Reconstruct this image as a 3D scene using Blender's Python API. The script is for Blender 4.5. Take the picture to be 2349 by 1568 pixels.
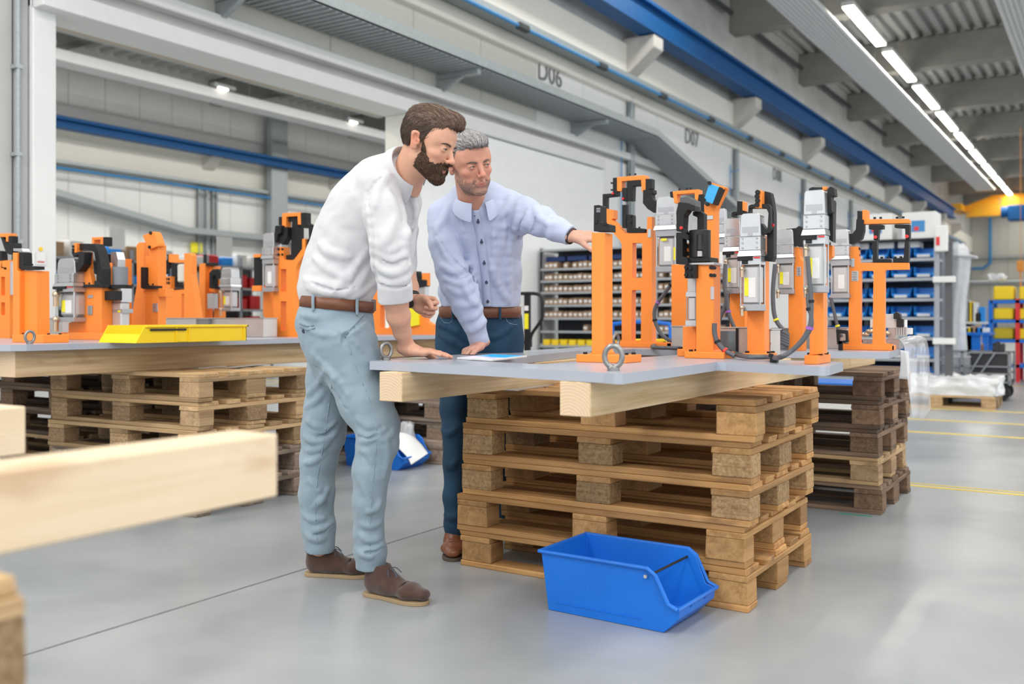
import bpy, bmesh, math, random
import numpy as np
from mathutils import Vector, Matrix
for _o in list(bpy.data.objects): bpy.data.objects.remove(_o)
S = bpy.context.scene
COL = S.collection
rnd = random.Random(7)

# ---------------------------------------------------------------- camera
TH = math.radians(32.25); FPX = 2200.0; CX = 1174.5; HY = 730.0; CAMZ = 1.0
RV = Vector((math.cos(TH), math.sin(TH), 0)); FV = Vector((-math.sin(TH), math.cos(TH), 0)); UP = Vector((0, 0, 1))
cam_d = bpy.data.cameras.new('camera'); cam = bpy.data.objects.new('camera', cam_d); COL.objects.link(cam)
cam.location = (0, 0, CAMZ); cam.rotation_euler = (math.pi/2, 0, TH)
cam_d.sensor_width = 36; cam_d.sensor_fit = 'HORIZONTAL'; cam_d.lens = 36*FPX/2349
cam_d.shift_y = -(784-HY)/2349; cam_d.clip_end = 300
cam_d.dof.use_dof = True; cam_d.dof.focus_distance = 3.75; cam_d.dof.aperture_fstop = 2.4
S.camera = cam
# ---------------------------------------------------------------- world and exposure
S.view_settings.view_transform = 'Standard'; S.view_settings.look = 'None'
S.view_settings.exposure = 0.82; S.view_settings.gamma = 1.0; S.view_settings.use_curve_mapping = False
w = bpy.data.worlds.new('daylight'); S.world = w; w.use_nodes = True
bg = w.node_tree.nodes['Background']; bg.inputs[0].default_value = (0.93, 0.965, 1.0, 1); bg.inputs[1].default_value = .88
# ---------------------------------------------------------------- unseen area lamp rows added above both halls for light, parallel to the strips
def area(name, loc, sx, sy, power, rot=(0, 0, 0), color=(1, .97, .92)):
    l = bpy.data.lights.new(name, 'AREA'); l.shape = 'RECTANGLE'; l.size = sx; l.size_y = sy; l.energy = power; l.color = color
    o = bpy.data.objects.new(name, l); COL.objects.link(o); o.location = loc; o.rotation_euler = rot
    o['label'] = 'unseen lamp row added above the hall to light it'; o['category'] = 'ceiling light'; o['group'] = 'added lamp rows under the roof'
    return o
for _x, _p in ((-5.4, 760), (0.4, 440), (5.4, 480)):
    area('fill_lamp_row', (_x, 2.0, 7.25), 1.0, 30, _p)
area('fill_lamp_row', (0.4, 38, 7.9), 1.0, 34, 420)
area('fill_lamp_row', (-13.5, 12, 7.3), 1.0, 40, 850)
area('fill_lamp_row', (-17.0, 12, 7.3), 1.0, 40, 800)
S.cycles.use_denoising = True
S.cycles.max_bounces = 8; S.cycles.diffuse_bounces = 4; S.cycles.glossy_bounces = 4
S.cycles.sample_clamp_indirect = 8; S.cycles.caustics_reflective = False; S.cycles.caustics_refractive = False

# ---------------------------------------------------------------- pixel -> world helpers
def at(px, py, d):
    return Vector((0, 0, CAMZ)) + FV*d + RV*((px-CX)/FPX*d) + UP*((HY-py)/FPX*d)
def _dir(px): 
    t = (px-CX)/FPX
    return FV + RV*t
def onZ(px, py, z): return at(px, py, FPX*(CAMZ-z)/(py-HY))
def onX(px, py, X):
    v = _dir(px); return at(px, py, X/v.x)
def onY(px, py, Y):
    v = _dir(px); return at(px, py, Y/v.y)

# ---------------------------------------------------------------- materials
MATS = {}
def mat(name, col, rough=.5, metal=0.0, noise=0.0, nscale=8.0, bump=0.0, bscale=60.0, spec=.5, coat=0.0, sub=0.0, emis=None, estr=0, alpha=1, trans=0, sheen=0, stretch=None, coord='Object'):
    if name in MATS: return MATS[name]
    m = bpy.data.materials.new(name); m.use_nodes = True; nt = m.node_tree; N = nt.nodes; L = nt.links
    b = N['Principled BSDF']; b.inputs['Base Color'].default_value = (*col, 1)
    b.inputs['Roughness'].default_value = rough; b.inputs['Metallic'].default_value = metal
    b.inputs['Specular IOR Level'].default_value = spec; b.inputs['Coat Weight'].default_value = coat
    b.inputs['Subsurface Weight'].default_value = sub
    if sub: b.inputs['Subsurface Radius'].default_value = (.012, .005, .003); b.inputs['Subsurface Scale'].default_value = 1.0
    b.inputs['Alpha'].default_value = alpha; b.inputs['Transmission Weight'].default_value = trans
    b.inputs['Sheen Weight'].default_value = sheen
    if emis: b.inputs['Emission Color'].default_value = (*emis, 1); b.inputs['Emission Strength'].default_value = estr
    tc = N.new('ShaderNodeTexCoord'); mp = N.new('ShaderNodeMapping'); L.new(tc.outputs[coord], mp.inputs[0])
    if stretch: mp.inputs['Scale'].default_value = stretch
    # every surface gets at least a faint mottling
    nz = N.new('ShaderNodeTexNoise'); nz.inputs['Scale'].default_value = nscale; nz.inputs['Detail'].default_value = 5
    L.new(mp.outputs[0], nz.inputs[0])
    mr = N.new('ShaderNodeMapRange'); mr.inputs[1].default_value = .3; mr.inputs[2].default_value = .7
    a = max(noise, .02); mr.inputs[3].default_value = 1-a; mr.inputs[4].default_value = 1+a*.6
    L.new(nz.outputs[0], mr.inputs[0])
    mx = N.new('ShaderNodeMix'); mx.data_type = 'RGBA'; mx.blend_type = 'MULTIPLY'; mx.inputs[0].default_value = 1
    mx.inputs[6].default_value = (*col, 1); L.new(mr.outputs[0], mx.inputs[7]); L.new(mx.outputs[2], b.inputs['Base Color'])
    if bump:
        n2 = N.new('ShaderNodeTexNoise'); n2.inputs['Scale'].default_value = bscale; n2.inputs['Detail'].default_value = 4
        L.new(mp.outputs[0], n2.inputs[0])
        bp = N.new('ShaderNodeBump'); bp.inputs['Strength'].default_value = bump; bp.inputs['Distance'].default_value = .004
        L.new(n2.outputs[0], bp.inputs['Height']); L.new(bp.outputs[0], b.inputs['Normal'])
    MATS[name] = m; return m

def wood(name, c1, c2, c3=None, gscale=1.0, rough=.72, rand=.35, dirt=.0, speck=False, axis=0, pertile=True):
    """planed softwood: grain stretched along the local axis, colour varying per object"""
    if name in MATS: return MATS[name]
    m = bpy.data.materials.new(name); m.use_nodes = True; nt = m.node_tree; N = nt.nodes; L = nt.links
    b = N['Principled BSDF']; b.inputs['Roughness'].default_value = rough; b.inputs['Specular IOR Level'].default_value = .3
    tc = N.new('ShaderNodeTexCoord'); oi = N.new('ShaderNodeObjectInfo')
    add = N.new('ShaderNodeVectorMath'); add.operation = 'ADD'
    sc = N.new('ShaderNodeVectorMath'); sc.operation = 'SCALE'; sc.inputs[3].default_value = 17.0
    cb = N.new('ShaderNodeCombineXYZ')
    for i in range(3): L.new(oi.outputs['Random'], cb.inputs[i])
    L.new(cb.outputs[0], sc.inputs[0]); L.new(tc.outputs['Object'], add.inputs[0]); L.new(sc.outputs[0], add.inputs[1])
    mp = N.new('ShaderNodeMapping'); s = [22*gscale]*3; s[axis] = 1.6*gscale
    if speck: s = [60, 60, 60]
    mp.inputs['Scale'].default_value = s; L.new(add.outputs[0], mp.inputs[0])
    nz = N.new('ShaderNodeTexNoise'); nz.inputs['Scale'].default_value = 1.3; nz.inputs['Detail'].default_value = 7; nz.inputs['Distortion'].default_value = .6
    L.new(mp.outputs[0], nz.inputs[0])
    # fine growth rings
    wv = N.new('ShaderNodeTexNoise'); mp2 = N.new('ShaderNodeMapping'); s2 = [130*gscale]*3; s2[axis] = 3*gscale
    mp2.inputs['Scale'].default_value = s2; L.new(add.outputs[0], mp2.inputs[0]); L.new(mp2.outputs[0], wv.inputs[0]); wv.inputs['Scale'].default_value = 1; wv.inputs['Detail'].default_value = 2
    # knots and stains
    kn = N.new('ShaderNodeTexNoise'); mp3 = N.new('ShaderNodeMapping'); s3 = [9.0]*3; s3[axis] = 3.5
    mp3.inputs['Scale'].default_value = s3; L.new(add.outputs[0], mp3.inputs[0]); L.new(mp3.outputs[0], kn.inputs[0]); kn.inputs['Scale'].default_value = 1; kn.inputs['Detail'].default_value = 5
    r = N.new('ShaderNodeValToRGB'); r.color_ramp.elements[0].position = .32; r.color_ramp.elements[0].color = (*c2, 1)
    r.color_ramp.elements[1].position = .68; r.color_ramp.elements[1].color = (*c1, 1)
    mixv = N.new('ShaderNodeMath'); mixv.operation = 'MULTIPLY_ADD'; L.new(wv.outputs[0], mixv.inputs[0]); mixv.inputs[1].default_value = .45
    h = N.new('ShaderNodeMath'); h.operation = 'MULTIPLY_ADD'; L.new(nz.outputs[0], h.inputs[0]); h.inputs[1].default_value = .9; h.inputs[2].default_value = -.17
    L.new(h.outputs[0], mixv.inputs[2]); L.new(mixv.outputs[0], r.inputs[0])
    k = N.new('ShaderNodeMapRange'); k.inputs[1].default_value = .60; k.inputs[2].default_value = .72; k.inputs[4].default_value = .55 + dirt
    L.new(kn.outputs[0], k.inputs[0])
    mx = N.new('ShaderNodeMix'); mx.data_type = 'RGBA'; mx.inputs[7].default_value = (*(c3 or tuple(v*.45 for v in c2)), 1)
    L.new(k.outputs[0], mx.inputs[0]); L.new(r.outputs[0], mx.inputs[6])
    hv = N.new('ShaderNodeHueSaturation'); L.new(mx.outputs[2], hv.inputs['Color'])
    mr = N.new('ShaderNodeMapRange'); mr.inputs[3].default_value = 1-rand; mr.inputs[4].default_value = 1+rand*.45
    L.new(oi.outputs['Random'], mr.inputs[0]); L.new(mr.outputs[0], hv.inputs['Value'])
    L.new(hv.outputs[0], b.inputs['Base Color'])
    bp = N.new('ShaderNodeBump'); bp.inputs['Strength'].default_value = .35; bp.inputs['Distance'].default_value = .002
    L.new(mixv.outputs[0], bp.inputs['Height']); L.new(bp.outputs[0], b.inputs['Normal'])
    MATS[name] = m; return m

# ---------------------------------------------------------------- object helpers
def link(o, parent=None):
    COL.objects.link(o)
    if parent is not None:
        o.parent = parent; o.matrix_parent_inverse = Matrix.Identity(4)
    return o
def tag(o, label=None, cat=None, group=None, kind=None):
    if label: o['label'] = label
    if cat: o['category'] = cat
    if group: o['group'] = group
    if kind: o['kind'] = kind
    return o
def thing(name, label, cat, loc=(0, 0, 0), rz=0, group=None):
    o = bpy.data.objects.new(name, None); link(o); o.location = loc; o.rotation_euler = (0, 0, rz); o.empty_display_size = .05
    return tag(o, label, cat, group)
def mesh_obj(name, me, m, parent=None, loc=None, rot=None, label=None, smooth=False):
    if m is not None and len(me.materials) == 0: me.materials.append(m)
    o = bpy.data.objects.new(name, me); link(o, parent)
    if loc is not None: o.location = loc
    if rot is not None: o.rotation_euler = rot
    if label: o['label'] = label
    if smooth: me.polygons.foreach_set('use_smooth', [True]*len(me.polygons))
    return o
class MB:
    """collects shapes and links them as ONE mesh; coordinates are parent-local (origin = org)"""
    def __init__(s, org=(0, 0, 0)): s.bm = bmesh.new(); s.org = Vector(org)
    def v(s, p): return s.bm.verts.new(Vector(p)-s.org)
    def box(s, x0, x1, y0, y1, z0, z1, bev=0, M=None):
        bm = bmesh.new(); bmesh.ops.create_cube(bm, size=1)
        for v in bm.verts: v.co = Vector(((x0+x1)/2+v.co.x*(x1-x0), (y0+y1)/2+v.co.y*(y1-y0), (z0+z1)/2+v.co.z*(z1-z0)))
        if bev: bmesh.ops.bevel(bm, geom=bm.edges[:], offset=bev, segments=1, affect='EDGES')
        s._merge(bm, M); return s
    def _merge(s, bm, M=None):
        if M is not None: bm.transform(M)
        bm.transform(Matrix.Translation(-s.org))
        me = bpy.data.meshes.new('t'); bm.to_mesh(me); bm.free(); s.bm.from_mesh(me); bpy.data.meshes.remove(me)
    def prism(s, pts, vec, bev=0):
        """extrude a 3D polygon along vec"""
        bm = bmesh.new(); vec = Vector(vec)
        f = bm.faces.new([bm.verts.new(Vector(p)) for p in pts]); f.normal_update()
        if f.normal.dot(vec) > 0: f.normal_flip()
        r = bmesh.ops.extrude_face_region(bm, geom=[f])
        bmesh.ops.translate(bm, verts=[g for g in r['geom'] if isinstance(g, bmesh.types.BMVert)], vec=vec)
        bmesh.ops.recalc_face_normals(bm, faces=bm.faces)
        if bev:
            es = [e for e in bm.edges if len(e.link_faces) == 2 and e.calc_face_angle(0) > .5]
            bmesh.ops.bevel(bm, geom=es, offset=bev, segments=1, affect='EDGES', clamp_overlap=True)
        s._merge(bm); return s
    def cyl(s, a, b, r, r2=None, seg=16, cap=True):
        a, b = Vector(a), Vector(b); d = b-a; L = d.length
        bm = bmesh.new(); bmesh.ops.create_cone(bm, cap_ends=cap, segments=seg, radius1=r, radius2=r if r2 is None else r2, depth=L)
        q = Vector((0, 0, 1)).rotation_difference(d.normalized()) if L else None
        bm.transform(Matrix.Translation((a+b)/2) @ q.to_matrix().to_4x4()); s._merge(bm); return s
    def ball(s, c, r, seg=12, sc=(1, 1, 1)):
        bm = bmesh.new(); bmesh.ops.create_uvsphere(bm, u_segments=seg, v_segments=seg//2+2, radius=r)
        bm.transform(Matrix.Translation(c) @ Matrix.Diagonal((*sc, 1))); s._merge(bm); return s
    def tube(s, pts, r, seg=8, closed=False):
        pts = [Vector(p) for p in pts]; n = len(pts); rings = []; bm = bmesh.new(); prev = None
        for i, p in enumerate(pts):
            if closed: t = (pts[(i+1) % n]-pts[i-1]).normalized()
            else: t = (pts[min(i+1, n-1)]-pts[max(i-1, 0)]).normalized()
            if prev is None:
                a = Vector((0, 0, 1)) if abs(t.z) < .9 else Vector((1, 0, 0)); u = t.cross(a).normalized()
            else: u = (prev - t*prev.dot(t)).normalized()
            prev = u; w_ = t.cross(u)
            rr = r[i] if isinstance(r, (list, tuple)) else r
            rings.append([bm.verts.new(p+u*(rr*math.cos(2*math.pi*k/seg))+w_*(rr*math.sin(2*math.pi*k/seg))) for k in range(seg)])
        m = n if closed else n-1
        for i in range(m):
            A, B = rings[i], rings[(i+1) % n]
            for k in range(seg): bm.faces.new((A[k], A[(k+1) % seg], B[(k+1) % seg], B[k]))
        if not closed: bm.faces.new(rings[0][::-1]); bm.faces.new(rings[-1])
        bmesh.ops.recalc_face_normals(bm, faces=bm.faces); s._merge(bm); return s
    def lathe(s, prof, c, axis=(0, 0, 1), seg=20):
        """prof: (radius, height) pairs"""
        bm = bmesh.new(); rings = []
        for r, h in prof: rings.append([bm.verts.new((r*math.cos(2*math.pi*k/seg), r*math.sin(2*math.pi*k/seg), h)) for k in range(seg)])
        for A, B in zip(rings, rings[1:]):
            for k in range(seg): bm.faces.new((A[k], A[(k+1) % seg], B[(k+1) % seg], B[k]))
        bm.faces.new(rings[0][::-1]); bm.faces.new(rings[-1])
        bmesh.ops.remove_doubles(bm, verts=bm.verts, dist=1e-6); bmesh.ops.recalc_face_normals(bm, faces=bm.faces)
        q = Vector((0, 0, 1)).rotation_difference(Vector(axis).normalized())
        bm.transform(Matrix.Translation(c) @ q.to_matrix().to_4x4()); s._merge(bm); return s
    def build(s, name, m, parent=None, smooth=False, label=None, loc=None, autos=True):
        me = bpy.data.meshes.new(name); s.bm.to_mesh(me); s.bm.free()
        if smooth: me.polygons.foreach_set('use_smooth', [True]*len(me.polygons)); me.set_sharp_from_angle(angle=.7)
        o = mesh_obj(name, me, m, parent, label=label)
        if loc is not None: o.location = loc
        elif parent is None: o.location = s.org
        return o
def smoothpath(pts, n=8):
    """Catmull-Rom through pts"""
    P = [Vector(p) for p in pts]; P = [P[0]*2-P[1]]+P+[P[-1]*2-P[-2]]; out = []
    for i in range(1, len(P)-2):
        for k in range(n):
            t = k/n; a, b, c, d = P[i-1], P[i], P[i+1], P[i+2]
            out.append(.5*((2*b)+(c-a)*t+(2*a-5*b+4*c-d)*t*t+(3*b-a-3*c+d)*t**3))
    out.append(P[-2]); return out
def struct(o, kind='structure'): o['kind'] = kind; return o
# ================================================================= SETTING
XW = -7.5; XF = -22.5; YE = 64.0; ZD = 8.35; ZA = 7.95
M_conc = mat('concrete_wall', (.52, .52, .505), .85, noise=.14, nscale=1.3, bump=.15, bscale=40)
M_white = mat('white_wall_panel', (.86, .865, .85), .6, noise=.03, nscale=.8)
M_cream = mat('cream_wall_panel', (.86, .84, .76), .6, noise=.03, nscale=.8)
M_frame = mat('painted_gate_frame', (.76, .77, .76), .5)
M_galv = mat('galvanised_steel', (.40, .44, .45), .45, metal=.4, noise=.12, nscale=30)
M_blue = mat('crane_rail_blue', (.006, .095, .29), .5, noise=.08, spec=.25)
M_beam = mat('roof_beam_concrete', (.33, .32, .29), .9, noise=.1, nscale=3)
M_deck = mat('roof_deck', (.56, .56, .54), .5, metal=.2)
M_radi = mat('radiant_panel_white', (.74, .75, .76), .4)
M_lamp = mat('lamp_tube', (1, 1, 1), .5, emis=(1, .93, .8), estr=9)
M_dark = mat('dark_pipe', (.05, .055, .06), .6)
M_pipeb = mat('air_pipe_blue', (.04, .25, .55), .4)
M_joint = mat('joint_seal', (.2, .2, .19), .9)
M_ink = mat('wall_lettering', (.20, .20, .21), .8)
M_x = None; M_yel = mat('crane_yellow', (.88, .42, .015), .5)

# floor: smooth grey screed, faintly glossy
def floor_mat():
    m = bpy.data.materials.new('polished_screed'); m.use_nodes = True; N = m.node_tree.nodes; L = m.node_tree.links
    b = N['Principled BSDF']; tc = N.new('ShaderNodeTexCoord')
    n1 = N.new('ShaderNodeTexNoise'); n1.inputs['Scale'].default_value = .9; n1.inputs['Detail'].default_value = 8; n1.inputs['Distortion'].default_value = .8
    L.new(tc.outputs['Object'], n1.inputs[0])
    r = N.new('ShaderNodeValToRGB'); e = r.color_ramp.elements; e[0].position = .34; e[0].color = (.285, .307, .325, 1); e[1].position = .68; e[1].color = (.41, .428, .437, 1)
    L.new(n1.outputs[0], r.inputs[0])
    n2 = N.new('ShaderNodeTexNoise'); n2.inputs['Scale'].default_value = 260; n2.inputs['Detail'].default_value = 2; L.new(tc.outputs['Object'], n2.inputs[0])
    mr = N.new('ShaderNodeMapRange'); mr.inputs[1].default_value = .3; mr.inputs[2].default_value = .7; mr.inputs[3].default_value = .93; mr.inputs[4].default_value = 1.05; L.new(n2.outputs[0], mr.inputs[0])
    mx = N.new('ShaderNodeMix'); mx.data_type = 'RGBA'; mx.blend_type = 'MULTIPLY'; mx.inputs[0].default_value = 1
    L.new(r.outputs[0], mx.inputs[6]); L.new(mr.outputs[0], mx.inputs[7]); L.new(mx.outputs[2], b.inputs['Base Color'])
    n3 = N.new('ShaderNodeTexNoise'); n3.inputs['Scale'].default_value = 5; n3.inputs['Detail'].default_value = 6; L.new(tc.outputs['Object'], n3.inputs[0])
    m3 = N.new('ShaderNodeMapRange'); m3.inputs[3].default_value = .24; m3.inputs[4].default_value = .42; L.new(n3.outputs[0], m3.inputs[0]); L.new(m3.outputs[0], b.inputs['Roughness'])
    b.inputs['Specular IOR Level'].default_value = .55
    return m
M_floor = floor_mat()
struct(MB().box(XF-.3, 13, -8, YE+.3, -.2, 0).build('floor', M_floor))
# saw-cut joints, each a recessed-looking strip of sealant a hair above the screed
jm = mat('joint_filler', (.20, .21, .21), .8, noise=.2, nscale=20)
for k in range(-1, 4):
    struct(MB().box(-2.744+k*6-.006, -2.744+k*6+.006, -7, YE, 0, .0012).build('trim_1', jm))
for k in range(0, 9):
    struct(MB().box(XW, 12, 13.5+k*6-.006, 13.5+k*6+.006, 0, .0012).build('trim_2', jm))
M_line = mat('floor_line_yellow', (.80, .60, .08), .5, noise=.1, nscale=12)
def floor_line(x0, x1, y, wd=.05):
    return struct(MB().box(x0, x1, y-wd/2, y+wd/2, 0, .0025).build('trim_3', M_line))
floor_line(-2.2, 9, 6.13, .035); floor_line(-2.2, 9, 6.22, .02)
for y_ in (9.05, 10.2, 11.5, 16.0, 22.0): floor_line(-3, 9, y_, .07)
for y_ in (6.5, 7.6, 9.0, 11.0): struct(MB().box(-21, -9, y_, y_+.08, 0, .0025).build('trim_3', M_line))
for x_ in (-11.0, -14.0, -17.0): struct(MB().box(x_, x_+.08, 2, 40, 0, .003).build('trim_3', M_line))

# ---- near wall (left): split round the gate opening Y 4.38..8.75
GY0 = onX(113, 500, XW).y; GY1 = onX(922, 500, XW).y
zg = (onX(113, 25, XW).z+onX(925, 268, XW).z)/2
mb = MB(); mb.box(XW-.25, XW, -8, GY0-.32, 0, ZD+.6); mb.box(XW-.25, XW, GY1+.12, YE, 0, ZD+.6); mb.box(XW-.25, XW, GY0-.32, GY1+.12, zg+.18, ZD+.6)
wl = struct(mb.build('wall_left', M_conc))
# wall cladding panels in their own edges (parts of the wall)
def zof(px, py, X=XW): return onX(px, py, X).z
z_ledge = (zof(700, 128)+zof(1385, 345))/2          # light ledge above the gate
z_tray = zof(1262, 205)
def panels(x, y0, y1, z0, z1, wd, m, n_max=200, gap=.012, th=.05, nm='panel'):
    y = y0; me = None
    while y < y1-.05:
        yy = min(y+wd, y1)
        o = MB((x, y, z0)).box(x, x+th, y+gap/2, yy-gap/2, z0, z1, bev=.004).build(nm, m, wl, loc=(x, y, z0)); y = yy
panels(XW, GY1+.7, 60, .02, z_ledge-.12, 1.15, M_white)
panels(XW, 2.0, 12.5, z_ledge+.08, 5.0, 1.5, mat('clad_grey_cream', (.66, .66, .60), .6))
panels(XW, 12.5, 60, z_ledge+.08, 5.0, 1.5, M_white)
panels(XW, 2.0, 46, 6.45, 7.35, 3.0, M_conc, th=.03)
struct(MB().box(XW, XW+.14, -2, 20, z_ledge-.05, z_ledge+.07, bev=.01).build('trim_4', M_frame))
# rendered cream band between crane rail and trays
M_c2 = M_cream
struct(MB().box(XW, XW+.09, -2, YE, 5.0, 5.9).build('trim_5', M_cream))
# gate frame
gf = thing('sliding_gate', 'white sliding gate leaf with grey frame and top track in the left wall', 'gate', (XW, GY1, 0))
def gbox(nm, y0, y1, z0, z1, x0, x1, m): return MB((XW, GY1, 0)).box(x0, x1, y0, y1, z0, z1, bev=.006).build(nm, m, gf)
gbox('frame_post', GY0-.30, GY0-.21, 0, 5.2, XW-.05, XW+.05, mat('frame_dark_grey', (.42, .43, .43), .6))  # narrow outer post in the darker grey of the two-tone jamb
gbox('frame_post', GY0-.20, GY0, 0, 6.2, XW-.27, XW+.10, M_frame)
gbox('frame_post', GY1, GY1+.13, 0, zg, XW-.27, XW+.08, M_cream)
zh0 = zg; 
gbox('lintel', GY0-.2, GY1+.12, zg, zg+.17, XW-.27, XW+.06, M_frame)
gbox('track_cover', GY0-.2, onX(1385, 380, XW+.2).y, zg-.02, zg+.14, XW+.08, XW+.24, M_frame)
gbox('gate_leaf', GY1-.1, onX(1380, 500, XW+.15).y, .03, zg-.03, XW+.10, XW+.18, mat('gate_leaf_white', (.88, .89, .89), .45))
lintel_b = gbox('lintel_liner', GY0, GY1, zg+.02, zg+.10, XW-.42, XW-.27, mat('liner_tan', (.50, .45, .37), .6))
rail = MB((XW, GY1, 0)).box(XW-.56, XW-.46, GY0-.3, GY1+.2, zg+.05, zg+.12)
rail.build('perforated_rail', M_galv, gf)
cl = gbox('stop_bracket', onX(1383, 400, XW+.2).y-.03, onX(1383, 400, XW+.2).y, zg-.22, zg-.02, XW+.10, XW+.14, M_dark)

# sign on the gate post and conduit on the concrete
sg = MB().box(0, .16, -.004, 0, 0, .2).build('warning_sign', mat('sign_white', (.8, .8, .8), .5)); tag(sg, 'small white safety notice with a yellow dot on the gate post', 'sign')
p = onX(82, 606, XW+.10); sg.scale = (.5, .5, .5); sg.location = (XW+.105, p.y, p.z); sg.rotation_euler = (0, 0, math.pi/2)
pd = MB().cyl((.08, -.006, .25), (.08, -.001, .25), .035).build('pictogram', mat('sign_yellow', (.9, .6, .02), .5), sg); pd['label'] = 'yellow round pictogram'
MB().box(.02, .14, -.006, -.004, .03, .055).build('text_band', mat('sign_red', (.6, .12, .1), .5), sg)
cd = MB(); pc = onX(40, 300, XW+.05); cd.tube([(XW+.06, pc.y, .1), (XW+.06, pc.y, 5.8)], .018, 8)
for zz in (1.6, 2.3, 3.0, 3.7): cd.box(XW, XW+.08, pc.y-.03, pc.y+.03, zz, zz+.03)
tag(cd.build('conduit', M_galv, smooth=True), 'thin vertical grey conduit clipped to the concrete wall left of the gate', 'conduit')

# ---- crane rail on corbels
def crane_rail(x, y0, y1, label, z0=6.02, h=.52):
    t = thing('crane_rail', label, 'crane rail', (x, y0, z0))
    mb = MB((x, y0, z0)); mb.box(x-.04, x+.04, y0, y1, z0+.06, z0+h-.06).box(x-.16, x+.16, y0, y1, z0, z0+.06).box(x-.16, x+.16, y0, y1, z0+h-.06, z0+h)
    mb.box(x-.03, x+.03, y0, y1, z0+h, z0+h+.05)
    mb.build('girder', M_blue, t)
    return t
crane_rail(-7.02, -3, 52.9, 'blue steel crane rail carried on corbels along the left wall')
crane_rail(-21.9, 0, 50, 'blue crane rail seen through the open gate in the next hall', z0=5.66, h=.26)
cor_y = [onX(px, 100, -7.1).y for px in (1485, 1713, 1870)]
dy = (cor_y[2]-cor_y[0])/2; cy0 = cor_y[0]
M_corb = mat('corbel_concrete', (.60, .58, .54), .8, noise=.05)
def corbel(x, y, z, m, lab, s=1):
    mb = MB((x, y, z)); pr = [(x, y-.2, z), (x+.62*s, y-.2, z), (x+.62*s, y-.2, z-.22), (x+.12*s, y-.2, z-.62), (x, y-.2, z-.62)]
    mb.prism(pr, (0, .4, 0), bev=.012); o = mb.build('wall_corbel', m); tag(o, lab, 'corbel'); return o
ords = ['nearest', 'second nearest', 'third nearest', 'fourth nearest', 'fifth nearest', 'sixth nearest', 'seventh nearest', 'eighth nearest']
for k in range(8):
    corbel(XW, cy0+dy*k, 6.0, M_corb, 'pale concrete corbel under the blue rail, %s to the camera' % ords[k])
for k in range(3):
    yy = [onX(p, 300, -22.4).y for p in (478, 765, 1000)][k]
    corbel(XF, yy, 5.95, M_corb, 'corbel under the blue rail of the next hall, %s from the left' % ['first', 'second', 'third'][k])
    # rail clips / service columns on the far wall
# service risers beside the corbels
for k in range(6):
    y = cy0+dy*k
    t = MB((XW, y, 0)).tube([(XW+.14, y-.1, .05), (XW+.14, y-.1, 4.98)], .025, 8).tube([(XW+.14, y, .05), (XW+.14, y, 4.98)], .02, 8).box(XW+.10, XW+.12, y-.16, y+.06, 0, 4.98).build('service_riser', M_galv)
    tag(t, 'grey cable riser below the %s corbel of the left wall' % ords[k], 'riser')
for k in range(1, 5):
    y = cy0+dy*k-dy; zt = 4.05
    t = MB((XW, y, 0)).tube(smoothpath([(XW+.3, y-.4, 4.35), (XW+.12, y-.42, 4.3), (XW+.1, y-.43, 4.15), (XW+.1, y-.43, .3)], 5), .013, 8).build('air_drop', M_pipeb, smooth=True)
    tag(t, 'blue compressed air drop pipe by the %s riser' % ords[k-1], 'pipe')

# ---- cable trays
def tray(x0, x1, pts, label, depth=.1, ribs=True, rr=None):
    """pts: (y,z) polyline, tray floor ribbed from below"""
    t = thing('cable_tray', label, 'cable tray', (x0, pts[0][0], pts[0][1])); org = (x0, pts[0][0], pts[0][1])
    def strip(xa, xb, za, zb, nm, m):
        mb = MB(org)
        for (ya, z_a), (yb, z_b) in zip(pts, pts[1:]):
            mb.prism([(xa, ya, z_a+za), (xb, ya, z_a+za), (xb, yb, z_b+za), (xa, yb, z_b+za)], (0, 0, zb-za))
        return mb.build(nm, m, t)
    strip(x0, x1, 0, .012, 'tray_floor', M_galv); strip(x1-.012, x1, 0, depth, 'side_rail', M_galv); strip(x0, x0+.012, 0, depth, 'side_rail', M_galv)
    if ribs:
        mb = MB(org)
        for (ya, z_a), (yb, z_b) in zip(pts, pts[1:]):
            L = math.hypot(yb-ya, z_b-z_a); n = int(L/.10)
            for i in range(min(n, 260)):
                f = (i+.5)/n; y = ya+(yb-ya)*f; z = z_a+(z_b-z_a)*f
                mb.box(x0+.02, x1-.02, y-.02, y+.02, z-.014, z)
        o = mb.build('tray_rib', M_galv, t); o['kind'] = 'stuff'
    return t
XT = XW+.75
a1 = onX(735, 0, XT); a2 = onX(1510, 318, XT); zt1 = (a1.z+a2.z)/2; a3 = onX(1692, 478, XT)
tray(XW+.1, XT, [(a1.y-3, zt1), (a2.y, zt1), (a3.y, onX(1692, 478, XT).z), (a3.y+.6, a3.z-1.0)], 'wide grey ribbed cable tray that slopes down along the left wall', .13)
for k in range(5):
    y = onX(1040, 160, XW+.3).y + (k-1)*3.6
    if y > a2.y: break
    b_ = MB((XW, y, zt1)).box(XW, XT-.05, y-.04, y+.04, zt1-.075, zt1-.015).prism([(XW, y-.03, zt1-.3), (XW, y-.03, zt1-.08), (XW+.45, y-.03, zt1-.08)], (0, .06, 0)).build('tray_bracket', M_galv)
    tag(b_, 'triangular steel bracket under the wide cable tray, %s from the left' % ['first', 'second', 'third', 'fourth', 'fifth'][k], 'bracket')
X2 = XW+.42
b1 = onX(1325, 118, X2); b2 = onX(2000, 455, X2); z2 = (b1.z+b2.z)/2
tray(XW+.12, X2, [(-2, z2), (58, z2)], 'narrow galvanised cable tray with blue pipe on the left wall', .09, ribs=False)
pb = MB(); pb.tube([(X2+.05, -2, z2-.05), (X2+.05, 58, z2-.05)], .028, 8)
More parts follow.
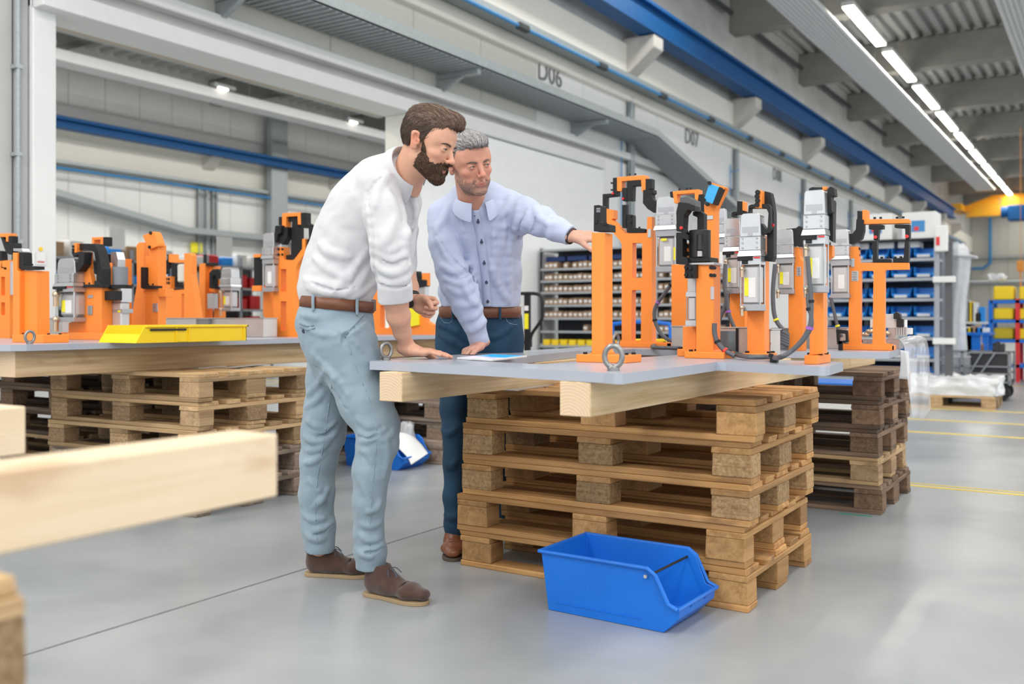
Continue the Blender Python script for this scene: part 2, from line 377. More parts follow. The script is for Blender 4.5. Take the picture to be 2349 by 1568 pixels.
tag(pb.build('air_pipe', M_pipeb, smooth=True), 'long blue compressed air pipe under the narrow cable tray', 'pipe')
_o = ['first', 'second', 'third', 'fourth', 'fifth', 'sixth', 'seventh', 'eighth', 'ninth', 'tenth']
for k in range(10):
    y = onX(1185, 40, X2).y+k*2.45; tag(MB((X2, y, z2)).box(X2, X2+.1, y-.05, y+.22, z2-.1, z2-.0, bev=.02).build('pipe_clamp', M_dark),
        'black clamp on the blue air pipe, %s from the left' % _o[k], 'clamp', 'pipe clamps on the blue air pipe')
struct(MB().box(XW, XW+.16, -2, 58, z2-.24, z2-.15, bev=.01).build('trim_6', M_cream))
# letters on the wall
def text(s, size, loc, rot, m, name, label, cat='sign', ext=.002, parent=None):
    c = bpy.data.curves.new(name, 'FONT'); c.body = s; c.size = size; c.extrude = ext; c.align_x = 'CENTER'; c.align_y = 'CENTER'; c.resolution_u = 3
    o = bpy.data.objects.new(name, c); link(o, parent); bpy.context.view_layer.update()
    dg = bpy.context.evaluated_depsgraph_get(); me = bpy.data.meshes.new_from_object(o.evaluated_get(dg)); bpy.data.objects.remove(o)
    me.materials.clear(); o = mesh_obj(name, me, m, parent); o.location = loc; o.rotation_euler = rot
    if parent is None: tag(o, label, cat)
    return o
for s_, px_, py_ in (('D06', 1262, 172), ('D07', 1587, 318), ('D08', 1783, 403)):
    q = onX(px_, py_, XW+.06); text(s_, .44, (XW+.062, q.y, q.z), (math.pi/2, 0, math.pi/2), M_ink, 'bay_lettering', 'dark lettering %s painted on the left wall' % s_)

# ---- far wall of the next hall
struct(MB().box(XF-.3, XF, -8, YE, 0, ZA+.4).build('wall_far_hall', M_white))
wf = bpy.data.objects['wall_far_hall']
y = 3.0
while y < 40:
    MB((XF, y, 0)).box(XF, XF+.03, y+.01, y+1.04, .02, 5.9, bev=.004).build('panel', M_white, wf, loc=(XF, y, 0))
    MB((XF, y, 0)).box(XF, XF+.03, y+.01, y+1.04, 6.4, 7.3, bev=.004).build('panel', M_white, wf, loc=(XF, y, 0)); y += 1.05
struct(MB().box(XF, XF+.07, -2, YE, 4.9, 5.85).build('trim_5', M_cream))
struct(MB().box(XF, XF+.25, 0, 50, 5.7, 5.82).build('trim_6', M_frame))
zt = (onX(115, 368, XF+.4).z+onX(770, 470, XF+.4).z)/2
tray(XF+.05, XF+.4, [(4, zt), (45, zt)], 'narrow cable tray on the far wall of the next hall', .1, ribs=False)
tag(MB((XF, 4, zt)).tube([(XF+.45, 4, zt-.12), (XF+.45, 45, zt-.12)], .035, 8).build('air_pipe', M_pipeb, smooth=True), 'blue air pipe on the far wall of the next hall', 'pipe')
q0 = onX(115, 445, XF+.5); q1 = onX(430, 535, XF+.5); q2 = onX(620, 552, XF+.5)
tray(XF+.05, XF+.5, [(q0.y-3, q0.z), (q0.y, q0.z), (q1.y, q1.z), (q2.y+8, q1.z)], 'sloping grey cable tray on the far wall of the next hall', .18, ribs=False)
for px_, wd, lab in ((463, .16, 'left'), (491, .09, 'right')):
    q = onX(px_, 500, XF+.1); tag(MB((XF, q.y, 0)).box(XF+.08, XF+.16, q.y-wd, q.y-wd+.05, 0, 4.8).box(XF+.08, XF+.16, q.y+wd-.05, q.y+wd, 0, 4.8).box(XF+.08, XF+.10, q.y-wd, q.y+wd, 0, 4.8).build('cable_ladder', M_galv), '%s vertical riser on the far wall of the next hall' % lab, 'riser')
q = onX(613, 400, XF+.3); q_ = onX(650, 400, XF+.3)
tag(MB((XF, q.y, 0)).box(XF+.26, XF+.5, q.y, q_.y, 0, 7.2, bev=.01).build('air_duct', M_galv), 'vertical galvanised air duct on the far wall of the next hall', 'duct')

# ---- end wall
struct(MB().box(XW, 13, YE, YE+.3, 0, ZD+.6).build('wall_end', mat('end_wall_panel', (.50, .50, .46), .7, noise=.04)))
we = bpy.data.objects['wall_end']
for k in range(20):
    MB((XW+k, YE, 0)).box(XW+k+.02, XW+k+.98, YE-.04, YE, .02, 7.0).build('panel', mat('end_panel', (.55, .55, .50), .7), we, loc=(XW+k, YE, 0))
for z_ in (3.1, 4.6): struct(MB().box(XW, 13, YE-.3, YE-.04, z_, z_+.14).build('trim_7', M_galv))
tag(MB().tube([(-6.4, YE-.4, 7.0), (-6.4, YE-.4, 4.3), (-6.8, YE-.4, 4.0), (-7.4, YE-.4, 4.0)], .09, 8).build('air_pipe', M_pipeb, smooth=True), 'blue pipe running down the end wall behind the crane', 'pipe')

# ---- roof: corrugated deck, cross beams, radiant panels, lamps
def deck(name, x0, x1, y0, y1, z, pitch=.42, dep=.13):
    """trapezoid profile running along X"""
    bm = bmesh.new(); y = y0; prof = []
    while y < y1:
        prof += [(y, z), (y+pitch*.38, z), (y+pitch*.5, z+dep), (y+pitch*.88, z+dep)]; y += pitch
    A = [bm.verts.new((x0, a, b)) for a, b in prof]; B = [bm.verts.new((x1, a, b)) for a, b in prof]
    for i in range(len(prof)-1): bm.faces.new((A[i], B[i], B[i+1], A[i+1]))
    # top skin gives the roof thickness
    a, b, c, d = [bm.verts.new(p) for p in ((x0, y0, z+.3), (x1, y0, z+.3), (x1, prof[-1][0], z+.3), (x0, prof[-1][0], z+.3))]; bm.faces.new((a, b, c, d))
    me = bpy.data.meshes.new(name); bm.to_mesh(me); bm.free(); return struct(mesh_obj(name, me, M_deck))
def deck_y(name, x0, x1, y0, y1, z, pitch=.30, dep=.14):
    bm = bmesh.new(); x = x0; prof = []
    while x < x1:
        prof += [(x, z), (x+pitch*.38, z), (x+pitch*.5, z+dep), (x+pitch*.88, z+dep)]; x += pitch
    A = [bm.verts.new((a, y0, b)) for a, b in prof]; B = [bm.verts.new((a, y1, b)) for a, b in prof]
    for i in range(len(prof)-1): bm.faces.new((A[i], A[i+1], B[i+1], B[i]))
    bm.faces.new([bm.verts.new(p) for p in ((x0, y0, z+.3), (x1, y0, z+.3), (x1, y1, z+.3), (x0, y1, z+.3))])
    me = bpy.data.meshes.new(name); bm.to_mesh(me); bm.free(); return struct(mesh_obj(name, me, M_deck))
deck_y('ceiling', XW, 13, -3, YE, ZD)
deck('ceiling', XF, XW-.25, -3, YE, ZA)
for k in range(-1, 9):
    y = cy0+dy*k-.2; o = MB((0, y, 0)).box(XW, 13, y, y+.42, 7.52, ZD-.02, bev=.02).build('roof_beam', M_beam)
    tag(struct(o), None); 
    if k in (2, 3, 4, 5, 6): pass
for k in range(7):
    y = onX([478, 765][0], 240, XF).y + (k-1)*6.0
    struct(MB((0, y, 0)).box(XF, XW-.25, y, y+.4, 7.25, ZA-.02, bev=.02).build('roof_beam', M_beam))
# dark conduits between the beams at the wall
for k in range(0, 5):
    y = cy0+dy*k+.6
    tag(MB((XW, y, 0)).tube(smoothpath([(XW+1.0, y+.4, 8.0), (XW+.25, y+.3, 7.9), (XW+.18, y+.5, 7.85), (XW+.18, y+dy-1.2, 7.85)], 4), .06, 8).build('roof_pipe', M_dark, smooth=True), 'dark pipe under the roof edge, %s bay from the camera' % ords[k], 'pipe')
def radiant(x0, x1, y0, y1, z, label):
    t = thing('radiant_heating_panel', label, 'heating panel', (x0, y0, z)); mb = MB((x0, y0, z)); n = 9
    mb.box(x0, x1, y0, y1, z+.03, z+.06); mb.build('panel_back', M_radi, t)
    for k in range(n):
        a = x0+(x1-x0)*(k+.1)/n; b = x0+(x1-x0)*(k+.9)/n
        MB((x0, y0, z)).prism([(a, y0, z+.03), (a+.02, y0, z), (b-.02, y0, z), (b, y0, z+.03)], (0, y1-y0, 0)).build('rib', M_radi, t)
    for k in range(int((y1-y0)/6)):
        for x in (x0+.08, x1-.08): MB((x0, y0, z)).cyl((x, y0+3+k*6, z+.05), (x, y0+3+k*6, ZD), .006, seg=6).build('hanger', M_galv, t)
radiant(-5.62, -4.82, 3, 50, 7.0, 'white ribbed radiant heating panel under the roof beside the light strip')
radiant(-1.97, -1.1, 3, 50, 7.0, 'white ribbed radiant heating panel at the right edge of the roof')
radiant(-20.4, -19.6, 3, 40, 6.72, 'white radiant panel hanging in the next hall')
MB((-20.4, 3, 6.72)).box(-19.6, -19.57, 3, 40, 6.66, 6.9).build('skirt', M_radi, bpy.data.objects['radiant_heating_panel.002'])
xl = -4.62
for k in range(11):
    y0 = 20.1+k*3.95
    o = thing('light_strip', 'glowing ceiling light strip, %s' % (['nearest to the camera', 'second nearest', 'third nearest', 'fourth nearest', 'fifth nearest', 'sixth nearest', 'seventh nearest', 'eighth nearest', 'ninth nearest', 'tenth nearest', 'eleventh nearest', 'farthest'][k]), 'ceiling light', (xl, y0, 7.3), group=None)
    MB((xl, y0, 7.3)).box(xl-.1, xl+.1, y0, y0+3.2, 7.30, 7.33).build('diffuser', M_lamp, o)
    MB((xl, y0, 7.3)).box(xl-.12, xl+.12, y0-.05, y0+3.25, 7.33, 7.42).build('housing', M_frame, o)
    al = area('strip_glow', (0, 1.6, -.01), .16, 3.1, 28); al.parent = o; [al.__delitem__(k_) for k_ in ('label', 'category', 'group')]
tag(MB((xl, 0, 7.4)).box(xl-.03, xl+.03, 3, 62, 7.42, 7.47).build('light_carrier_rail', M_galv), 'thin grey carrier rail holding the ceiling light strips', 'rail')
for k in range(5):
    y0 = 6+k*5.0
    q = thing('light_strip', 'fluorescent strip hanging in the next hall, %s' % ords[k], 'ceiling light', (-19.5, y0, 6.95))
    MB((-19.5, y0, 6.95)).box(-19.54, -19.48, y0+.8, y0+1.1, 6.9, 6.94).build('diffuser', mat('dim_lamp', (1, 1, 1), .5, emis=(1, .9, .75), estr=2.5), q); MB((-19.5, y0, 6.95)).box(-19.6, -19.42, y0+.6, y0+1.3, 6.94, 7.02).build('housing', M_galv, q)

# ---- overhead crane
cr = thing('overhead_crane', 'orange-yellow bridge crane with blue hoist spanning the far end of the hall', 'crane', (-7, 55, 6.5))
o_ = (-7, 55, 6.5)
mb = MB(o_); mb.prism([(-7.0, 55, 6.55), (-5.9, 55, 6.55), (12, 55, 6.55), (12, 55, 7.35), (-5.4, 55, 7.35), (-7.0, 55, 6.75)], (0, .5, 0)); mb.build('girder', M_yel, cr)
mb = MB(o_); mb.prism([(-6.6, 54, 6.2), (12, 54, 6.2), (12, 54, 6.75), (-6.0, 54, 6.75)], (0, .4, 0)); mb.build('lower_girder', M_yel, cr)
mb = MB(o_); mb.box(-7.2, -6.7, 53.4, 56.2, 6.55, 6.85); mb.build('end_carriage', M_yel, cr)
mb = MB(o_); mb.box(-4.6, -2.9, 53.2, 54.2, 5.85, 6.6, bev=.05); mb.cyl((-4.9, 53.6, 6.3), (-2.6, 53.6, 6.3), .28); mb.build('hoist', M_blue, cr, smooth=True)
text('2', .5, (1.9, -.012, .48), (math.pi/2, 0, 0), M_ink, 'number', None, parent=cr)

# ================================================================= PALLETS AND BEAMS
def pallet_mats(kind):
    if kind == 'fresh':
        return (wood('pallet_board_warm', (.60, .335, .135), (.41, .205, .07), (.14, .07, .04)), wood('pallet_block_warm', (.56, .32, .135), (.37, .195, .07), (.17, .10, .05), axis=1),
                wood('pallet_chip_block', (.52, .34, .17), (.28, .16, .07), (.2, .12, .07), speck=True))
    if kind == 'dark':
        return (wood('pallet_board_dark', (.27, .18, .12), (.12, .075, .05), (.05, .035, .03)), wood('pallet_block_dark', (.34, .21, .13), (.17, .10, .06), (.06, .04, .03), axis=1),
                wood('pallet_chip_dark', (.33, .21, .13), (.16, .10, .06), speck=True))
    if kind == 'grey':
        return (wood('pallet_board_grey', (.36, .28, .22), (.18, .13, .10), (.08, .06, .05)), wood('pallet_block_grey', (.38, .29, .22), (.2, .14, .11), (.08, .06, .05), axis=1),
                wood('pallet_chip_grey', (.38, .27, .19), (.2, .13, .09), speck=True))
    return (wood('pallet_board_tan', (.60, .41, .22), (.40, .25, .12), (.16, .10, .06)), wood('pallet_block_tan', (.56, .38, .21), (.36, .23, .12), (.14, .09, .06), axis=1),
            wood('pallet_chip_tan', (.50, .34, .19), (.27, .16, .08), speck=True))
_pm = {}
def boxmesh(key, sx, sy, sz, m, bev=.0025, seed=0, chip=0):
    """box centred in x,y, base at z=0, with slightly worn corners; shared between alike pieces"""
    k = (key, round(sx, 3), round(sy, 3), round(sz, 3), m.name, seed)
    if k in _pm: return _pm[k]
    bm = bmesh.new(); bmesh.ops.create_cube(bm, size=1); r = random.Random(hash((round(sx*1000), round(sy*1000), seed)) & 0xffff)
    for v in bm.verts:
        v.co = Vector((v.co.x*sx, v.co.y*sy, (v.co.z+.5)*sz))
        if chip: v.co += Vector((r.uniform(-chip, chip*.2)*(1 if v.co.x > 0 else -1), r.uniform(-chip, chip*.2)*(1 if v.co.y > 0 else -1), 0))
    bmesh.ops.bevel(bm, geom=bm.edges[:], offset=bev, segments=1, affect='EDGES')
    me = bpy.data.meshes.new(key); bm.to_mesh(me); bm.free(); me.materials.append(m); _pm[k] = me; return me
TOPW = (.145, .10, .145, .10, .145)
def pallet(label, loc, rz, kind='fresh', seed=0, chips=(), group=None, flip=True):
    """EUR pallet; local origin at its right front corner, x runs -1.2..0, y 0..0.8"""
    t = thing('wooden_pallet', label, 'pallet', loc, rz, group); r = random.Random(seed*31+5)
    Mb, Mk, Mc = pallet_mats(kind)
    def j(a): return r.uniform(-a, a)
    for y, wd in ((.05, .10), (.4, .145), (.75, .10)):
        mesh_obj('bottom_board', boxmesh('bottom_board', 1.2, wd, .022, Mb, seed=r.randint(0, 2), chip=.006), None, t, (-.6+j(.003), y+j(.002), 0), (0, 0, j(.002)))
    for ix, x in enumerate((-.0725, -.6, -1.1275)):
        for iy, (y, wd) in enumerate(((.05, .10), (.4, .145), (.75, .10))):
            mm = Mc if (ix, iy) in chips or (not chips and r.random() < .5) else Mk
            mesh_obj('block', boxmesh('block', .145, wd, .078, mm, bev=.003, seed=r.randint(0, 2), chip=.003), None, t, (x+j(.004), y+j(.003)+(.002 if iy == 0 else 0), .022), (0, 0, j(.012)))
        mesh_obj('cross_board', boxmesh('cross_board', .145, .8, .022, wood('cross_'+kind, *{'fresh': ((.57, .33, .14), (.40, .21, .075)), 'dark': ((.30, .19, .12), (.14, .09, .06)), 'grey': ((.37, .29, .22), (.2, .15, .11))}.get(kind, ((.6, .42, .23), (.42, .27, .14))), axis=1), seed=r.randint(0, 2), chip=.004), None, t, (x+j(.003), .4, .100))
    ys = (.0725, .2375, .4, .5625, .7275)
    for k in range(5):
        mesh_obj('deck_board', boxmesh('deck_board', 1.2, TOPW[k], .022, Mb, seed=r.randint(0, 2), chip=.008), None, t, (-.6+j(.006), ys[k]+j(.004), .122), (0, 0, j(.003)))
    return t
POS5 = ['bottom pallet', 'second pallet from the floor', 'middle pallet', 'second pallet from the top', 'topmost pallet']
def stack(base, rz, kinds, where, seed, offs=None, chips=None, n=5):
    for k in range(n):
        dx, dy, dr = offs[k] if offs else (random.Random(seed+k).uniform(-.012, .012), random.Random(seed+k+9).uniform(-.01, .01), random.Random(seed+k+3).uniform(-.012, .012))
        c, s = math.cos(rz), math.sin(rz)
        pallet(('%s of the %s' % (POS5[k], where)), (base[0]+c*dx-s*dy, base[1]+s*dx+c*dy, .144*k+.0005*k), rz+dr, kinds[k], seed*10+k, chips[k] if chips else ())
cc = at(1720, 1408, 3.25)
stack((cc.x-.004, cc.y), 0, ['fresh']*5, 'warm brown stack under the near table', 1,
      offs=[(0, 0, 0), (-.012, .004, .008), (.004, 0, -.004), (.008, .006, .004), (.022, .002, -.006)],
      chips=[((0, 9),), ((9, 9),), ((0, 0), (1, 0), (2, 0), (0, 1), (0, 2)), ((0, 0), (1, 0), (2, 0), (0, 1), (0, 2), (2, 1)), ((2, 0), (0, 1))])
cb = at(2019, 1181, 4.88)
stack((cb.x, cb.y), 0, ['dark', 'tan', 'dark', 'dark', 'dark'], 'dark brown stack behind the near stack', 2)
cl_ = at(452, 1189, 4.80)
stack((cl_.x, cl_.y), .03, ['grey', 'grey', 'tan', 'tan', 'tan'], 'tan stack under the left table', 3,
      offs=[(-.01, .0, 0), (-.02, .01, -.01), (0, 0, .01), (.004, .002, -.004), (.01, 0, .002)])
ce = at(87, 1050, 7.3)
ce = Vector((-6.0, 2.95, 0))
stack((-5.33, 3.42), 0, ['dark', 'tan', 'dark', 'dark', 'dark'], 'dark stack at the far left', 4)
cg = onZ(1013, 1066, 0)
stack((cg.x, cg.y), .02, ['grey']*5, 'weathered grey stack behind the two men', 5)
stack((-1.0, -.2), 0, ['tan', 'tan', 'tan', 'tan', 'tan'], 'blurred stack in the bottom left corner', 6, offs=[(0, 0, 0)]*5)
pw = onZ(2283, 941, 0)
pallet('light wooden pallet under plastic wrap on the floor at far right', (pw.x, pw.y, 0), 0, 'tan', 77)

# beams: squared timber with an end-grain face
def beam(label, x0, x1, y0, y1, z0, z1, key='beam_pale', cols=((.82, .64, .41), (.56, .38, .19), (.42, .25, .12))):
    m = wood(key, *cols, gscale=.7, rand=.10, axis=1)
    me_b = MB((x0, y0, z0)); me_b.box(x0, x1, y0, y1, z0, z1, bev=.0025)
    bm = me_b.bm; o = me_b.build('timber_beam', m)
    # end grain as a second material: rings about a point below the corner
    e = MATS.get('end_grain')
    if e is None:
        e = bpy.data.materials.new('end_grain'); e.use_nodes = True; N = e.node_tree.nodes; L = e.node_tree.links; b = N['Principled BSDF']; b.inputs['Roughness'].default_value = .8
        tc = N.new('ShaderNodeTexCoord'); mp = N.new('ShaderNodeMapping'); mp.inputs['Location'].default_value = (-.03, 0, .015); L.new(tc.outputs['Object'], mp.inputs[0])
        wv = N.new('ShaderNodeTexWave'); wv.wave_type = 'RINGS'; wv.rings_direction = 'Y'; wv.inputs['Scale'].default_value = 34; wv.inputs['Distortion'].default_value = 2.0; wv.inputs['Detail'].default_value = 2; wv.inputs['Detail Scale'].default_value = 1.0
        L.new(mp.outputs[0], wv.inputs[0]); r = N.new('ShaderNodeValToRGB'); r.color_ramp.elements[0].color = (.66, .47, .30, 1); r.color_ramp.elements[1].color = (.75, .57, .39, 1)
        L.new(wv.outputs[0], r.inputs[0]); L.new(r.outputs[0], b.inputs['Base Color']); MATS['end_grain'] = e
    o.data.materials.append(e)
    for p in o.data.polygons:
        if abs(p.normal.y) > .9: p.material_index = 1
    tag(o, label, 'timber beam'); return o
beam('pale timber beam under the near edge of the near table plate', -1.353, -1.253, 2.40, 6.15, .7215, .8195)
beam('pale timber beam under the far edge of the near plate, beside the younger man', -2.108, -2.010, 2.50, 6.15, .7215, .8195)
LB = ((.66, .48, .29), (.44, .29, .15), (.30, .17, .08))
beam('long cracked timber beam under the front edge of the left table', -4.50, -4.37, 2.56, 6.15, .7215, .8465, 'beam_left', LB)
beam('timber beam under the rear edge of the left table, seen at the left edge', -5.75, -5.62, 2.56, 6.15, .7215, .8465, 'beam_left', LB)
beam('large out-of-focus pale timber beam in the left foreground', -1.21, -1.112, -1.6, 1.075, .7215, .8195, 'beam_fore', ((.86, .70, .50), (.77, .60, .40), (.55, .33, .18)))
beam('out-of-focus pale timber beam end at the left edge of the picture', -1.995, -1.897, -1.6, 1.134, .7215, .8195, 'beam_fore')

# ================================================================= TABLE PLATES
M_plate = mat('grey_powder_coat', (.40, .43, .50), .30, noise=.03, nscale=3, spec=.5, coat=.1)
def plate(outer, holes, z0, z1, bev=.002, org=(0, 0)):
    """flat plate with cut-outs; 2D filled then extruded"""
    bm = bmesh.new(); es = []
    for loop in [outer]+holes:
        vs = [bm.verts.new((p[0]-org[0], p[1]-org[1], z0)) for p in loop]
        es += [bm.edges.new((vs[i], vs[(i+1) % len(vs)])) for i in range(len(vs))]
    bmesh.ops.triangle_fill(bm, edges=es, use_beauty=True, use_dissolve=False)
    for f in bm.faces:
        f.normal_update()
        if f.normal.z > 0: f.normal_flip()
    r = bmesh.ops.extrude_face_region(bm, geom=bm.faces[:])
    bmesh.ops.translate(bm, verts=[g for g in r['geom'] if isinstance(g, bmesh.types.BMVert)], vec=(0, 0, z1-z0))
    bmesh.ops.recalc_face_normals(bm, faces=bm.faces)
    return bm
def Pz(px, py, z): v = onZ(px, py, z); return (v.x, v.y)
ZP = .85
out = [Pz(848, 828, ZP), Pz(1100, 839.5, ZP), Pz(1385, 854, ZP), Pz(1408, 856, ZP), Pz(1428, 856.5, ZP), Pz(1448, 854, ZP), Pz(1534, 844, ZP), Pz(1630, 831.8, ZP), Pz(1643, 830, ZP), Pz(1665, 830.4, ZP),
       Pz(1880, 840, ZP), Pz(1893, 840.2, ZP), Pz(1904, 838.6, ZP), Pz(1934, 831, ZP), (-.83, 3.425), (-1.26, 3.435), (-1.31, 3.48), (-1.335, 4.30), (-1.30, 4.34), (-.90, 4.50), (-.865, 4.54), (-.90, 5.0), (-.95, 5.06),
       (-2.25, 5.1), (-2.30, 5.05), Pz(1354, 795, ZP), Pz(1126, 808, ZP), Pz(862, 824.5, ZP)]
hole = [Pz(1068, 827, ZP), Pz(1080, 827, ZP), Pz(1225, 834.2, ZP), Pz(1250, 834.4, ZP), Pz(1322, 828.5, ZP), Pz(1435, 821, ZP), Pz(1550, 814, ZP), (-1.56, 4.05), (-1.60, 4.18), (-1.75, 4.27), (-2.02, 4.33), Pz(1437, 800.8, ZP), Pz(1330, 804.2, ZP), Pz(1210, 816, ZP)]
bm = plate(out, [hole], .8205, ZP); me = bpy.data.meshes.new('table_plate'); bm.to_mesh(me); bm.free()
tp = mesh_obj('fixture_plate', me, M_plate); tag(tp, 'grey steel fixture plate with a cut-out lying on the two beams of the near table', 'table plate')
ZL = .877
outL = [(-5.9, 2.42), (-4.40, 2.50), (-4.34, 2.52), (-4.31, 2.58), (-4.31, 6.35), (-6.4, 6.45), (-6.4, 2.6)]
def Lr(pts): return pts
bm = plate(outL, [], .8475, ZL); me = bpy.data.meshes.new('left_plate'); bm.to_mesh(me); bm.free()
tag(mesh_obj('fixture_plate', me, M_plate), 'long grey steel fixture plate of the left table', 'table plate')
print('LEFT PLATE', [tuple(round(v, 2) for v in p) for p in outL])
# steel strips lying on pallets
M_strip = mat('zinc_strip', (.60, .63, .66), .3, metal=.7)
def strip(px0, py0, px1, py1, z, wd, label, grp):
    a = onZ(px0, py0, z); b = onZ(px1, py1, z); d = (b-a).normalized(); n = Vector((-d.y, d.x, 0))*wd
    mb = MB(a); mb.prism([a, b, b+n, a+n], (0, 0, .004)); tag(mb.build('steel_strip', M_strip), label, 'metal strip', grp)
strip(1190, 896, 1272, 884, .7212, .12, 'thin zinc strip lying on the near pallet stack between the beams', None)
strip(455, 845, 520, 841, .7225, .06, 'short zinc strip lying on the left pallet stack, nearest the corner', None)
strip(540, 843, 610, 836, .7275, .06, 'zinc strip lying on the left pallet stack, second of three', None)
strip(570, 833, 648, 829, .7325, .06, 'longest zinc strip on the left pallet stack, tilted over the others', None)

# ================================================================= STACKING BINS
M_binb = mat('bin_blue_plastic', (.010, .165, .66), .38, noise=.06, nscale=6, spec=.4, bump=.05, bscale=30)
M_biny = mat('bin_yellow_plastic', (.92, .64, .01), .4, noise=.03)
M_blk = mat('black_plastic', (.015, .015, .017), .5)
M_silver = mat('silver_rivet', (.7, .7, .7), .3, metal=.9)
def bin_(label, loc, rz, L=.50, W=.31, H=.20, m=None, name='storage_bin', bar=True, group=None, tilt=0, rim=True):
    """open-fronted stacking bin: length along local x, front (low lip) at x=L; origin at back left bottom corner"""
    m = m or M_binb; t = thing(name, label, 'bin', loc, rz, group)
    t.rotation_euler = (0, tilt, rz)
    th = .005; tap = .018
    bm = bmesh.new()
    # profile of the side wall (x,z): back top, shoulder, slope down to lip, lip, bottom
    sh = L*.80; lip = H*.42
    def side(y, yin, s):
        pr = [(0+tap, 0), (L-.055, 0), (L-.0, lip*.62), (L+.004, lip), (L-.03, lip+.012), (sh+.03, H-.02), (sh, H), (0, H)]
        return [bm.verts.new((x, y+s*(tap*(1-min(z/H, 1))), z)) for x, z in pr]
    A = side(0, th, 1); B = side(W, W-th, -1); n = len(A)
    bm.faces.new(A[::-1]); bm.faces.new(B)
    for i in range(n-1):
        if i in (3, 4, 5, 6): continue
        bm.faces.new((A[i], A[i+1], B[i+1], B[i]))
    bm.faces.new((A[7], A[0], B[0], B[7]))
    # interior shell via solidify in bmesh
    bmesh.ops.recalc_face_normals(bm, faces=bm.faces)
    me = bpy.data.meshes.new('shell'); bm.to_mesh(me); bm.free()
    o = mesh_obj('shell', me, m, t); md = o.modifiers.new('wall', 'SOLIDIFY'); md.thickness = th; md.offset = -1
    md2 = o.modifiers.new('edge', 'BEVEL'); md2.width = .0018; md2.segments = 2; md2.limit_method = 'ANGLE'
    if rim:
        mb = MB(); r = .0065
        pth = [(L+.004, -.004, lip), (L-.03, -.004, lip+.014), (sh+.028, -.006, H-.02), (sh, -.006, H-.002), (-.004, -.006, H-.002), (-.004, W+.006, H-.002), (sh, W+.006, H-.002), (sh+.028, W+.006, H-.02), (L-.03, W+.004, lip+.014), (L+.004, W+.004, lip)]
        for a, b in zip(pth, pth[1:]): mb.cyl(a, b, r, seg=8).ball(b, r, 8)
        mb.cyl(pth[-1], pth[0], r, seg=8)
        mb.build('rim', m, t, smooth=True)
        mb = MB()
        mb.box(.05, L*.74, -.0008+tap*.75, .002+tap*.75, .03, .033).box(L*.33, L*.335, tap*.4, .004+tap*.4, .1, .12)
        for yy in (W*.32, W*.68): mb.prism([(L-.075, yy-.003, .02), (L-.0, yy-.003, lip*.78), (L+.012, yy-.003, lip-.004), (L-.06, yy-.003, .02)], (0, .006, 0))
        mb.build('rib', m, t)
    if bar:
        MB().tube([(sh+.0, .004, H-.028), (sh+.0, W-.004, H-.028)], .0045, 8).build('carry_bar', M_blk, t, smooth=True)
        MB().cyl((sh-.005, -.010, H-.028), (sh-.005, .0, H-.028), .006, seg=10).build('rivet', M_silver, t)
    return t
# big blue bin on the floor before the near stack: its corner points on the floor
b_bl = onZ(1258, 1398, 0); b_br = onZ(1540, 1455, 0)
print('BIN', b_bl, b_br, (b_br-b_bl).length)
d = (b_br-b_bl); rzb = math.atan2(d.y, d.x)
bn = bin_('large blue stacking bin on the floor in front of the near pallet stack', (0, 0, .001), rzb, L=.505, W=.31, H=.205)
c_, s_ = math.cos(rzb), math.sin(rzb)
ox, oy = .018, .018
bn.location = (b_bl.x-c_*ox+s_*oy, b_bl.y-s_*ox-c_*oy, .001)
# scuffs/embossing
MB().box(.255, .285, .009, .0118, .118, .1215).box(.25, .258, .009, .0118, .117, .1235).build('moulded_mark', mat('mark_pale', (.35, .55, .9), .5), bn)
e0 = onZ(787, 1068, 0); e1 = onZ(900, 1079, 0); dd = e1-e0; rz2 = math.atan2(dd.y, dd.x)
b2_ = bin_('blue stacking bin holding white paper on the floor behind the younger man', (e0.x, e0.y, .001), rz2, L=.50, W=.31, H=.20, bar=False)
ya = onX(226, 780, -4.40); yc = onX(482, 780, -4.40)
yb = thing('storage_bin', 'yellow open-fronted bin lying on the left table plate', 'bin', (-4.40, yc.y, ZL+.0006), -math.pi/2)
_L = yc.y-ya.y; _W = .30; _H = .088
def _sh(o0, o1, z0):
    return [(o0, z0), (_L-o1*.3, z0), (_L-.055-o1, _H), (o0, _H)]
mb = MB()
for y_ in (0, _W-.005): mb.prism([(x, y_, z) for x, z in _sh(0, 0, 0)], (0, .005, 0))
mb.box(0, .005, 0, _W, 0, _H).box(0, _L-.002, 0, _W, 0, .004).prism([(_L-.006, .004, 0), (_L, .004, 0), (_L-.03, .004, _H*.5), (_L-.036, .004, _H*.5)], (0, _W-.008, 0))
mb.build('shell', M_biny, yb)
mb = MB(); 
for y_ in (-.008, _W-.004): mb.box(-.008, _L-.055, y_, y_+.012, _H-.012, _H, bev=.002)
mb.box(-.008, .004, -.008, _W+.008, _H-.012, _H, bev=.002); mb.build('rim', M_biny, yb)
mb = MB()
for x_ in (.02, _L*.55, _L*.66): mb.box(x_, x_+.006, _W, _W+.006, .0, _H-.012)
mb.build('rib', M_biny, yb)
MB().box(_L-.30, _L-.08, _W+.0, _W+.009, _H-.028, _H-.018, bev=.002).build('carry_bar', M_blk, yb)
M_paper = mat('white_paper', (.85, .85, .86), .6)
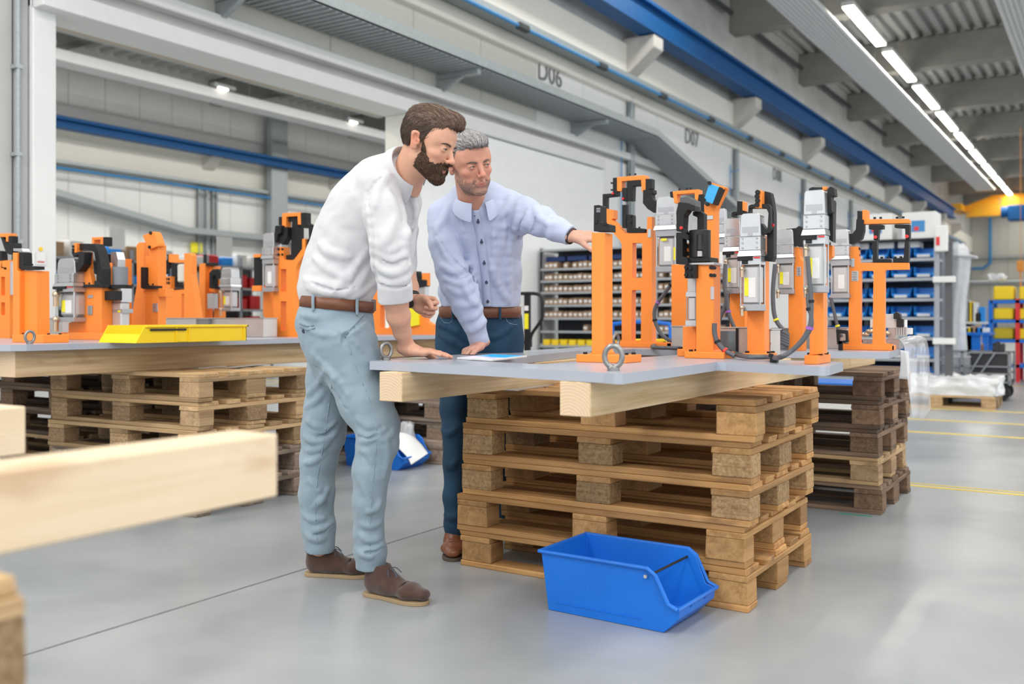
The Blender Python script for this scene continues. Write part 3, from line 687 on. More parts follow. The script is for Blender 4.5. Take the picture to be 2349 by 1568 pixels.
# ================================================================= CLAMPING FIXTURES
M_or = mat('orange_enamel', (.96, .28, .045), .42, noise=.025, nscale=5, spec=.35)
M_bk = mat('blackened_steel', (.014, .0145, .016), .5, noise=.1, nscale=25, spec=.3)
M_alu = mat('cast_aluminium', (.56, .57, .58), .3, metal=.75, noise=.05, nscale=20)
M_tube = mat('anodised_cylinder', (.58, .575, .575), .38, metal=.5)
M_cap = mat('cylinder_cap', (.42, .43, .45), .4, metal=.5)
M_brass = mat('brass_fitting', (.62, .48, .34), .28, metal=.9)
M_stk = mat('sticker_yellow', (.90, .80, .02), .5)
M_stw = mat('sticker_white', (.80, .80, .78), .5)
M_red = mat('red_plug', (.75, .03, .03), .4)
M_cab = mat('grey_cable', (.10, .105, .12), .45)
M_tie = mat('purple_tie', (.35, .12, .5), .4)
M_cyan = mat('cyan_block', (.04, .40, .78), .4)
M_steelbox = mat('sheet_steel_box', (.60, .58, .55), .35, metal=.6, noise=.08)
def C4(p): return (1300+p[0]/3.2674, 380+p[1]/3.2674)
def C5(p): return (1650+p[0]/3.408, 400+p[1]/3.408)
def LA(p): return (p[0]/3.564, 460+p[1]/3.564)
def LB_(p): return (300+p[0]/3.563, 460+p[1]/3.563)
class Fix:
    def __init__(s, label, cf, Y, zb, anchor, gy=1e9, name='clamping_fixture', cat='fixture', group=None):
        s.cf, s.Y, s.zb, s.gy = cf, Y, zb, gy
        p = onY(*cf(anchor), Y); s.org = Vector((p.x, Y, zb)); s.t = thing(name, label, cat, s.org, 0, group)
    def w(s, p, dy=0):
        v = onY(*s.cf(p), s.Y+dy)
        if p[1] >= s.gy: v.z = s.zb
        if v.z < s.zb: v.z = s.zb
        return v
    def th(s, pc, pf, dy=0):
        """thickness so that the side face of the corner at pixel pc reaches pixel pf"""
        a = s.w((pc, 0), dy); x = s.cf((pf, 0))[0]; v = _dir(x); return max(.008, a.x/v.x*v.y-(s.Y+dy))
    def poly(s, name, pts, th, m, dy=0, bev=.0012, label=None):
        P = [s.w(p, dy) for p in pts]; mb = MB(s.org); mb.prism(P, (0, th, 0), bev=bev)
        return mb.build(name, m, s.t, label=label)
    def frame(s, name, outer, holes, th, m, dy=0):
        P = [s.w(p, dy) for p in outer]; H = [[s.w(p, dy) for p in h] for h in holes]
        o2 = [(p.x, p.z) for p in P]; h2 = [[(p.x, p.z) for p in h] for h in H]
        bm = plate(o2, h2, 0, th)
        for v in bm.verts: v.co = Vector((v.co.x-s.org.x, s.Y+dy+v.co.z-s.org.y, v.co.y-s.org.z))
        bmesh.ops.recalc_face_normals(bm, faces=bm.faces)
        me = bpy.data.meshes.new(name); bm.to_mesh(me); bm.free(); return mesh_obj(name, me, m, s.t)
    def box(s, name, x0, y0, x1, y1, th, m, dy=0, bev=.0012, label=None):
        a = s.w((x0, y0), dy); b = s.w((x1, y1), dy); mb = MB(s.org)
        mb.box(a.x, b.x, a.y, a.y+th, min(a.z, b.z), max(a.z, b.z), bev=bev); return mb.build(name, m, s.t, label=label)
    def bolts(s, pts, r=.006, dy=0, up=False, m=None):
        for p in pts:
            v = s.w(p, dy); mb = MB(s.org)
            if up: mb.cyl(v, v+Vector((0, 0, .009)), r, seg=10)
            else: mb.cyl(v+Vector((0, -.008, 0)), v, r, seg=10)
            mb.build('bolt', m or M_bk, s.t)
    def base(s, x0, x1, ytop, th, dy=0, nb=2):
        """foot plate with hexagon bolts on top"""
        a = s.w((x0, ytop), dy); b = s.w((x1, ytop), dy); mb = MB(s.org); a.y -= .0045
        h = max(a.z-s.zb, .02); mb.box(a.x, b.x, a.y, a.y+th, s.zb, s.zb+h, bev=.002); mb.build('foot_plate', M_or, s.t)
        for fx, fy in ((.08, .3), (.08, .75), (.92, .3), (.92, .75))[:4]:
            x = a.x+(b.x-a.x)*fx; y = a.y+th*fy; MB(s.org).cyl((x, y, s.zb+h), (x, y, s.zb+h+.007), .0075, seg=10).build('bolt', M_bk, s.t)
    def plateid(s, x0, y0, x1, y1, dy, m=None):
        o = s.box('name_plate', x0, y0, x1, y1, .002, M_alu, dy=dy-.0022, bev=0)
        a = s.w((x0, y0), dy); b = s.w((x1, y1), dy); n = 5
        mb = MB(s.org)
        for k in range(n):
            z = a.z+(b.z-a.z)*(k+.7)/(n+.4); mb.box(a.x+(b.x-a.x)*.2, b.x-(b.x-a.x)*.2, a.y-.0032, a.y-.0022, z-.0012, z+.0012)
        mb.build('engraving', M_bk, o_parent(o, s))
    def clamp(s, x0, y0, x1, y1, dy=0, dep=None, strip=True, logo=True, fit='l', tie=True):
        """pneumatic power clamp: cast head, gear body, flange, barrel with tie rods, end cap"""
        a = s.w((x0, y0), dy); b = s.w((x1, y1), dy); W = b.x-a.x; H = a.z-b.z; D = dep or W*.75; y = s.Y+dy
        def X(f): return a.x+W*f
        def Z(f): return a.z-H*f
        mb = MB(s.org); pr = []
        # rounded head, side profile in x-z
        cr = .16
        for k in range(10):
            an = math.pi*(1-(k if k < 5 else k-1)/8); c_ = .09+cr if k < 5 else .91-cr
            pr.append((X(c_+cr*math.cos(an)), y+D*.1, Z(0)-W*cr+W*cr*math.sin(an)))
        pr += [(X(.94), y+D*.1, Z(.24)), (X(.06), y+D*.1, Z(.24))]
        mb.prism(pr, (0, D*.8, 0), bev=.002); hd = mb.build('clamp_head', M_alu, s.t)
        MB(s.org).prism([(X(.16), y+D*.1-.001, Z(.14)), (X(.84), y+D*.1-.001, Z(.14)), (X(.84), y+D*.1-.001, Z(.20)), (X(.60), y+D*.1-.001, Z(.20)), (X(.60), y+D*.1-.001, Z(.235)), (X(.40), y+D*.1-.001, Z(.235)), (X(.40), y+D*.1-.001, Z(.20)), (X(.16), y+D*.1-.001, Z(.20))], (0, .001, 0)).build('cover_plate', M_cap, o_parent(hd, s))
        if logo:
            c = Vector((X(1)-.0, y+D*.5, Z(.19))); 
            MB(s.org).cyl((X(.90), y+D*.5, Z(.19)), (X(.912), y+D*.5, Z(.19)), W*.13, seg=16).build('round_mark', M_red, o_parent(hd, s)); MB(s.org).cyl((X(.90), y+D*.5, Z(.19)), (X(.918), y+D*.5, Z(.19)), W*.10, seg=16).build('round_mark', M_stw, o_parent(hd, s))
        MB(s.org).box(X(.05), X(.95), y, y+D, Z(.385), Z(.24), bev=.003).build('clamp_body', M_alu, s.t)
        for fx in (.2, .8):
            for fz in (.26, .305, .355):
                MB(s.org).cyl((X(fx), y-.003, Z(fz)), (X(fx), y, Z(fz)), W*.045, seg=8).build('screw', M_cap, s.t)
        MB(s.org).prism([(X(.05), y-.0, Z(.385)), (X(.95), y, Z(.385)), (X(1), y-.006, Z(.44)), (X(0), y-.006, Z(.44))], (0, D+.004, 0)).build('flange', M_alu, s.t)
        if strip:
            MB(s.org).box(X(0), X(.62), y-.006, y+.01, Z(.485), Z(.44), bev=.001).build('sensor_strip', M_bk, s.t)
            MB(s.org).box(X(.18), X(.42), y-.004, y+.01, Z(.52), Z(.485), bev=.001).build('connector', M_bk, s.t)
            MB(s.org).box(X(.68), X(.95), y-.004, y-.003, Z(.465), Z(.45)).build('red_label', M_red, s.t)
        MB(s.org).box(X(.06), X(.96), y+.002, y+D*.95, Z(.53), Z(.44), bev=.002).build('cylinder_cap', M_cap if not strip else M_alu, s.t)
        mb = MB(s.org); mb.box(X(.12), X(.90), y+D*.14, y+D*.82, Z(.935), Z(.53), bev=W*.10); mb.build('barrel', M_tube, s.t)
        for fx in (.11, .92):
            for fy in (.08, .88): MB(s.org).cyl((X(fx), y+D*fy, Z(.94)), (X(fx), y+D*fy, Z(.52)), W*.032, seg=8).build('tie_rod', M_alu, s.t)
        MB(s.org).box(X(.06), X(.96), y+.002, y+D*.95, Z(1.0), Z(.93), bev=.002).build('end_cap', M_cap, s.t)
        MB(s.org).box(X(.42), X(.72), y+D*.14-.001, y+D*.14, Z(.86), Z(.66)).build('label', M_stw, s.t)
        fx = .22 if fit == 'l' else .8
        if fit:
            for f in (.57, .965):
                mb = MB(s.org); c = Vector((X(fx), y-.012, Z(f))); mb.cyl(c+Vector((0, .018, 0)), c, W*.085, seg=10); mb.ball(c, W*.10, 10); mb.cyl(c, c+Vector((0, 0, -W*.34)), W*.075, seg=10)
                mb.build('hose_fitting', M_brass, s.t, smooth=True)
            MB(s.org).box(X(.26), X(.42), y+D*.14-.003, y+D*.14-.001, Z(.845), Z(.66)).build('warning_sticker', M_stk, s.t)
        return X, Z, y, D
def o_parent(o, s):
    return o
def cable(pts, r, label, group=None, m=None, ties=()):
    P = smoothpath(pts, 7); mb = MB(P[0]); mb.tube(P, r, 10); o = mb.build('pneumatic_hose', m or M_cab, smooth=True); tag(o, label, 'hose', group)
    for f, mm in ties:
        i = int(f*(len(P)-2)); MB(P[0]).cyl(P[i], P[i]+(P[i+1]-P[i]).normalized()*.009, r*1.35, seg=10).build('cable_tie', mm, o)
    return o

ZT = ZP+.0003
# ---- A: front left post with black angle
YA = onZ(1325, 830, ZP).y
A = Fix('plain orange post with black angle bracket, nearest the pointing hand', C4, YA, ZT, (260, 1470), 1465)
A.base(75, 443, 1412, .13); A.poly('post', [(187, 500), (285, 502), (285, 1380), (300, 1402), (300, 1420), (160, 1420), (187, 1395)], A.th(285, 345), M_or, dy=.03)
A.poly('angle_bracket', [(203, 296), (243, 293), (250, 300), (250, 422), (318, 440), (320, 492), (201, 490)], .05, M_bk, dy=.03)
A.bolts([(222, 430), (290, 445)], .006, .03, True)
for k in range(8): A.box('serration', 222, 318+k*12, 250, 322+k*12, .002, M_cap, dy=.028, bev=0) if k < 3 else None
# ---- B: H-shaped frame with hoop
YB = onZ(1405, 795.5, ZP).y
B = Fix('orange ladder-shaped frame holding a black and orange hoop, behind the plain post', C4, YB, ZT, (540, 1355), 1345)
tb = B.th(632, 662)
B.frame('frame', [(295, 320), (350, 330), (352, 395), (335, 400), (440, 506), (600, 504), (604, 384), (640, 382), (640, 1315), (655, 1322), (752, 1322), (752, 1355), (345, 1352), (345, 1318), (402, 1318), (412, 1300), (412, 590), (398, 560), (300, 445)],
        [[(492, 578), (560, 578), (565, 585), (565, 835), (558, 840), (492, 838)], [(492, 932), (553, 930), (558, 938), (556, 1300), (550, 1310), (486, 1310), (488, 940)]], tb, M_or)
B.base(340, 752, 1322, .11)
B.poly('lower_angle', [(450, 365), (488, 365), (495, 372), (495, 462), (585, 472), (585, 501), (450, 501)], .04, M_bk)
B.poly('link', [(415, 292), (447, 292), (447, 466), (415, 466)], .03, M_bk)
B.poly('upper_angle', [(452, 112), (556, 105), (556, 148), (496, 152), (492, 262), (452, 262)], .04, M_bk)
B.poly('link', [(415, 165), (450, 165), (450, 262), (437, 268), (415, 262)], .03, M_bk)
B.poly('hoop', [(376, 85), (585, 70), (592, 78), (590, 200), (562, 196), (556, 105), (412, 116), (412, 190), (376, 190)], .045, M_or)
B.poly('clamp_jaw', [(345, 90), (376, 88), (378, 226), (345, 226)], .04, M_bk)
B.poly('hook_arm', [(268, 212), (345, 206), (345, 228), (378, 228), (300, 236), (298, 422), (268, 422)], .03, M_bk)
B.poly('clamp_jaw', [(590, 98), (637, 98), (637, 172), (590, 186)], .04, M_bk)
B.poly('swing_arm', [(572, 180), (648, 178), (650, 205), (636, 215), (640, 245), (662, 264), (706, 270), (718, 290), (716, 345), (650, 352), (604, 322), (570, 280)], .045, M_bk, dy=-.01)
B.bolts([(340, 130), (340, 182), (492, 200), (492, 242), (483, 378), (483, 424)], .005, 0)
B.bolts([(348, 208), (425, 247)], .006, -.001, m=M_red)
B.bolts([(500, 470), (545, 470), (473, 72), (515, 70)], .005, .02, True)
B.clamp(652, 236, 822, 792, dy=-.06, strip=False, fit=None)
B.box('name_plate', 606, 474, 632, 536, .002, M_alu, dy=-.003); B.box('yellow_tag', 706, 545, 748, 562, .002, M_stk, dy=-.063); B.box('warning_sticker', 800, 610, 814, 708, .002, M_stk, dy=-.062)
# ---- C: front centre post with black sleeve cylinder and C-shaped black jaw
YC = onZ(1571, 821, ZP).y
C = Fix('orange post carrying a black round sleeve and a tall black jaw, front centre', C4, YC, ZT, (1030, 1440), 1436)
C.base(885, 1180, 1392, .12); C.base(830, 950, 1372, .05, dy=.16)
C.poly('post', [(970, 740), (1100, 742), (1100, 1380), (1118, 1400), (950, 1400), (970, 1385)], .075, M_or, dy=.03)
C.poly('gusset', [(870, 1205), (970, 1205), (970, 1395), (868, 1395)], .03, M_or, dy=.12)
C.poly('flange_plate', [(915, 690), (1072, 684), (1076, 718), (912, 722)], .09, M_bk, dy=.02)
C.poly('shim', [(845, 728), (1100, 722), (1104, 742), (845, 742)], .09, M_alu, dy=.02)
v = C.w((998, 600), .06); Zt = C.w((998, 484), .06).z; Zb = C.w((998, 688), .06).z
r_ = .041
mb = MB(C.org); n = 16
pr = [(r_, Zb-Zt), (r_, 0), (r_*.78, 0), (r_*.74, -.012)]
mb.lathe([(r_, Zb-Zt), (r_, -.002), (r_-.002, 0), (r_*.6, 0)], (v.x, v.y, Zt), seg=24); mb.build('sleeve', M_blk, C.t, smooth=True)
C.box('sleeve_window', 972, 512, 1022, 640, .004, mat('deep_black', (.004, .004, .004), .6), dy=.0155)
C.box('plunger', 978, 636, 1010, 680, .01, M_alu, dy=.012)
mb = MB(C.org); q = C.w((995, 516), .012); q2 = C.w((995, 630), .012); mb.cyl((q.x, q.y+.004, q2.z), (q.x, q.y+.004, q.z), .013, .009, seg=14); mb.build('piston', M_blk, C.t, smooth=True)
C.poly('jaw_plate', [(820, 500), (868, 500), (868, 680), (905, 690), (905, 738), (818, 735)], .045, M_bk)
C.poly('jaw', [(820, 345), (838, 272), (900, 278), (962, 300), (962, 340), (905, 330), (878, 370), (872, 470), (885, 510), (912, 520), (912, 560), (868, 545), (860, 498), (822, 490)], .05, M_bk)
C.poly('jaw_head', [(848, 238), (905, 230), (962, 260), (962, 330), (900, 320), (848, 300)], .06, mat('dark_grey_steel', (.09, .095, .10), .45), dy=.02)
C.poly('arm', [(945, 345), (1000, 338), (1028, 360), (1028, 520), (978, 520), (978, 385), (945, 372)], .035, M_bk, dy=.06)
C.bolts([(862, 466)], .006, -.001, m=M_red)
C.bolts([(898, 762), (928, 768), (898, 818), (928, 826)], .007, .005)
C.box('clamp_block', 884, 742, 968, 840, .05, M_bk, dy=.005)
C.poly('orange_lug', [(865, 575), (948, 585), (948, 680), (865, 680)], .04, M_or, dy=.07)
C.bolts([(908, 602), (908, 658)], .008, .07)
C.bolts([(1085, 762), (1110, 764), (1085, 820), (1110, 822)], .007, .03)
C.box('barrel_neck', 905, 845, 968, 945, .04, M_tube, dy=.07); C.box('cylinder_cap', 892, 945, 970, 982, .06, M_alu, dy=.06); C.box('barrel', 905, 980, 970, 1160, .05, M_tube, dy=.065, bev=.006); C.box('end_cap', 888, 1158, 970, 1200, .06, M_alu, dy=.06)
for x in (897, 966): C.box('tie_rod', x-3, 980, x+3, 1160, .006, M_alu, dy=.062)
C.box('name_plate', 1076, 905, 1104, 1003, .002, M_alu, dy=.027)
# ---- D: tall tilted post with cyan block
YD = 3.85
D = Fix('tall orange post with a tilted head and bright cyan block', C4, YD, ZT, (1070, 1300), 1290)
D.poly('post', [(1030, 290), (1030, 1300), (1112, 1300), (1112, 335), (1124, 300), (1186, 168), (1168, 150), (1090, 262), (1046, 292)], .05, M_or)
D.poly('pressure_block', [(1068, 132), (1142, 158), (1092, 286), (1026, 262)], .03, M_cyan, dy=-.035, label='bright cyan block')
D.poly('block_holder', [(1142, 158), (1168, 166), (1112, 292), (1092, 286)], .04, M_bk, dy=-.035)
D.poly('head_plate', [(1082, 124), (1186, 160), (1176, 176), (1070, 140)], .04, M_or, dy=-.03)
D.bolts([(1072, 130), (1058, 290), (1030, 256)], .008, -.035); D.box('name_plate', 1034, 374, 1096, 402, .002, M_alu, dy=-.003)
# ---- E: rear fixture with second hoop
YEf = 4.35
E_ = Fix('rear orange fixture with a small orange hoop behind the black jaw', C4, YEf, ZT, (840, 1210), 1290)
E_.poly('post', [(785, 740), (905, 735), (905, 1290), (785, 1290)], .07, M_or)
E_.poly('hoop', [(792, 192), (985, 176), (990, 180), (988, 300), (962, 296), (958, 204), (824, 214), (830, 280), (806, 280)], .05, M_or, dy=-.02)
E_.poly('clamp_jaw', [(772, 196), (794, 190), (798, 238), (776, 236)], .04, M_bk, dy=-.02); E_.poly('swing_arm', [(988, 215), (1026, 212), (1030, 350), (1052, 400), (1000, 400), (970, 330), (975, 290)], .04, M_bk, dy=-.02)
E_.bolts([(846, 184), (902, 180), (930, 178)], .005, 0, True)
E_.clamp(920, 425, 1040, 830, dy=.05, strip=False, fit=None)
E_.clamp(1108, 322, 1190, 810, dy=.02, strip=False, fit=None)
# ---- F: right centre post with power clamp
pF = onZ(1732, 822.5, ZP); YF = pF.y
F_ = Fix('orange post with the large silver power clamp and black swing arm', C5, YF, ZT, (280, 1440), 1432)
F_.base(182, 385, 1402, .11)
F_.poly('post', [(218, 1000), (290, 1000), (290, 480), (352, 478), (352, 1390), (366, 1410), (205, 1410), (218, 1395)], .06, M_or, dy=.035)
F_.clamp(144, 306, 330, 1066, dy=-.03)
F_.poly('swing_arm', [(300, 345), (375, 440), (384, 300), (366, 262), (235, 262), (236, 300), (224, 300), (228, 244), (248, 234), (385, 228), (398, 250), (402, 420), (385, 458), (340, 468), (305, 440)], .04, M_bk, dy=-.01)
F_.poly('jaw', [(330, 125), (398, 140), (412, 200), (425, 300), (425, 640), (412, 680), (362, 676), (352, 640), (372, 625), (372, 455), (400, 430), (398, 240), (330, 220)], .04, M_bk, dy=.02)
F_.poly('orange_block', [(282, 122), (328, 122), (328, 262), (280, 260)], .045, M_or, dy=-.02)
F_.bolts([(303, 140), (298, 172), (302, 205), (297, 238)], .009, -.02)
F_.bolts([(420, 398)], .006, .02, m=M_red)
F_.box('name_plate', 336, 556, 350, 638, .002, M_alu, dy=.032); F_.box('name_plate', 336, 705, 352, 812, .002, M_alu, dy=.032)
# ---- G: second clamp behind F
YG = 4.05
G = Fix('silver clamp fixture half hidden behind the large power clamp', C5, YG, ZT, (120, 1200), 1260)
G.poly('post', [(80, 700), (200, 690), (200, 1262), (80, 1262)], .08, M_or, dy=.05)
G.clamp(28, 344, 168, 930, dy=0)
G.poly('swing_arm', [(95, 330), (95, 300), (110, 290), (215, 290), (225, 330), (200, 345), (190, 310), (118, 312), (118, 335)], .04, M_bk); G.poly('jaw', [(138, 208), (182, 210), (182, 300), (138, 295)], .04, M_bk); G.poly('orange_block', [(180, 210), (198, 212), (198, 285), (180, 282)], .04, M_or)
# ---- H: right-hand front post
pH = onZ(1876, 835.7, ZP); YH = pH.y
H_ = Fix('rightmost front orange post with a tall silver power clamp and hanging hoses', C5, YH, ZT, (730, 1485), 1478)
H_.base(666, 770, 1412, H_.th(770, 874))
H_.poly('post', [(706, 925), (800, 925), (800, 345), (830, 345), (830, 540), (814, 560), (814, 1400), (690, 1412), (706, 1400)], H_.th(812, 843, .03), M_or, dy=.03)
H_.poly('shoulder', [(812, 545), (885, 555), (885, 640), (812, 700)], .03, M_or, dy=.05)
H_.clamp(642, 126, 834, 922, dy=-.05)
H_.poly('swing_arm', [(808, 190), (838, 180), (846, 110), (868, 92), (896, 104), (902, 165), (872, 172), (878, 290), (845, 315), (808, 300)], .04, M_bk, dy=-.01)
H_.bolts([(822, 204), (820, 286)], .008, -.012, m=mat('bolt_steel', (.35, .5, .5), .3, metal=.8))
H_.poly('jaw', [(840, 300), (882, 300), (888, 212), (876, 200), (888, 195), (888, 530), (846, 500)], .04, M_bk, dy=.02)
H_.poly('cross_block', [(700, 110), (725, 98), (808, 100), (808, 130), (700, 130)], .04, M_bk, dy=.01); H_.box('orange_block', 806, 96, 838, 122, .03, M_or, dy=.0)
H_.box('name_plate', 836, 392, 848, 475, .002, M_alu, dy=.03); H_.box('name_plate', 832, 690, 854, 805, .002, M_alu, dy=.027)
# ---- I: rear middle fixture
YI = 4.45
I_ = Fix('rear orange fixture with a silver clamp, between the two tall clamps', C5, YI, ZT, (640, 1200), 1300)
I_.poly('post', [(585, 565), (625, 568), (628, 640), (652, 680), (655, 1300), (540, 1300), (540, 935), (585, 935)], .06, M_or, dy=.03)
I_.clamp(430, 432, 585, 932, dy=0, strip=False)
I_.poly('swing_arm', [(520, 425), (600, 418), (620, 402), (652, 410), (652, 560), (600, 560), (555, 520), (552, 460)], .05, M_bk, dy=.02); I_.plateid(604, 722, 640, 792, .03)
# ---- J: right frame with black hoop
YJ = onZ(1990, 803, ZP).y
J = Fix('wide orange two-legged frame with a square black hoop at the right end', C5, YJ, ZT, (1150, 1370), 1364)
J.frame('frame', [(1015, 562), (1085, 562), (1090, 600), (1095, 690), (1478, 690), (1480, 742), (1300, 745), (1292, 760), (1290, 1310), (1300, 1322), (1352, 1325), (1352, 1370), (945, 1368), (945, 1326), (1010, 1322)],
        [[(1112, 752), (1200, 752), (1206, 762), (1198, 1315), (1188, 1325), (1112, 1325), (1102, 1315), (1106, 765)]], .035, M_or)
J.base(945, 1352, 1330, .10)
J.plateid(1034, 756, 1088, 832, 0); J.box('name_plate', 1028, 656, 1056, 722, .002, M_alu, dy=-.003)
J.poly('upper_rail', [(1118, 276), (1156, 278), (1160, 340), (1175, 350), (1482, 348), (1486, 380), (1135, 388), (1118, 385)], .05, M_or)
J.poly('clamp_jaw', [(1078, 284), (1118, 286), (1118, 390), (1078, 390)], .04, M_bk)
J.poly('swing_arm', [(1072, 348), (1128, 352), (1128, 440), (1112, 500), (1040, 540), (950, 548), (946, 480), (958, 460), (1040, 462), (1066, 430)], .045, M_bk, dy=-.01)
J.poly('tee_bracket', [(1168, 393), (1282, 393), (1282, 424), (1248, 428), (1240, 510), (1206, 510), (1206, 430), (1168, 426)], .04, M_bk)
J.poly('angle_bracket', [(1370, 390), (1488, 390), (1488, 512), (1456, 512), (1452, 420), (1370, 415)], .04, M_bk)
J.poly('lower_angle', [(1200, 520), (1232, 520), (1232, 660), (1338, 662), (1338, 688), (1198, 688)], .04, M_bk)
J.poly('lower_angle', [(1450, 518), (1482, 518), (1480, 688), (1358, 688), (1358, 655), (1440, 650)], .04, M_bk)
J.bolts([(1222, 490), (1468, 484)], .008, -.001, m=M_red); J.bolts([(1215, 348), (1262, 347), (1390, 345), (1438, 343), (1270, 658), (1320, 657), (1376, 657), (1420, 655)], .006, .02, True); J.bolts([(1090, 582), (1090, 632)], .008, .02)
J.clamp(858, 430, 1020, 965, dy=-.04, strip=False, fit=None)

# ---- eye bolts
def eyebolt(px, py, z, s, label, rz=0, r=.0275):
    p = onZ(px, py, z); t = thing('eye_bolt', label, 'eye bolt', (p.x, p.y, z+.0004), rz)
    MB().lathe([(.019, 0), (.019, .010), (.016, .013)], (0, 0, 0), seg=20).build('collar', M_eye, t, smooth=True)
    mb = MB(); mb.tube([(r*math.cos(a), 0, .013+r*1.12+r*1.2*math.sin(a)) for a in [2*math.pi*k/24 for k in range(24)]],   .0088, 10, closed=True); mb.build('ring', M_eye, t, smooth=True)
    t.scale = (s, s, s); return t
M_eye = mat('eye_bolt_steel', (.30, .295, .285), .33, metal=.8, noise=.1, nscale=40)
eyebolt(1407, 850, ZP, .93, 'forged steel eye bolt at the near right corner of the near plate', .25)
eyebolt(886, 825.5, ZP, .80, 'forged steel eye bolt beside the younger man\'s flat hand', TH+.7)
eyebolt(1413, 797.5, ZP, .9, 'small distant eye bolt behind the plain orange post', TH+.9)
_p = Vector((-4.40, 2.65, ZL)); eyebolt(CX+FPX*_p.dot(RV)/_p.dot(FV), HY+FPX*(1-ZL)/_p.dot(FV), ZL, .80, 'forged steel eye bolt on the near corner of the left plate', TH+.9)
eyebolt(1812, 802, ZP, .9, 'pale eye bolt lying among the cables, nearer of two', .5); eyebolt(1836, 800, ZP, .9, 'pale eye bolt among the cables, farther of two', -.3)

# ---- hoses and boxes on the near table
def cpts(L, cf, Y): return [onY(*cf(p), Y) for p in L]
for k in (0, 1):
    cable(cpts([(692+22*k, 930+10*k) if k == 0 else (690, 640), (700+18*k, 1040-60*k), (718, 1100), (705+12*k, 1190), (650+10*k, 1290), (560+6*k, 1380), (470, 1425+8*k)], C5, YH-.07) +
          [Vector((q.x, q.y, ZP+.012)) for q in (onZ(*C5((380, 1448+8*k)), ZP), onZ(*C5((220, 1445+9*k)), ZP), onZ(*C5((120, 1415+12*k)), ZP), onZ(*C5((95-10*k, 1390)), ZP), onZ(*C5((150, 1368)), ZP))],
          .0072, 'grey hose looping down from the right-hand clamp, %s of two' % ('outer', 'inner')[k], None, ties=[(.10, M_bk), (.28, M_tie)])
cable(cpts([(820, 775), (800, 860), (730, 960), (665, 1060), (660, 1150), (690, 1230), (740, 1290), (820, 1325)], C4, YB-.12), .0095, 'grey hose hanging in an arc from the ladder-shaped frame clamp', None, ties=[(.2, M_bk), (.38, M_tie), (.6, M_bk)])
cable([Vector((q.x, q.y, ZP+.012)) for q in (onZ(*C4((870, 1325)), ZP), onZ(*C4((760, 1335)), ZP), onZ(*C4((660, 1362)), ZP), onZ(*C4((660, 1380)), ZP), onZ(*C4((860, 1385)), ZP))], .0095, 'flat lying loop of grey hose left of the front centre post', None)
cable(cpts([(1108, 1180), (1108, 1250), (1130, 1320), (1180, 1380), (1260, 1425)], C4, YC+.02), .009, 'grey hose running down the right side of the front centre post', None, ties=[(.5, M_bk), (.8, M_red)])
cable(cpts([(48, 700), (40, 860), (58, 960), (72, 1080), (110, 1180), (140, 1230)], C5, YG-.03), .009, 'grey hose below the half hidden clamp, right branch', None, ties=[(.6, M_tie)])
cable(cpts([(60, 930), (50, 1010), (10, 1110), (-20, 1180)], C5, YG-.03), .009, 'grey hose below the half hidden clamp, left branch')
cable(cpts([(437, 700), (420, 900), (425, 1060), (450, 1150), (500, 1215)], C5, YI-.05), .010, 'grey hose with yellow tie below the rear middle clamp', None, ties=[(.72, M_stk)])
cable(cpts([(870, 960), (890, 1040), (915, 1150), (940, 1230), (960, 1270)], C5, YJ-.03), .008, 'dark hose with yellow tie below the right end clamp', None, ties=[(.6, M_stk)])
def metalbox(label, cf, x0, y0, x1, y1, Y, th, m=None, open_=False, name='junction_box'):
    a = onY(*cf((x0, y0)), Y); b = onY(*cf((x1, y1)), Y); b.z = ZP+.0004; t = thing(name, label, 'box', (a.x, Y, b.z)); o = (a.x, Y, b.z)
    mb = MB(o); mb.box(a.x, b.x, Y, Y+th, b.z, a.z, bev=.002); mb.build('housing', m or M_steelbox, t)
    MB(o).box(a.x-.004, b.x+.004, Y-.004, Y+th+.004, a.z, a.z+.004).build('lid', M_steelbox, t)
    if open_:
        MB(o).box(a.x+.012, b.x-.045, Y-.003, Y, b.z+.012, a.z-.012).build('window', mat('smoked_window', (.10, .15, .17), .12, spec=.8), t)
        for e in ((a.x, a.x+.010), (b.x-.045, b.x-.035)): MB(o).box(e[0], e[1], Y-.005, Y, b.z, a.z).build('seal', M_bk, t)
    for fx in (.88,): MB(o).cyl((a.x+(b.x-a.x)*fx, Y-.003, (a.z+b.z)/2), (a.x+(b.x-a.x)*fx, Y, (a.z+b.z)/2), .004, seg=8).build('screw', M_silver, t)
    return t
metalbox('sheet steel box with a dark window behind the front centre post', C4, 1112, 1215, 1352, 1425, 3.72, .10, open_=True)
metalbox('plain steel box edge behind the large clamp post', C5, 356, 1215, 405, 1390, 3.66, .12)
metalbox('dark cable box behind the grey cables at the middle of the near table', C5, 405, 1203, 545, 1330, 4.62, .12, m=mat('dark_box', (.20, .215, .22), .4))
metalbox('bare steel channel box at the rear of the near table', C5, 548, 1200, 1000, 1345, 4.86, .10)
metalbox('small steel box behind the hose left of the front centre post', C4, 785, 1205, 870, 1325, 4.2, .10)
for k in range(5):
    cable([onY(*C5((405, 1230+24*k)), 4.45), onY(*C5((470, 1222+22*k)), 4.44), onY(*C5((545, 1258+20*k)), 4.45)], .010, 'grey cable bundled behind the large clamp post, %s from the top' % ('first', 'second', 'third', 'fourth', 'fifth')[k], 'cable bundle strands', ties=[(.3, MATS['cyan_block'])] if k == 0 else ())
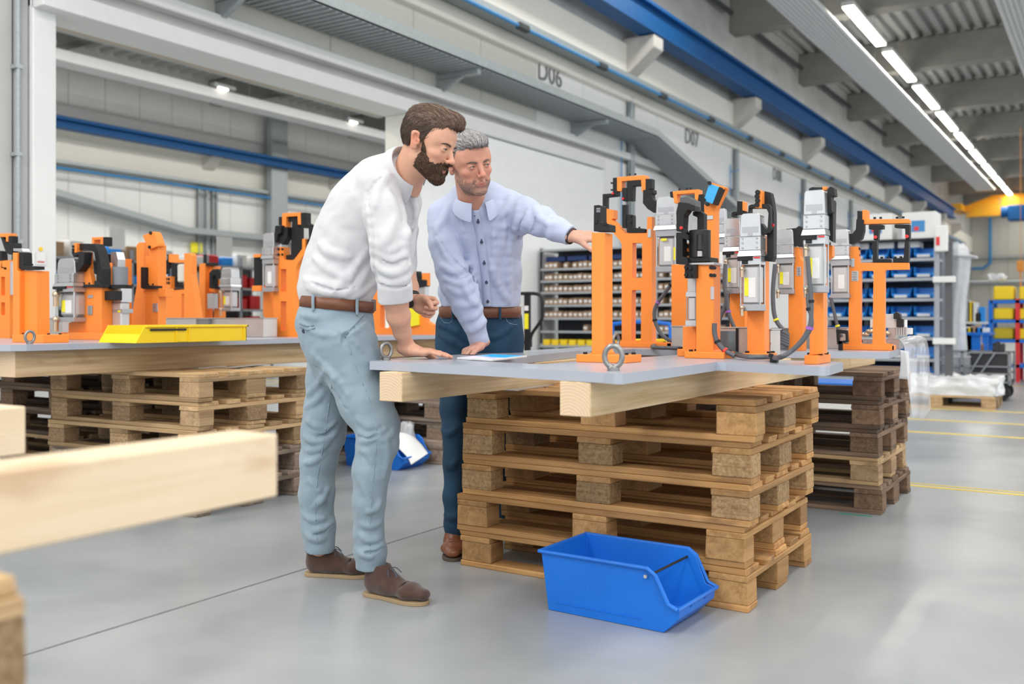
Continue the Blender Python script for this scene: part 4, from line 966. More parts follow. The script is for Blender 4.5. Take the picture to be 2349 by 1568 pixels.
# manifold with valves at the right end
vm = Fix('valve_block', C5, 4.80, ZT, (1300, 1330), 1325, name='valve_manifold', cat='valve block') if False else None
vm = Fix('white and black pneumatic valve manifold behind the right end frame', C5, 4.98, ZT, (1300, 1330), 1328, name='valve_manifold', cat='valve block')
vm.box('manifold_base', 1120, 1285, 1410, 1345, .10, M_alu); vm.box('valve_body', 1178, 1135, 1450, 1200, .07, M_stw); vm.box('valve_top', 1290, 1090, 1350, 1136, .05, M_stw)
vm.box('solenoid', 1384, 1130, 1440, 1190, .05, M_blk, dy=-.02); vm.poly('solenoid_cap', [(1360, 1130), (1360, 1090), (1385, 1072), (1412, 1090), (1420, 1130)], .04, M_blk, dy=-.02)
for k in range(5): vm.box('glass_bowl', 1380+k*18, 1192, 1394+k*18, 1258, .02, M_tube, dy=-.01)
vm.box('pressure_block', 1320, 1200, 1380, 1285, .06, M_steelbox); vm.box('block', 1440, 1200, 1500, 1250, .05, M_stw)
for x, y in ((1140, 1250), (1180, 1225), (1305, 1240)):
    v = vm.w((x, y), -.02); MB(vm.org).ball(v, .016, 12, (1.4, 1, .8)).build('brass_elbow', M_brass, vm.t, smooth=True)
vm.bolts([(1142, 1308), (1325, 1310)], .007, 0, m=M_silver)
eb = Fix('small dark cable gland frame hanging left of the right end frame', C5, 4.62, ZT, (950, 1330), 1345, name='cable_gland', cat='cable gland')
eb.frame('loop', [(912, 1210), (1000, 1218), (1008, 1310), (920, 1328)], [[(935, 1240), (985, 1245), (988, 1295), (938, 1302)]], .02, M_bk)
eb.box('gland_foot', 930, 1300, 960, 1345, .02, M_bk)
t_ = onZ(*C5((425, 1470)), ZP); tag(MB(t_).box(t_.x-.012, t_.x+.012, t_.y-.006, t_.y+.02, ZP, ZP+.018, bev=.002).box(t_.x-.018, t_.x-.004, t_.y+.0, t_.y+.014, ZP+.018, ZP+.030, bev=.001).build('cable_holder', M_bk), 'small black cable holder on the front edge of the near plate', 'cable clip')
tag(MB((0,0,0)).box(*sorted((onY(1528, 790, 4.9).x, onY(1450, 790, 4.9).x)), 4.9, 5.0, ZT, ZT+.035, bev=.004).build('yellow_tray', M_biny), 'low yellow tray behind the ladder-shaped frame', 'tray')

# ================================================================= LEFT TABLE FIXTURES
ZT2 = ZL+.0003
L1 = Fix('orange square post with black angle on top at the near corner of the left table', LA, 2.80, ZT2, (200, 1140), 1125)
L1.base(105, 360, 1092, .14); L1.poly('back_plate', [(105, 425), (140, 425), (140, 570), (160, 590), (160, 1100), (105, 1100)], .04, M_or, dy=.02); L1.poly('post', [(160, 570), (298, 572), (302, 1100), (160, 1100)], .07, M_or, dy=.045)
L1.poly('angle_bracket', [(140, 420), (186, 422), (190, 530), (290, 535), (290, 562), (178, 566), (142, 545)], .05, M_bk, dy=.03); L1.bolts([(215, 530), (262, 530)], .006, .04, True)
L1.poly('pressure_piece', [(108, 390), (180, 390), (186, 416), (108, 412)], .04, M_alu, dy=.04)
L0 = Fix('orange frame cut off by the left edge of the picture', LA, 3.35, ZT2, (20, 1080), 1060)
L0.frame('frame', [(-60, 500), (80, 485), (80, 1070), (100, 1085), (100, 1098), (-60, 1098)], [[(8, 622), (40, 622), (42, 775), (8, 775)], [(8, 832), (40, 832), (42, 935), (8, 935)]], .05, M_or)
L0.poly('hoop', [(-30, 268), (75, 266), (78, 335), (48, 335), (48, 296), (-30, 298)], .05, M_or); L0.poly('swing_arm', [(48, 345), (125, 345), (130, 380), (105, 400), (95, 440), (70, 440), (40, 405), (0, 290), (20, 300)], .04, M_bk); L0.poly('clamp_jaw', [(66, 288), (98, 288), (98, 345), (66, 345)], .04, M_bk)
L0.poly('lower_angle', [(-10, 410), (10, 410), (18, 540), (55, 545), (55, 565), (-10, 565)], .04, M_bk); L0.box('barrel', 82, 500, 104, 770, .04, M_tube, dy=-.02)
L2 = Fix('orange fixture with white power clamp and black yoke, behind the yellow bin', LA, 3.35, ZT2, (680, 1110), 1100)
L2.base(498, 860, 1075, .14)
L2.poly('post', [(600, 610), (655, 610), (655, 700), (830, 712), (830, 1090), (545, 1090), (560, 1070), (560, 1000), (600, 985)], .07, M_or, dy=.03)
L2.poly('gusset', [(686, 415), (724, 420), (726, 560), (755, 690), (662, 690), (662, 560), (686, 540)], .03, M_or, dy=.02)
L2.poly('yoke', [(625, 350), (775, 352), (800, 400), (832, 560), (832, 700), (795, 700), (795, 560), (768, 420), (690, 395), (625, 410)], .06, M_bk, dy=.02)
L2.poly('swing_arm', [(545, 500), (640, 505), (640, 440), (600, 460), (585, 430), (660, 415), (690, 425), (682, 520), (640, 578), (548, 580)], .05, M_bk, dy=-.03)
L2.box('orange_block', 603, 348, 625, 438, .04, M_or, dy=.0); L2.bolts([(603, 375), (603, 400), (603, 422)], .008, 0)
L2.poly('foot_bracket', [(672, 685), (770, 685), (770, 655), (800, 655), (832, 690), (832, 708), (672, 708)], .05, M_bk, dy=.01); L2.bolts([(690, 682), (732, 682)], .007, .02, True)
L2.poly('hoop', [(750, 300), (842, 296), (842, 368), (820, 368), (820, 318), (768, 322), (768, 350), (750, 350)], .05, M_or, dy=.12); L2.box('clamp_jaw', 842, 298, 870, 370, .04, M_bk, dy=.12)
L2.clamp(436, 476, 606, 990, dy=-.05); L2.plateid(624, 804, 672, 874, .028); L2.plateid(716, 858, 754, 932, .028); L2.box('name_plate', 716, 770, 758, 796, .002, M_alu, dy=.027); L2.box('name_plate', 614, 628, 636, 688, .002, M_alu, dy=.027)
L2.poly('side_post', [(838, 505), (858, 505), (858, 712), (838, 712)], .05, M_or, dy=.05)
L2b = Fix('upright silver cylinder with grey sleeve and black collar beside the yellow bin', LA, 3.45, ZT2, (930, 1100), 1100)
v = L2b.w((930, 700)); 
def LZ(y): return L2b.w((930, y)).z
k_ = (L2b.w((970, 600)).x-L2b.w((890, 600)).x)/2
MB(L2b.org).lathe([(k_, LZ(690)), (k_, LZ(540))], (v.x, v.y+.04, 0), seg=20).build('sleeve', mat('sleeve_grey', (.20, .22, .25), .5), L2b.t, smooth=True)
MB(L2b.org).lathe([(k_*1.5, LZ(720)), (k_*1.5, LZ(688))], (v.x, v.y+.04, 0), seg=20).build('collar', M_bk, L2b.t, smooth=True)
L2b.box('clamp_body', 868, 720, 992, 830, .07, M_alu); L2b.box('cap', 862, 885, 1002, 918, .07, M_cap); L2b.box('barrel', 872, 830, 990, 1095, .06, M_tube, bev=.008); L2b.box('warning_sticker', 962, 896, 984, 912, .002, M_stk, dy=-.003)
L2b.box('mounting_block', 768, 740, 936, 812, .05, M_bk, dy=-.05); L2b.poly('clamp_head', [(905, 418), (950, 418), (965, 480), (962, 540), (905, 538)], .05, M_alu, dy=.02); L2b.poly('swing_arm', [(835, 430), (905, 440), (905, 520), (868, 505), (850, 470), (820, 450)], .04, M_bk, dy=.02)
L2b.box('back_post', 968, 478, 1020, 1090, .05, M_or, dy=.20); L2b.box('support', 860, 1090, 1005, 1110, .07, M_cap)
L3 = Fix('tall orange bracket fixture with a tilted top plate, above the yellow bin', LA, 3.75, ZT2, (1200, 1100), 1080)
L3.poly('hook_plate', [(1115, 365), (1135, 342), (1175, 340), (1172, 1095), (1040, 1095), (1065, 1000), (1118, 690)], .05, M_or, dy=.08)
L3.poly('tilted_plate', [(1165, 285), (1248, 252), (1265, 265), (1292, 350), (1292, 370), (1222, 398), (1205, 380)], .05, M_or); L3.bolts([(1235, 264), (1226, 380)], .01, 0)
L3.poly('post', [(1222, 390), (1292, 360), (1292, 715), (1355, 718), (1355, 785), (1292, 785), (1290, 1095), (1182, 1095), (1185, 765), (1165, 740), (1190, 720), (1188, 455), (1222, 455)], .06, M_or, dy=.02)
L3.poly('angle_bracket', [(1150, 542), (1190, 545), (1190, 690), (1272, 695), (1272, 720), (1170, 722), (1150, 712)], .05, M_bk); L3.bolts([(1215, 690), (1252, 690)], .007, .02, True); L3.plateid(1246, 840, 1288, 908, .018)
L4 = Fix('smaller orange portal fixture with a white plunger, rear of the left table', LA, 4.75, ZT2, (1440, 965), 955)
L4.poly('crossbeam', [(1365, 735), (1510, 725), (1510, 760), (1485, 765), (1480, 1000), (1330, 1000), (1330, 760)], .08, M_or); L4.poly('side_plate', [(1505, 430), (1552, 428), (1563, 450), (1566, 600), (1635, 1000), (1505, 1000)], .05, M_or, dy=-.03)
L4.poly('upper_rail', [(1378, 436), (1408, 436), (1412, 480), (1505, 484), (1505, 508), (1400, 506), (1378, 500)], .06, M_or); L4.poly('yoke', [(1400, 512), (1506, 512), (1506, 540), (1445, 545), (1445, 680), (1505, 685), (1505, 712), (1415, 708), (1400, 600)], .06, M_bk); L4.box('plunger', 1445, 520, 1502, 665, .04, mat('plunger_cream', (.70, .68, .58), .5), dy=-.01, bev=.01)
L4.poly('swing_arm', [(1335, 490), (1378, 485), (1362, 440), (1378, 438), (1378, 520), (1345, 560), (1305, 590), (1310, 560)], .05, M_bk); L4.box('orange_lug', 1325, 622, 1392, 715, .05, M_or, dy=-.04); L4.bolts([(1360, 640), (1383, 640), (1360, 672), (1383, 672)], .01, -.04); L4.box('clamp_body', 1298, 600, 1328, 890, .05, M_alu)
L5 = Fix('orange fixture with silver clamp and round black bracket, rear of the left table', LB_, 5.15, ZT2, (640, 960), 950)
L5.poly('post', [(560, 515), (608, 512), (606, 1000), (552, 1000)], .08, M_or); L5.poly('crosspiece', [(610, 535), (680, 535), (680, 560), (720, 650), (720, 1000), (680, 1000), (680, 750), (640, 745), (612, 700)], .07, M_or, dy=.04); L5.poly('round_bracket', [(640, 590), (665, 560), (710, 558), (735, 590), (735, 640), (700, 640), (690, 605), (665, 620), (665, 690), (690, 700), (690, 722), (640, 715)], .07, M_bk, dy=-.02)
L5.clamp(722, 550, 822, 900, dy=-.03, strip=False); L5.box('barrel', 625, 760, 672, 880, .05, M_tube, dy=-.03); L5.box('upper_block', 612, 508, 668, 530, .06, M_bk); L5.box('pin', 592, 440, 606, 510, .02, M_bk)
L6 = Fix('large orange frame with a black and orange hoop, beside the younger man\'s back', LB_, 4.60, ZT2, (1280, 1110), 1085)
L6.frame('frame', [(1158, 380), (1248, 378), (1252, 480), (1330, 488), (1400, 395), (1402, 312), (1425, 310), (1428, 420), (1360, 520), (1350, 560), (1350, 1075), (1400, 1085), (1400, 1110), (1125, 1108), (1125, 1078), (1168, 1070)],
         [[(1225, 558), (1272, 558), (1272, 742), (1225, 745)], [(1225, 822), (1272, 822), (1272, 1060), (1225, 1062)]], .06, M_or)
L6.poly('wing_plate', [(1405, 420), (1480, 418), (1340, 560), (1335, 540)], .05, M_or, dy=.03); L6.poly('rear_frame', [(1080, 745), (1165, 745), (1165, 1100), (1125, 1100), (1125, 1000), (1095, 960), (1080, 930)], .05, M_or, dy=.08)
L6.poly('hoop', [(1236, 102), (1386, 95), (1390, 195), (1365, 195), (1362, 125), (1268, 132), (1268, 220), (1236, 218)], .05, M_or); L6.poly('inner_yoke', [(1270, 135), (1348, 132), (1350, 180), (1372, 182), (1372, 420), (1335, 480), (1245, 482), (1242, 450), (1308, 440), (1312, 260), (1316, 170), (1270, 168)], .05, M_bk, dy=.02)
L6.poly('clamp_jaw', [(1390, 98), (1430, 98), (1430, 180), (1455, 195), (1488, 198), (1490, 405), (1440, 402), (1440, 320), (1455, 310), (1452, 225), (1392, 222)], .05, M_bk); L6.poly('clamp_jaw', [(1208, 132), (1232, 132), (1235, 200), (1208, 200)], .04, M_bk)
L6.poly('swing_arm', [(1180, 205), (1232, 202), (1225, 260), (1200, 275), (1195, 320), (1165, 355), (1108, 358), (1108, 290), (1172, 285)], .05, M_bk, dy=-.03); L6.poly('swing_arm', [(1245, 215), (1280, 215), (1278, 300), (1240, 360), (1212, 345), (1212, 290), (1245, 280)], .05, M_bk, dy=-.01)
L6.clamp(1065, 265, 1168, 742, dy=-.05, strip=False, fit=None); L6.bolts([(1212, 396), (1242, 396), (1212, 440), (1242, 440), (1422, 135), (1480, 322), (1480, 365)], .008, 0); L6.poly('side_bracket', [(1000, 440), (1060, 440), (1060, 462), (1040, 470), (1040, 680), (1062, 690), (1062, 735), (990, 735), (990, 700), (1005, 690), (1005, 470)], .05, M_bk, dy=.0); L6.box('orange_pad', 990, 695, 1064, 738, .05, M_or, dy=-.01); L6.box('orange_pad', 1002, 438, 1060, 462, .05, M_or, dy=-.01)
L6.box('sensor', 1118, 965, 1165, 1065, .05, M_bk, dy=-.03)
def PX(p): return p
L7 = Fix('orange fixture with yellow clamps seen between the two men', PX, 5.75, ZT2, (920, 770), 766)
L7.frame('frame', [(850, 690), (872, 640), (872, 600), (900, 600), (905, 690), (975, 690), (975, 735), (990, 745), (990, 768), (850, 768)], [[(872, 700), (892, 700), (892, 752), (872, 752)]], .06, M_or)
L7.poly('yellow_arm', [(928, 560), (940, 562), (942, 690), (960, 700), (960, 745), (935, 750), (930, 640), (922, 600)], .05, M_stk, dy=-.02); L7.poly('yoke', [(930, 620), (958, 622), (960, 640), (978, 642), (978, 656), (958, 660), (955, 650), (930, 650)], .05, M_bk, dy=-.03); L7.box('clamp_body', 950, 655, 975, 700, .05, M_alu, dy=-.02); L7.box('jaw', 922, 575, 934, 625, .04, M_bk, dy=-.03); L7.box('orange_block', 968, 626, 980, 655, .04, M_or, dy=-.02)
def leftbox(label, x0, y0, x1, y1, Y, m=None):
    a = onY(x0, y0, Y); b = onY(x1, y1, Y); t = thing('junction_box', label, 'box', (a.x, Y, ZT2)); o = (a.x, Y, ZT2)
    MB(o).box(a.x, b.x, Y, Y+.12, ZT2, a.z, bev=.003).build('housing', m or M_steelbox, t); MB(o).box(a.x-.004, b.x+.004, Y-.004, Y+.124, a.z, a.z+.004).build('lid', M_steelbox, t)
    for f in (.3, .36): MB(o).cyl((a.x+(b.x-a.x)*f, Y-.004, a.z-.05), (a.x+(b.x-a.x)*f, Y, a.z-.05), .006, seg=8).build('screw', M_silver, t)
leftbox('long sheet steel channel at the rear left of the left table', -60, 730, 145, 772, 4.15)
leftbox('sheet steel box behind the yellow bin, left half', 362, 730, 448, 772, 4.35); leftbox('dark grey gland box between the two sheet steel boxes', 449, 732, 478, 770, 4.37, mat('dark_box', (.20, .215, .22), .4)); leftbox('sheet steel box behind the yellow bin, right half', 479, 730, 605, 772, 4.4)
# ================================================================= BACKGROUND
M_shelf = mat('shelf_steel', (.42, .44, .46), .4, metal=.4)
M_shd = mat('shelf_post', (.36, .38, .42), .45, metal=.3)
M_card = mat('kraft_cardboard', (.42, .27, .16), .8, noise=.12, nscale=6)
M_lab = mat('paper_label', (.84, .84, .84), .6)
def copy_tree(o, parent=None):
    c = o.copy(); COL.objects.link(c)
    if parent is not None: c.parent = parent
    for ch in list(o.children): copy_tree(ch, c)
    return c
NTH = ['first', 'second', 'third', 'fourth', 'fifth', 'sixth', 'seventh', 'eighth', 'ninth', 'tenth', 'eleventh', 'twelfth', 'thirteenth', 'fourteenth', 'fifteenth', 'sixteenth', 'seventeenth', 'eighteenth', 'nineteenth', 'twentieth', '21st', '22nd', '23rd', '24th', '25th', '26th']
# ---- shelf with kraft boxes
YS = 12.3
sx = [-7.25]+[onY(p, 700, YS).x for p in (1242, 1504, 1647)]
lev = [onY(1350, y, YS).z for y in (613, 641, 668, 698, 728, 759, 789)]
sh = thing('steel_shelving', 'open steel shelving full of small brown boxes behind the older man', 'shelf', (sx[1], YS, 0)); so = (sx[1], YS, 0)
ztop = onY(1300, 570, YS).z
for x in sx: 
    for yy in (YS, YS+.55): MB(so).box(x-.022, x+.022, yy, yy+.03, 0, ztop+.02).build('upright', M_shd, sh)
for i, z in enumerate(lev+[.12, ztop]): MB(so).box(sx[0], sx[-1], YS-.012, YS+.56, z-.03, z).build('shelf_board', M_shelf, sh)
MB(so).box(sx[0], sx[-1], YS+.57, YS+.58, .1, ztop).build('back_panel', mat('shelf_back_dark', (.10, .105, .12), .8), sh)
proto = thing('parts_box', 'x', 'box', (0, 0, 0))
mb = MB(); w_, h_ = .070, .098
mb.prism([(0, 0, 0), (0, .42, 0), (0, .42, h_), (0, .03, h_), (0, 0, h_*.72)], (w_, 0, 0), bev=.002); mb.build('carton', M_card, proto)
MB().box(.012, w_-.010, -.0015, 0, .030, .066).build('label', M_lab, proto)
first = True; r = random.Random(11)
BN = ['in the left bay', 'in the middle bay', 'in the right bay']
for li, z in enumerate(lev):
    for bay in range(3):
        a, b = sx[bay]+.03, sx[bay+1]-.03; n = int((b-a)/.0815)
        if li >= 5 and bay == 1: idx = [n//2-2] if li == 5 else []
        else: idx = range(n)
        for k in idx:
            if r.random() < .05: continue
            o = proto if first else copy_tree(proto); first = False
            o.location = (a+.0815*k+r.uniform(-.003, .003), YS+.01+r.uniform(0, .03), z); o.rotation_euler = (0, 0, r.uniform(-.03, .03)); o.scale = (1, 1, r.uniform(.88, 1.04))
            o['label'] = 'small brown box, %s shelf from the top, %s %s' % (NTH[li], NTH[k], BN[bay]); o['group'] = 'brown boxes on the steel shelving'
def small_item(name, label, cat, loc, sx_, sy_, sz_, m, group=None, rz=0, bev=.004):
    o = MB().box(-sx_/2, sx_/2, 0, sy_, 0, sz_, bev=bev).build(name, m); o.location = loc; o.rotation_euler = (0, 0, rz); return tag(o, label, cat, group)
# blue lids on the top board and yellow bins at the bottom
M_navy = mat('navy_plastic', (.012, .04, .16), .5)
for k in range(4): small_item('plastic_crate', 'flat navy crate lying on top of the brown boxes, %s from the left' % NTH[k], 'crate', (sx[1]+.18+k*.36, YS+.1, lev[0]+.11), .32, .40, .07, M_navy)
for k in range(9): 
    small_item('small_bin', 'small yellow bin on the lowest shelf board, %s from the left' % NTH[k], 'bin', (sx[1]+.1+k*.145, YS-.03, .625-.02), .11, .3, .085, M_biny, 'yellow bins on the lowest shelf')
MB(so).box(sx[0], sx[-1], YS-.04, YS+.56, .575, .604).build('shelf_board', M_shelf, sh)
# ---- shelf with blue bins
YB2 = 12.6
bx = [onY(p, 700, YB2).x for p in (1880, 2148)]
l2 = [onY(2100, y, YB2).z for y in (592, 637, 684, 727, 773, 822, 868)]
s2 = thing('steel_shelving', 'grey steel shelving with blue picking bins at right', 'shelf', (bx[0], YB2, 0)); so = (bx[0], YB2, 0)
zt2 = onY(2100, 547, YB2).z
xm = onY(1968, 700, YB2).x
for x in (bx[0], xm, bx[1]):
    for yy in (YB2, YB2+.5): MB(so).box(x-.025, x+.025, yy, yy+.03, 0, zt2 if x != bx[1] else zt2+.03).build('upright', M_shd, s2)
for z in l2: MB(so).box(bx[0], bx[1], YB2-.012, YB2+.52, z-.035, z).build('shelf_board', M_shelf, s2)
MB(so).box(bx[0]-.1, bx[1]+.02, YB2-.02, YB2+.52, zt2-.03, zt2).build('top_board', M_bk, s2)
MB(so).box(bx[0], bx[1], YB2+.53, YB2+.54, .1, zt2).build('back_panel', mat('shelf_back_navy', (.03, .04, .07), .8), s2)
M_bin2 = mat('bin_bright_blue', (.01, .27, .80), .4)
pb_ = bin_('x', (0, 0, 0), -math.pi/2, L=.34, W=.235, H=.135, m=M_bin2, bar=False, group='blue picking bins', rim=False)
MB().box(.285, .291, .05, .185, .018, .05).build('label', M_lab, pb_)
MB().prism([(.325, .045, .010), (.325, .19, .010), (.338, .19, .044), (.338, .045, .044)], (.012, 0, 0)).build('label', M_lab, pb_)
first = True
for li, z in enumerate(l2):
    for c in range(5):
        x = bx[1]-.26-c*.262
        if x < bx[0]: continue
        o = pb_ if first else copy_tree(pb_); first = False
        o.location = (x, YB2+.31, z); o['label'] = 'blue picking bin with white label, %s shelf down, %s from the right upright' % (NTH[li], NTH[c])
def printed_carton(px0, px1, py0, label, pic):
    a = onY(px0, py0, YB2); b = onY(px1, py0, YB2); t = thing('carton', label, 'box', (a.x, YB2, zt2)); o = (a.x, YB2, zt2)
    MB(o).box(a.x, b.x, YB2, YB2+.4, zt2, a.z, bev=.004).build('carton', M_stw, t)
    w = b.x-a.x; h = a.z-zt2
    MB(o).box(a.x+w*.28, a.x+w*.68, YB2-.002, YB2, zt2+h*.25, zt2+h*.68).build('print', M_pipeb, t); MB(o).box(a.x+w*.36, a.x+w*.5, YB2-.004, YB2-.002, zt2+h*.3, zt2+h*.45).build('print', M_red, t)
printed_carton(1974, 2046, 492, 'white carton with a small blue print on the bin shelving, left of two', 0); printed_carton(2069, 2147, 488, 'white carton with a blue and red print on the bin shelving, right of two', 1)
for k in range(4): small_item('clear_box', 'pale box under the top board of the bin shelving, %s from the left' % NTH[k], 'box', (bx[0]+.16+k*.3, YB2+.1, l2[0]+.14), .25, .3, .085, M_stw)
# post with control box beside the shelving, and the object wrapped in plastic
pc = onY(2163, 700, 12.2)
t = thing('control_post', 'grey machine post with a small white control box beside the blue bins', 'machine post', (pc.x, 12.2, 0)); o = (pc.x, 12.2, 0)
MB(o).box(pc.x-.09, pc.x-.04, 12.2, 12.26, 0, 2.0).build('post', M_shd, t); MB(o).box(pc.x+.02, pc.x+.10, 12.2, 12.28, 0, 1.9).build('post', mat('dark_post', (.1, .1, .11), .5), t)
MB(o).box(pc.x-.08, pc.x+.06, 12.1, 12.2, 1.78, 2.08, bev=.01).build('control_box', M_stw, t); MB(o).box(pc.x-.06, pc.x-.02, 12.095, 12.1, 1.85, 1.95).build('sticker', M_red, t)
for z in (1.42, .70): MB(o).box(pc.x-.10, pc.x+.14, 12.12, 12.2, z, z+.07, bev=.005).build('cross_bar', M_stw, t)
M_film = mat('plastic_film', (.90, .92, .95), .18, alpha=.55, spec=.8, noise=.1, bump=.8, bscale=14)
M_film2 = mat('white_wrap', (.86, .87, .88), .22, alpha=.88, spec=.8, noise=.08, bump=1.0, bscale=9)
def crumple(name, rings, m, label, cat, seed=0, amp=.02, seg=28, loc=None):
    """draped wrap: stack of noisy rings; rings = (centre, rx, ry)"""
    r = random.Random(seed); ph = [r.uniform(0, 6.3) for _ in range(10)]; bm = bmesh.new(); R = []; c0 = Vector(rings[0][0])
    for i, (c, rx, ry) in enumerate(rings):
        row = []
        for k in range(seg):
            a = 2*math.pi*k/seg; n = 1+amp/max(rx, .03)*(math.sin(3*a+ph[0]+i*.5)+.7*math.sin(7*a+ph[1]-i*.8)+.6*math.sin(11*a+ph[2]+i*1.3))*.5
            row.append(bm.verts.new(Vector(c)-c0+Vector((rx*n*math.cos(a), ry*n*math.sin(a), amp*.5*math.sin(5*a+ph[3]+i)))))
        R.append(row)
    for A, B in zip(R, R[1:]):
        for k in range(seg): bm.faces.new((A[k], A[(k+1) % seg], B[(k+1) % seg], B[k]))
    bm.faces.new(R[0][::-1]); bm.faces.new(R[-1]); me = bpy.data.meshes.new(name); bm.to_mesh(me); bm.free(); o = mesh_obj(name, me, m, loc=c0, smooth=True); return tag(o, label, cat)
wd = 13.7; w0 = onY(2192, 800, wd)
rg = []
for py, px, rr in ((842, 2192, .14), (800, 2192, .15), (740, 2192, .13), (690, 2196, .12), (640, 2200, .14), (600, 2200, .18), (575, 2194, .19), (560, 2196, .10)):
    v = onY(px, py, wd); rg.append((v, rr*.85, rr*.85))
rg[0] = (Vector((rg[0][0].x, wd, .0)), .16, .16)
WM = crumple('wrapped_machine', rg, M_film, 'tall column wrapped in clear plastic beside the blue bin shelving', 'wrapped machine', 3, .022)
v0 = onY(2196, 585, wd-.1); v1 = onY(2236, 592, wd-.1)
WA = crumple('wrapped_arm', [(v0+(v1-v0)*f, .0+s, s) for f, s in ((0, .14), (.4, .15), (.75, .09), (1, .04))], M_film, 'plastic wrapped arm sticking out to the right of the wrapped column', 'wrapped arm', 5, .02)
MB_ = MB((w0.x, wd, 0)).cyl((w0.x-.03, wd, 0), (w0.x-.03, wd, 2.0), .07); MC = MB_.build('machine_column', mat('machine_grey', (.35, .40, .46), .5), smooth=True)
for _c in (MC, WA):
    _c.location = _c.location-WM.location; _c.parent = WM
    if 'category' in _c.keys(): del _c['category']
# wrapped load on the small pallet
def blob_box(name, x0, x1, y0, y1, z0, z1, m, label, cat, amp, seed, res=26):
    from mathutils import noise as mn
    bm = bmesh.new(); bmesh.ops.create_cube(bm, size=1); bmesh.ops.subdivide_edges(bm, edges=bm.edges[:], cuts=res, use_grid_fill=True)
    c = Vector(((x0+x1)/2, (y0+y1)/2, z0))
    for v in bm.verts:
        p = Vector((v.co.x*(x1-x0), v.co.y*(y1-y0), (v.co.z+.5)*(z1-z0)))
        n = mn.noise_vector(p*5+Vector((seed, 0, 0)))*amp + mn.noise_vector(p*16+Vector((seed, 9, 0)))*amp*.5
        if v.co.z > -.49: p += n
        else: p.z = 0
        p.z = max(p.z, 0); v.co = p
    me = bpy.data.meshes.new(name); bm.to_mesh(me); bm.free(); o = mesh_obj(name, me, m, loc=c, smooth=True); return tag(o, label, cat)
blob_box('wrapped_goods', pw.x-1.2, pw.x+.02, pw.y+.02, pw.y+.8, .146, .33, M_film2, 'white plastic-wrapped goods on the small pallet at far right', 'wrapped goods', .05, 2)
# mesh cart with black cloths
cx_ = onY(2225, 800, 12.9).x; Yc = 12.9
t = thing('mesh_cart', 'low grey wire-mesh cart with wheels behind the wrapped pallet', 'cart', (cx_, Yc, 0)); o = (cx_, Yc, 0)
z0, z1 = onY(2225, 876, Yc).z, onY(2225, 806, Yc).z; xa, xb = onY(2142, 800, Yc).x, onY(2316, 800, Yc).x
mb = MB(o)
for x in (xa, (xa+xb)/2-.1, xb):
    for y in (Yc, Yc+.6): mb.box(x-.015, x+.015, y, y+.03, z0-.02, z1)
for z in (z0, (z0+z1)/2, z1-.02, z0+.1): mb.box(xa, xb, Yc, Yc+.02, z, z+.018).box(xa, xb, Yc+.6, Yc+.62, z, z+.018)
mb.tube([(xa+.55, Yc-.01, z1), (xa+.35, Yc-.01, z0)], .012, 6).tube([(xb-.15, Yc-.01, z1), (xb-.38, Yc-.01, z0)], .012, 6); mb.build('wire_frame', mat('cart_grey', (.26, .27, .29), .5), t)
MB(o).box(xa, xb, Yc+.02, Yc+.62, z0-.04, z0).build('deck', M_bk, t)
MB(o).box(xa+.42, xb-.03, Yc+.04, Yc+.6, z0, z1-.01).build('black_crate', mat('crate_black', (.03, .03, .034), .6), t); 
for x in (xa+.1, xb-.1):
    MB(o).cyl((x, Yc+.05, .10), (x, Yc+.09, .10), .10, seg=16).build('wheel', M_blk, t); MB(o).cyl((x, Yc+.55, .10), (x, Yc+.59, .10), .10, seg=16).build('wheel', M_blk, t); MB(o).box(x-.02, x+.02, Yc+.04, Yc+.6, .1, z0).build('fork', M_bk, t)
small_item('plastic_crate', 'grey plastic crate inside the mesh cart, at its left end', 'crate', (xa+.24, Yc+.06, z0+.002), .34, .5, (z1-z0)*.8, mat('crate_grey', (.40, .41, .44), .5))
blob_box('black_cloth', xa+.65, xb-.1, Yc+.1, Yc+.5, z1-.005, z1+.10, mat('black_textile', (.03, .03, .033), .8), 'heap of black cloth lying on the black crate of the cart', 'cloth', .04, 7, 14)
# blue and yellow rack
Yr = 17.0
ra, rb = onY(2272, 700, Yr).x, onY(2400, 700, Yr).x
t = thing('picking_rack', 'blue rack with red post holding yellow bins at the right edge', 'rack', (ra, Yr, 0)); o = (ra, Yr, 0)
rz_ = [onY(2300, y, Yr).z for y in (688, 733, 778, 835)]
for x, m in ((ra, M_binb), (onY(2334, 700, Yr).x, M_red), (rb, M_binb)):
    for y in (Yr, Yr+.7): MB(o).box(x-.03, x+.03, y, y+.05, 0, rz_[0] if m is not M_red else rz_[0]+.02).build('post', m, t)
for z in rz_: MB(o).box(ra, rb, Yr, Yr+.7, z-.05, z).build('shelf_board', M_binb, t)
for k, (yy, hh) in enumerate(((656, 30), (706, 26), (752, 26))):
    z = rz_[k]; h = onY(2300, yy, Yr).z-z
    small_item('storage_bin', 'large yellow bin on the blue rack, %s shelf from the top' % NTH[k], 'bin', ((ra+onY(2330, 700, Yr).x)/2, Yr+.04, z), (onY(2328, 700, Yr).x-ra)-.06, .6, h, M_biny if k < 2 else mat('bin_olive', (.55, .42, .01), .5), bev=.02)
    small_item('storage_bin', 'yellow bin right of the red post, %s shelf from the top' % NTH[k], 'bin', (onY(2345, 700, Yr).x+.12, Yr+.04, z), .34, .6, h*.95, M_biny, bev=.02)
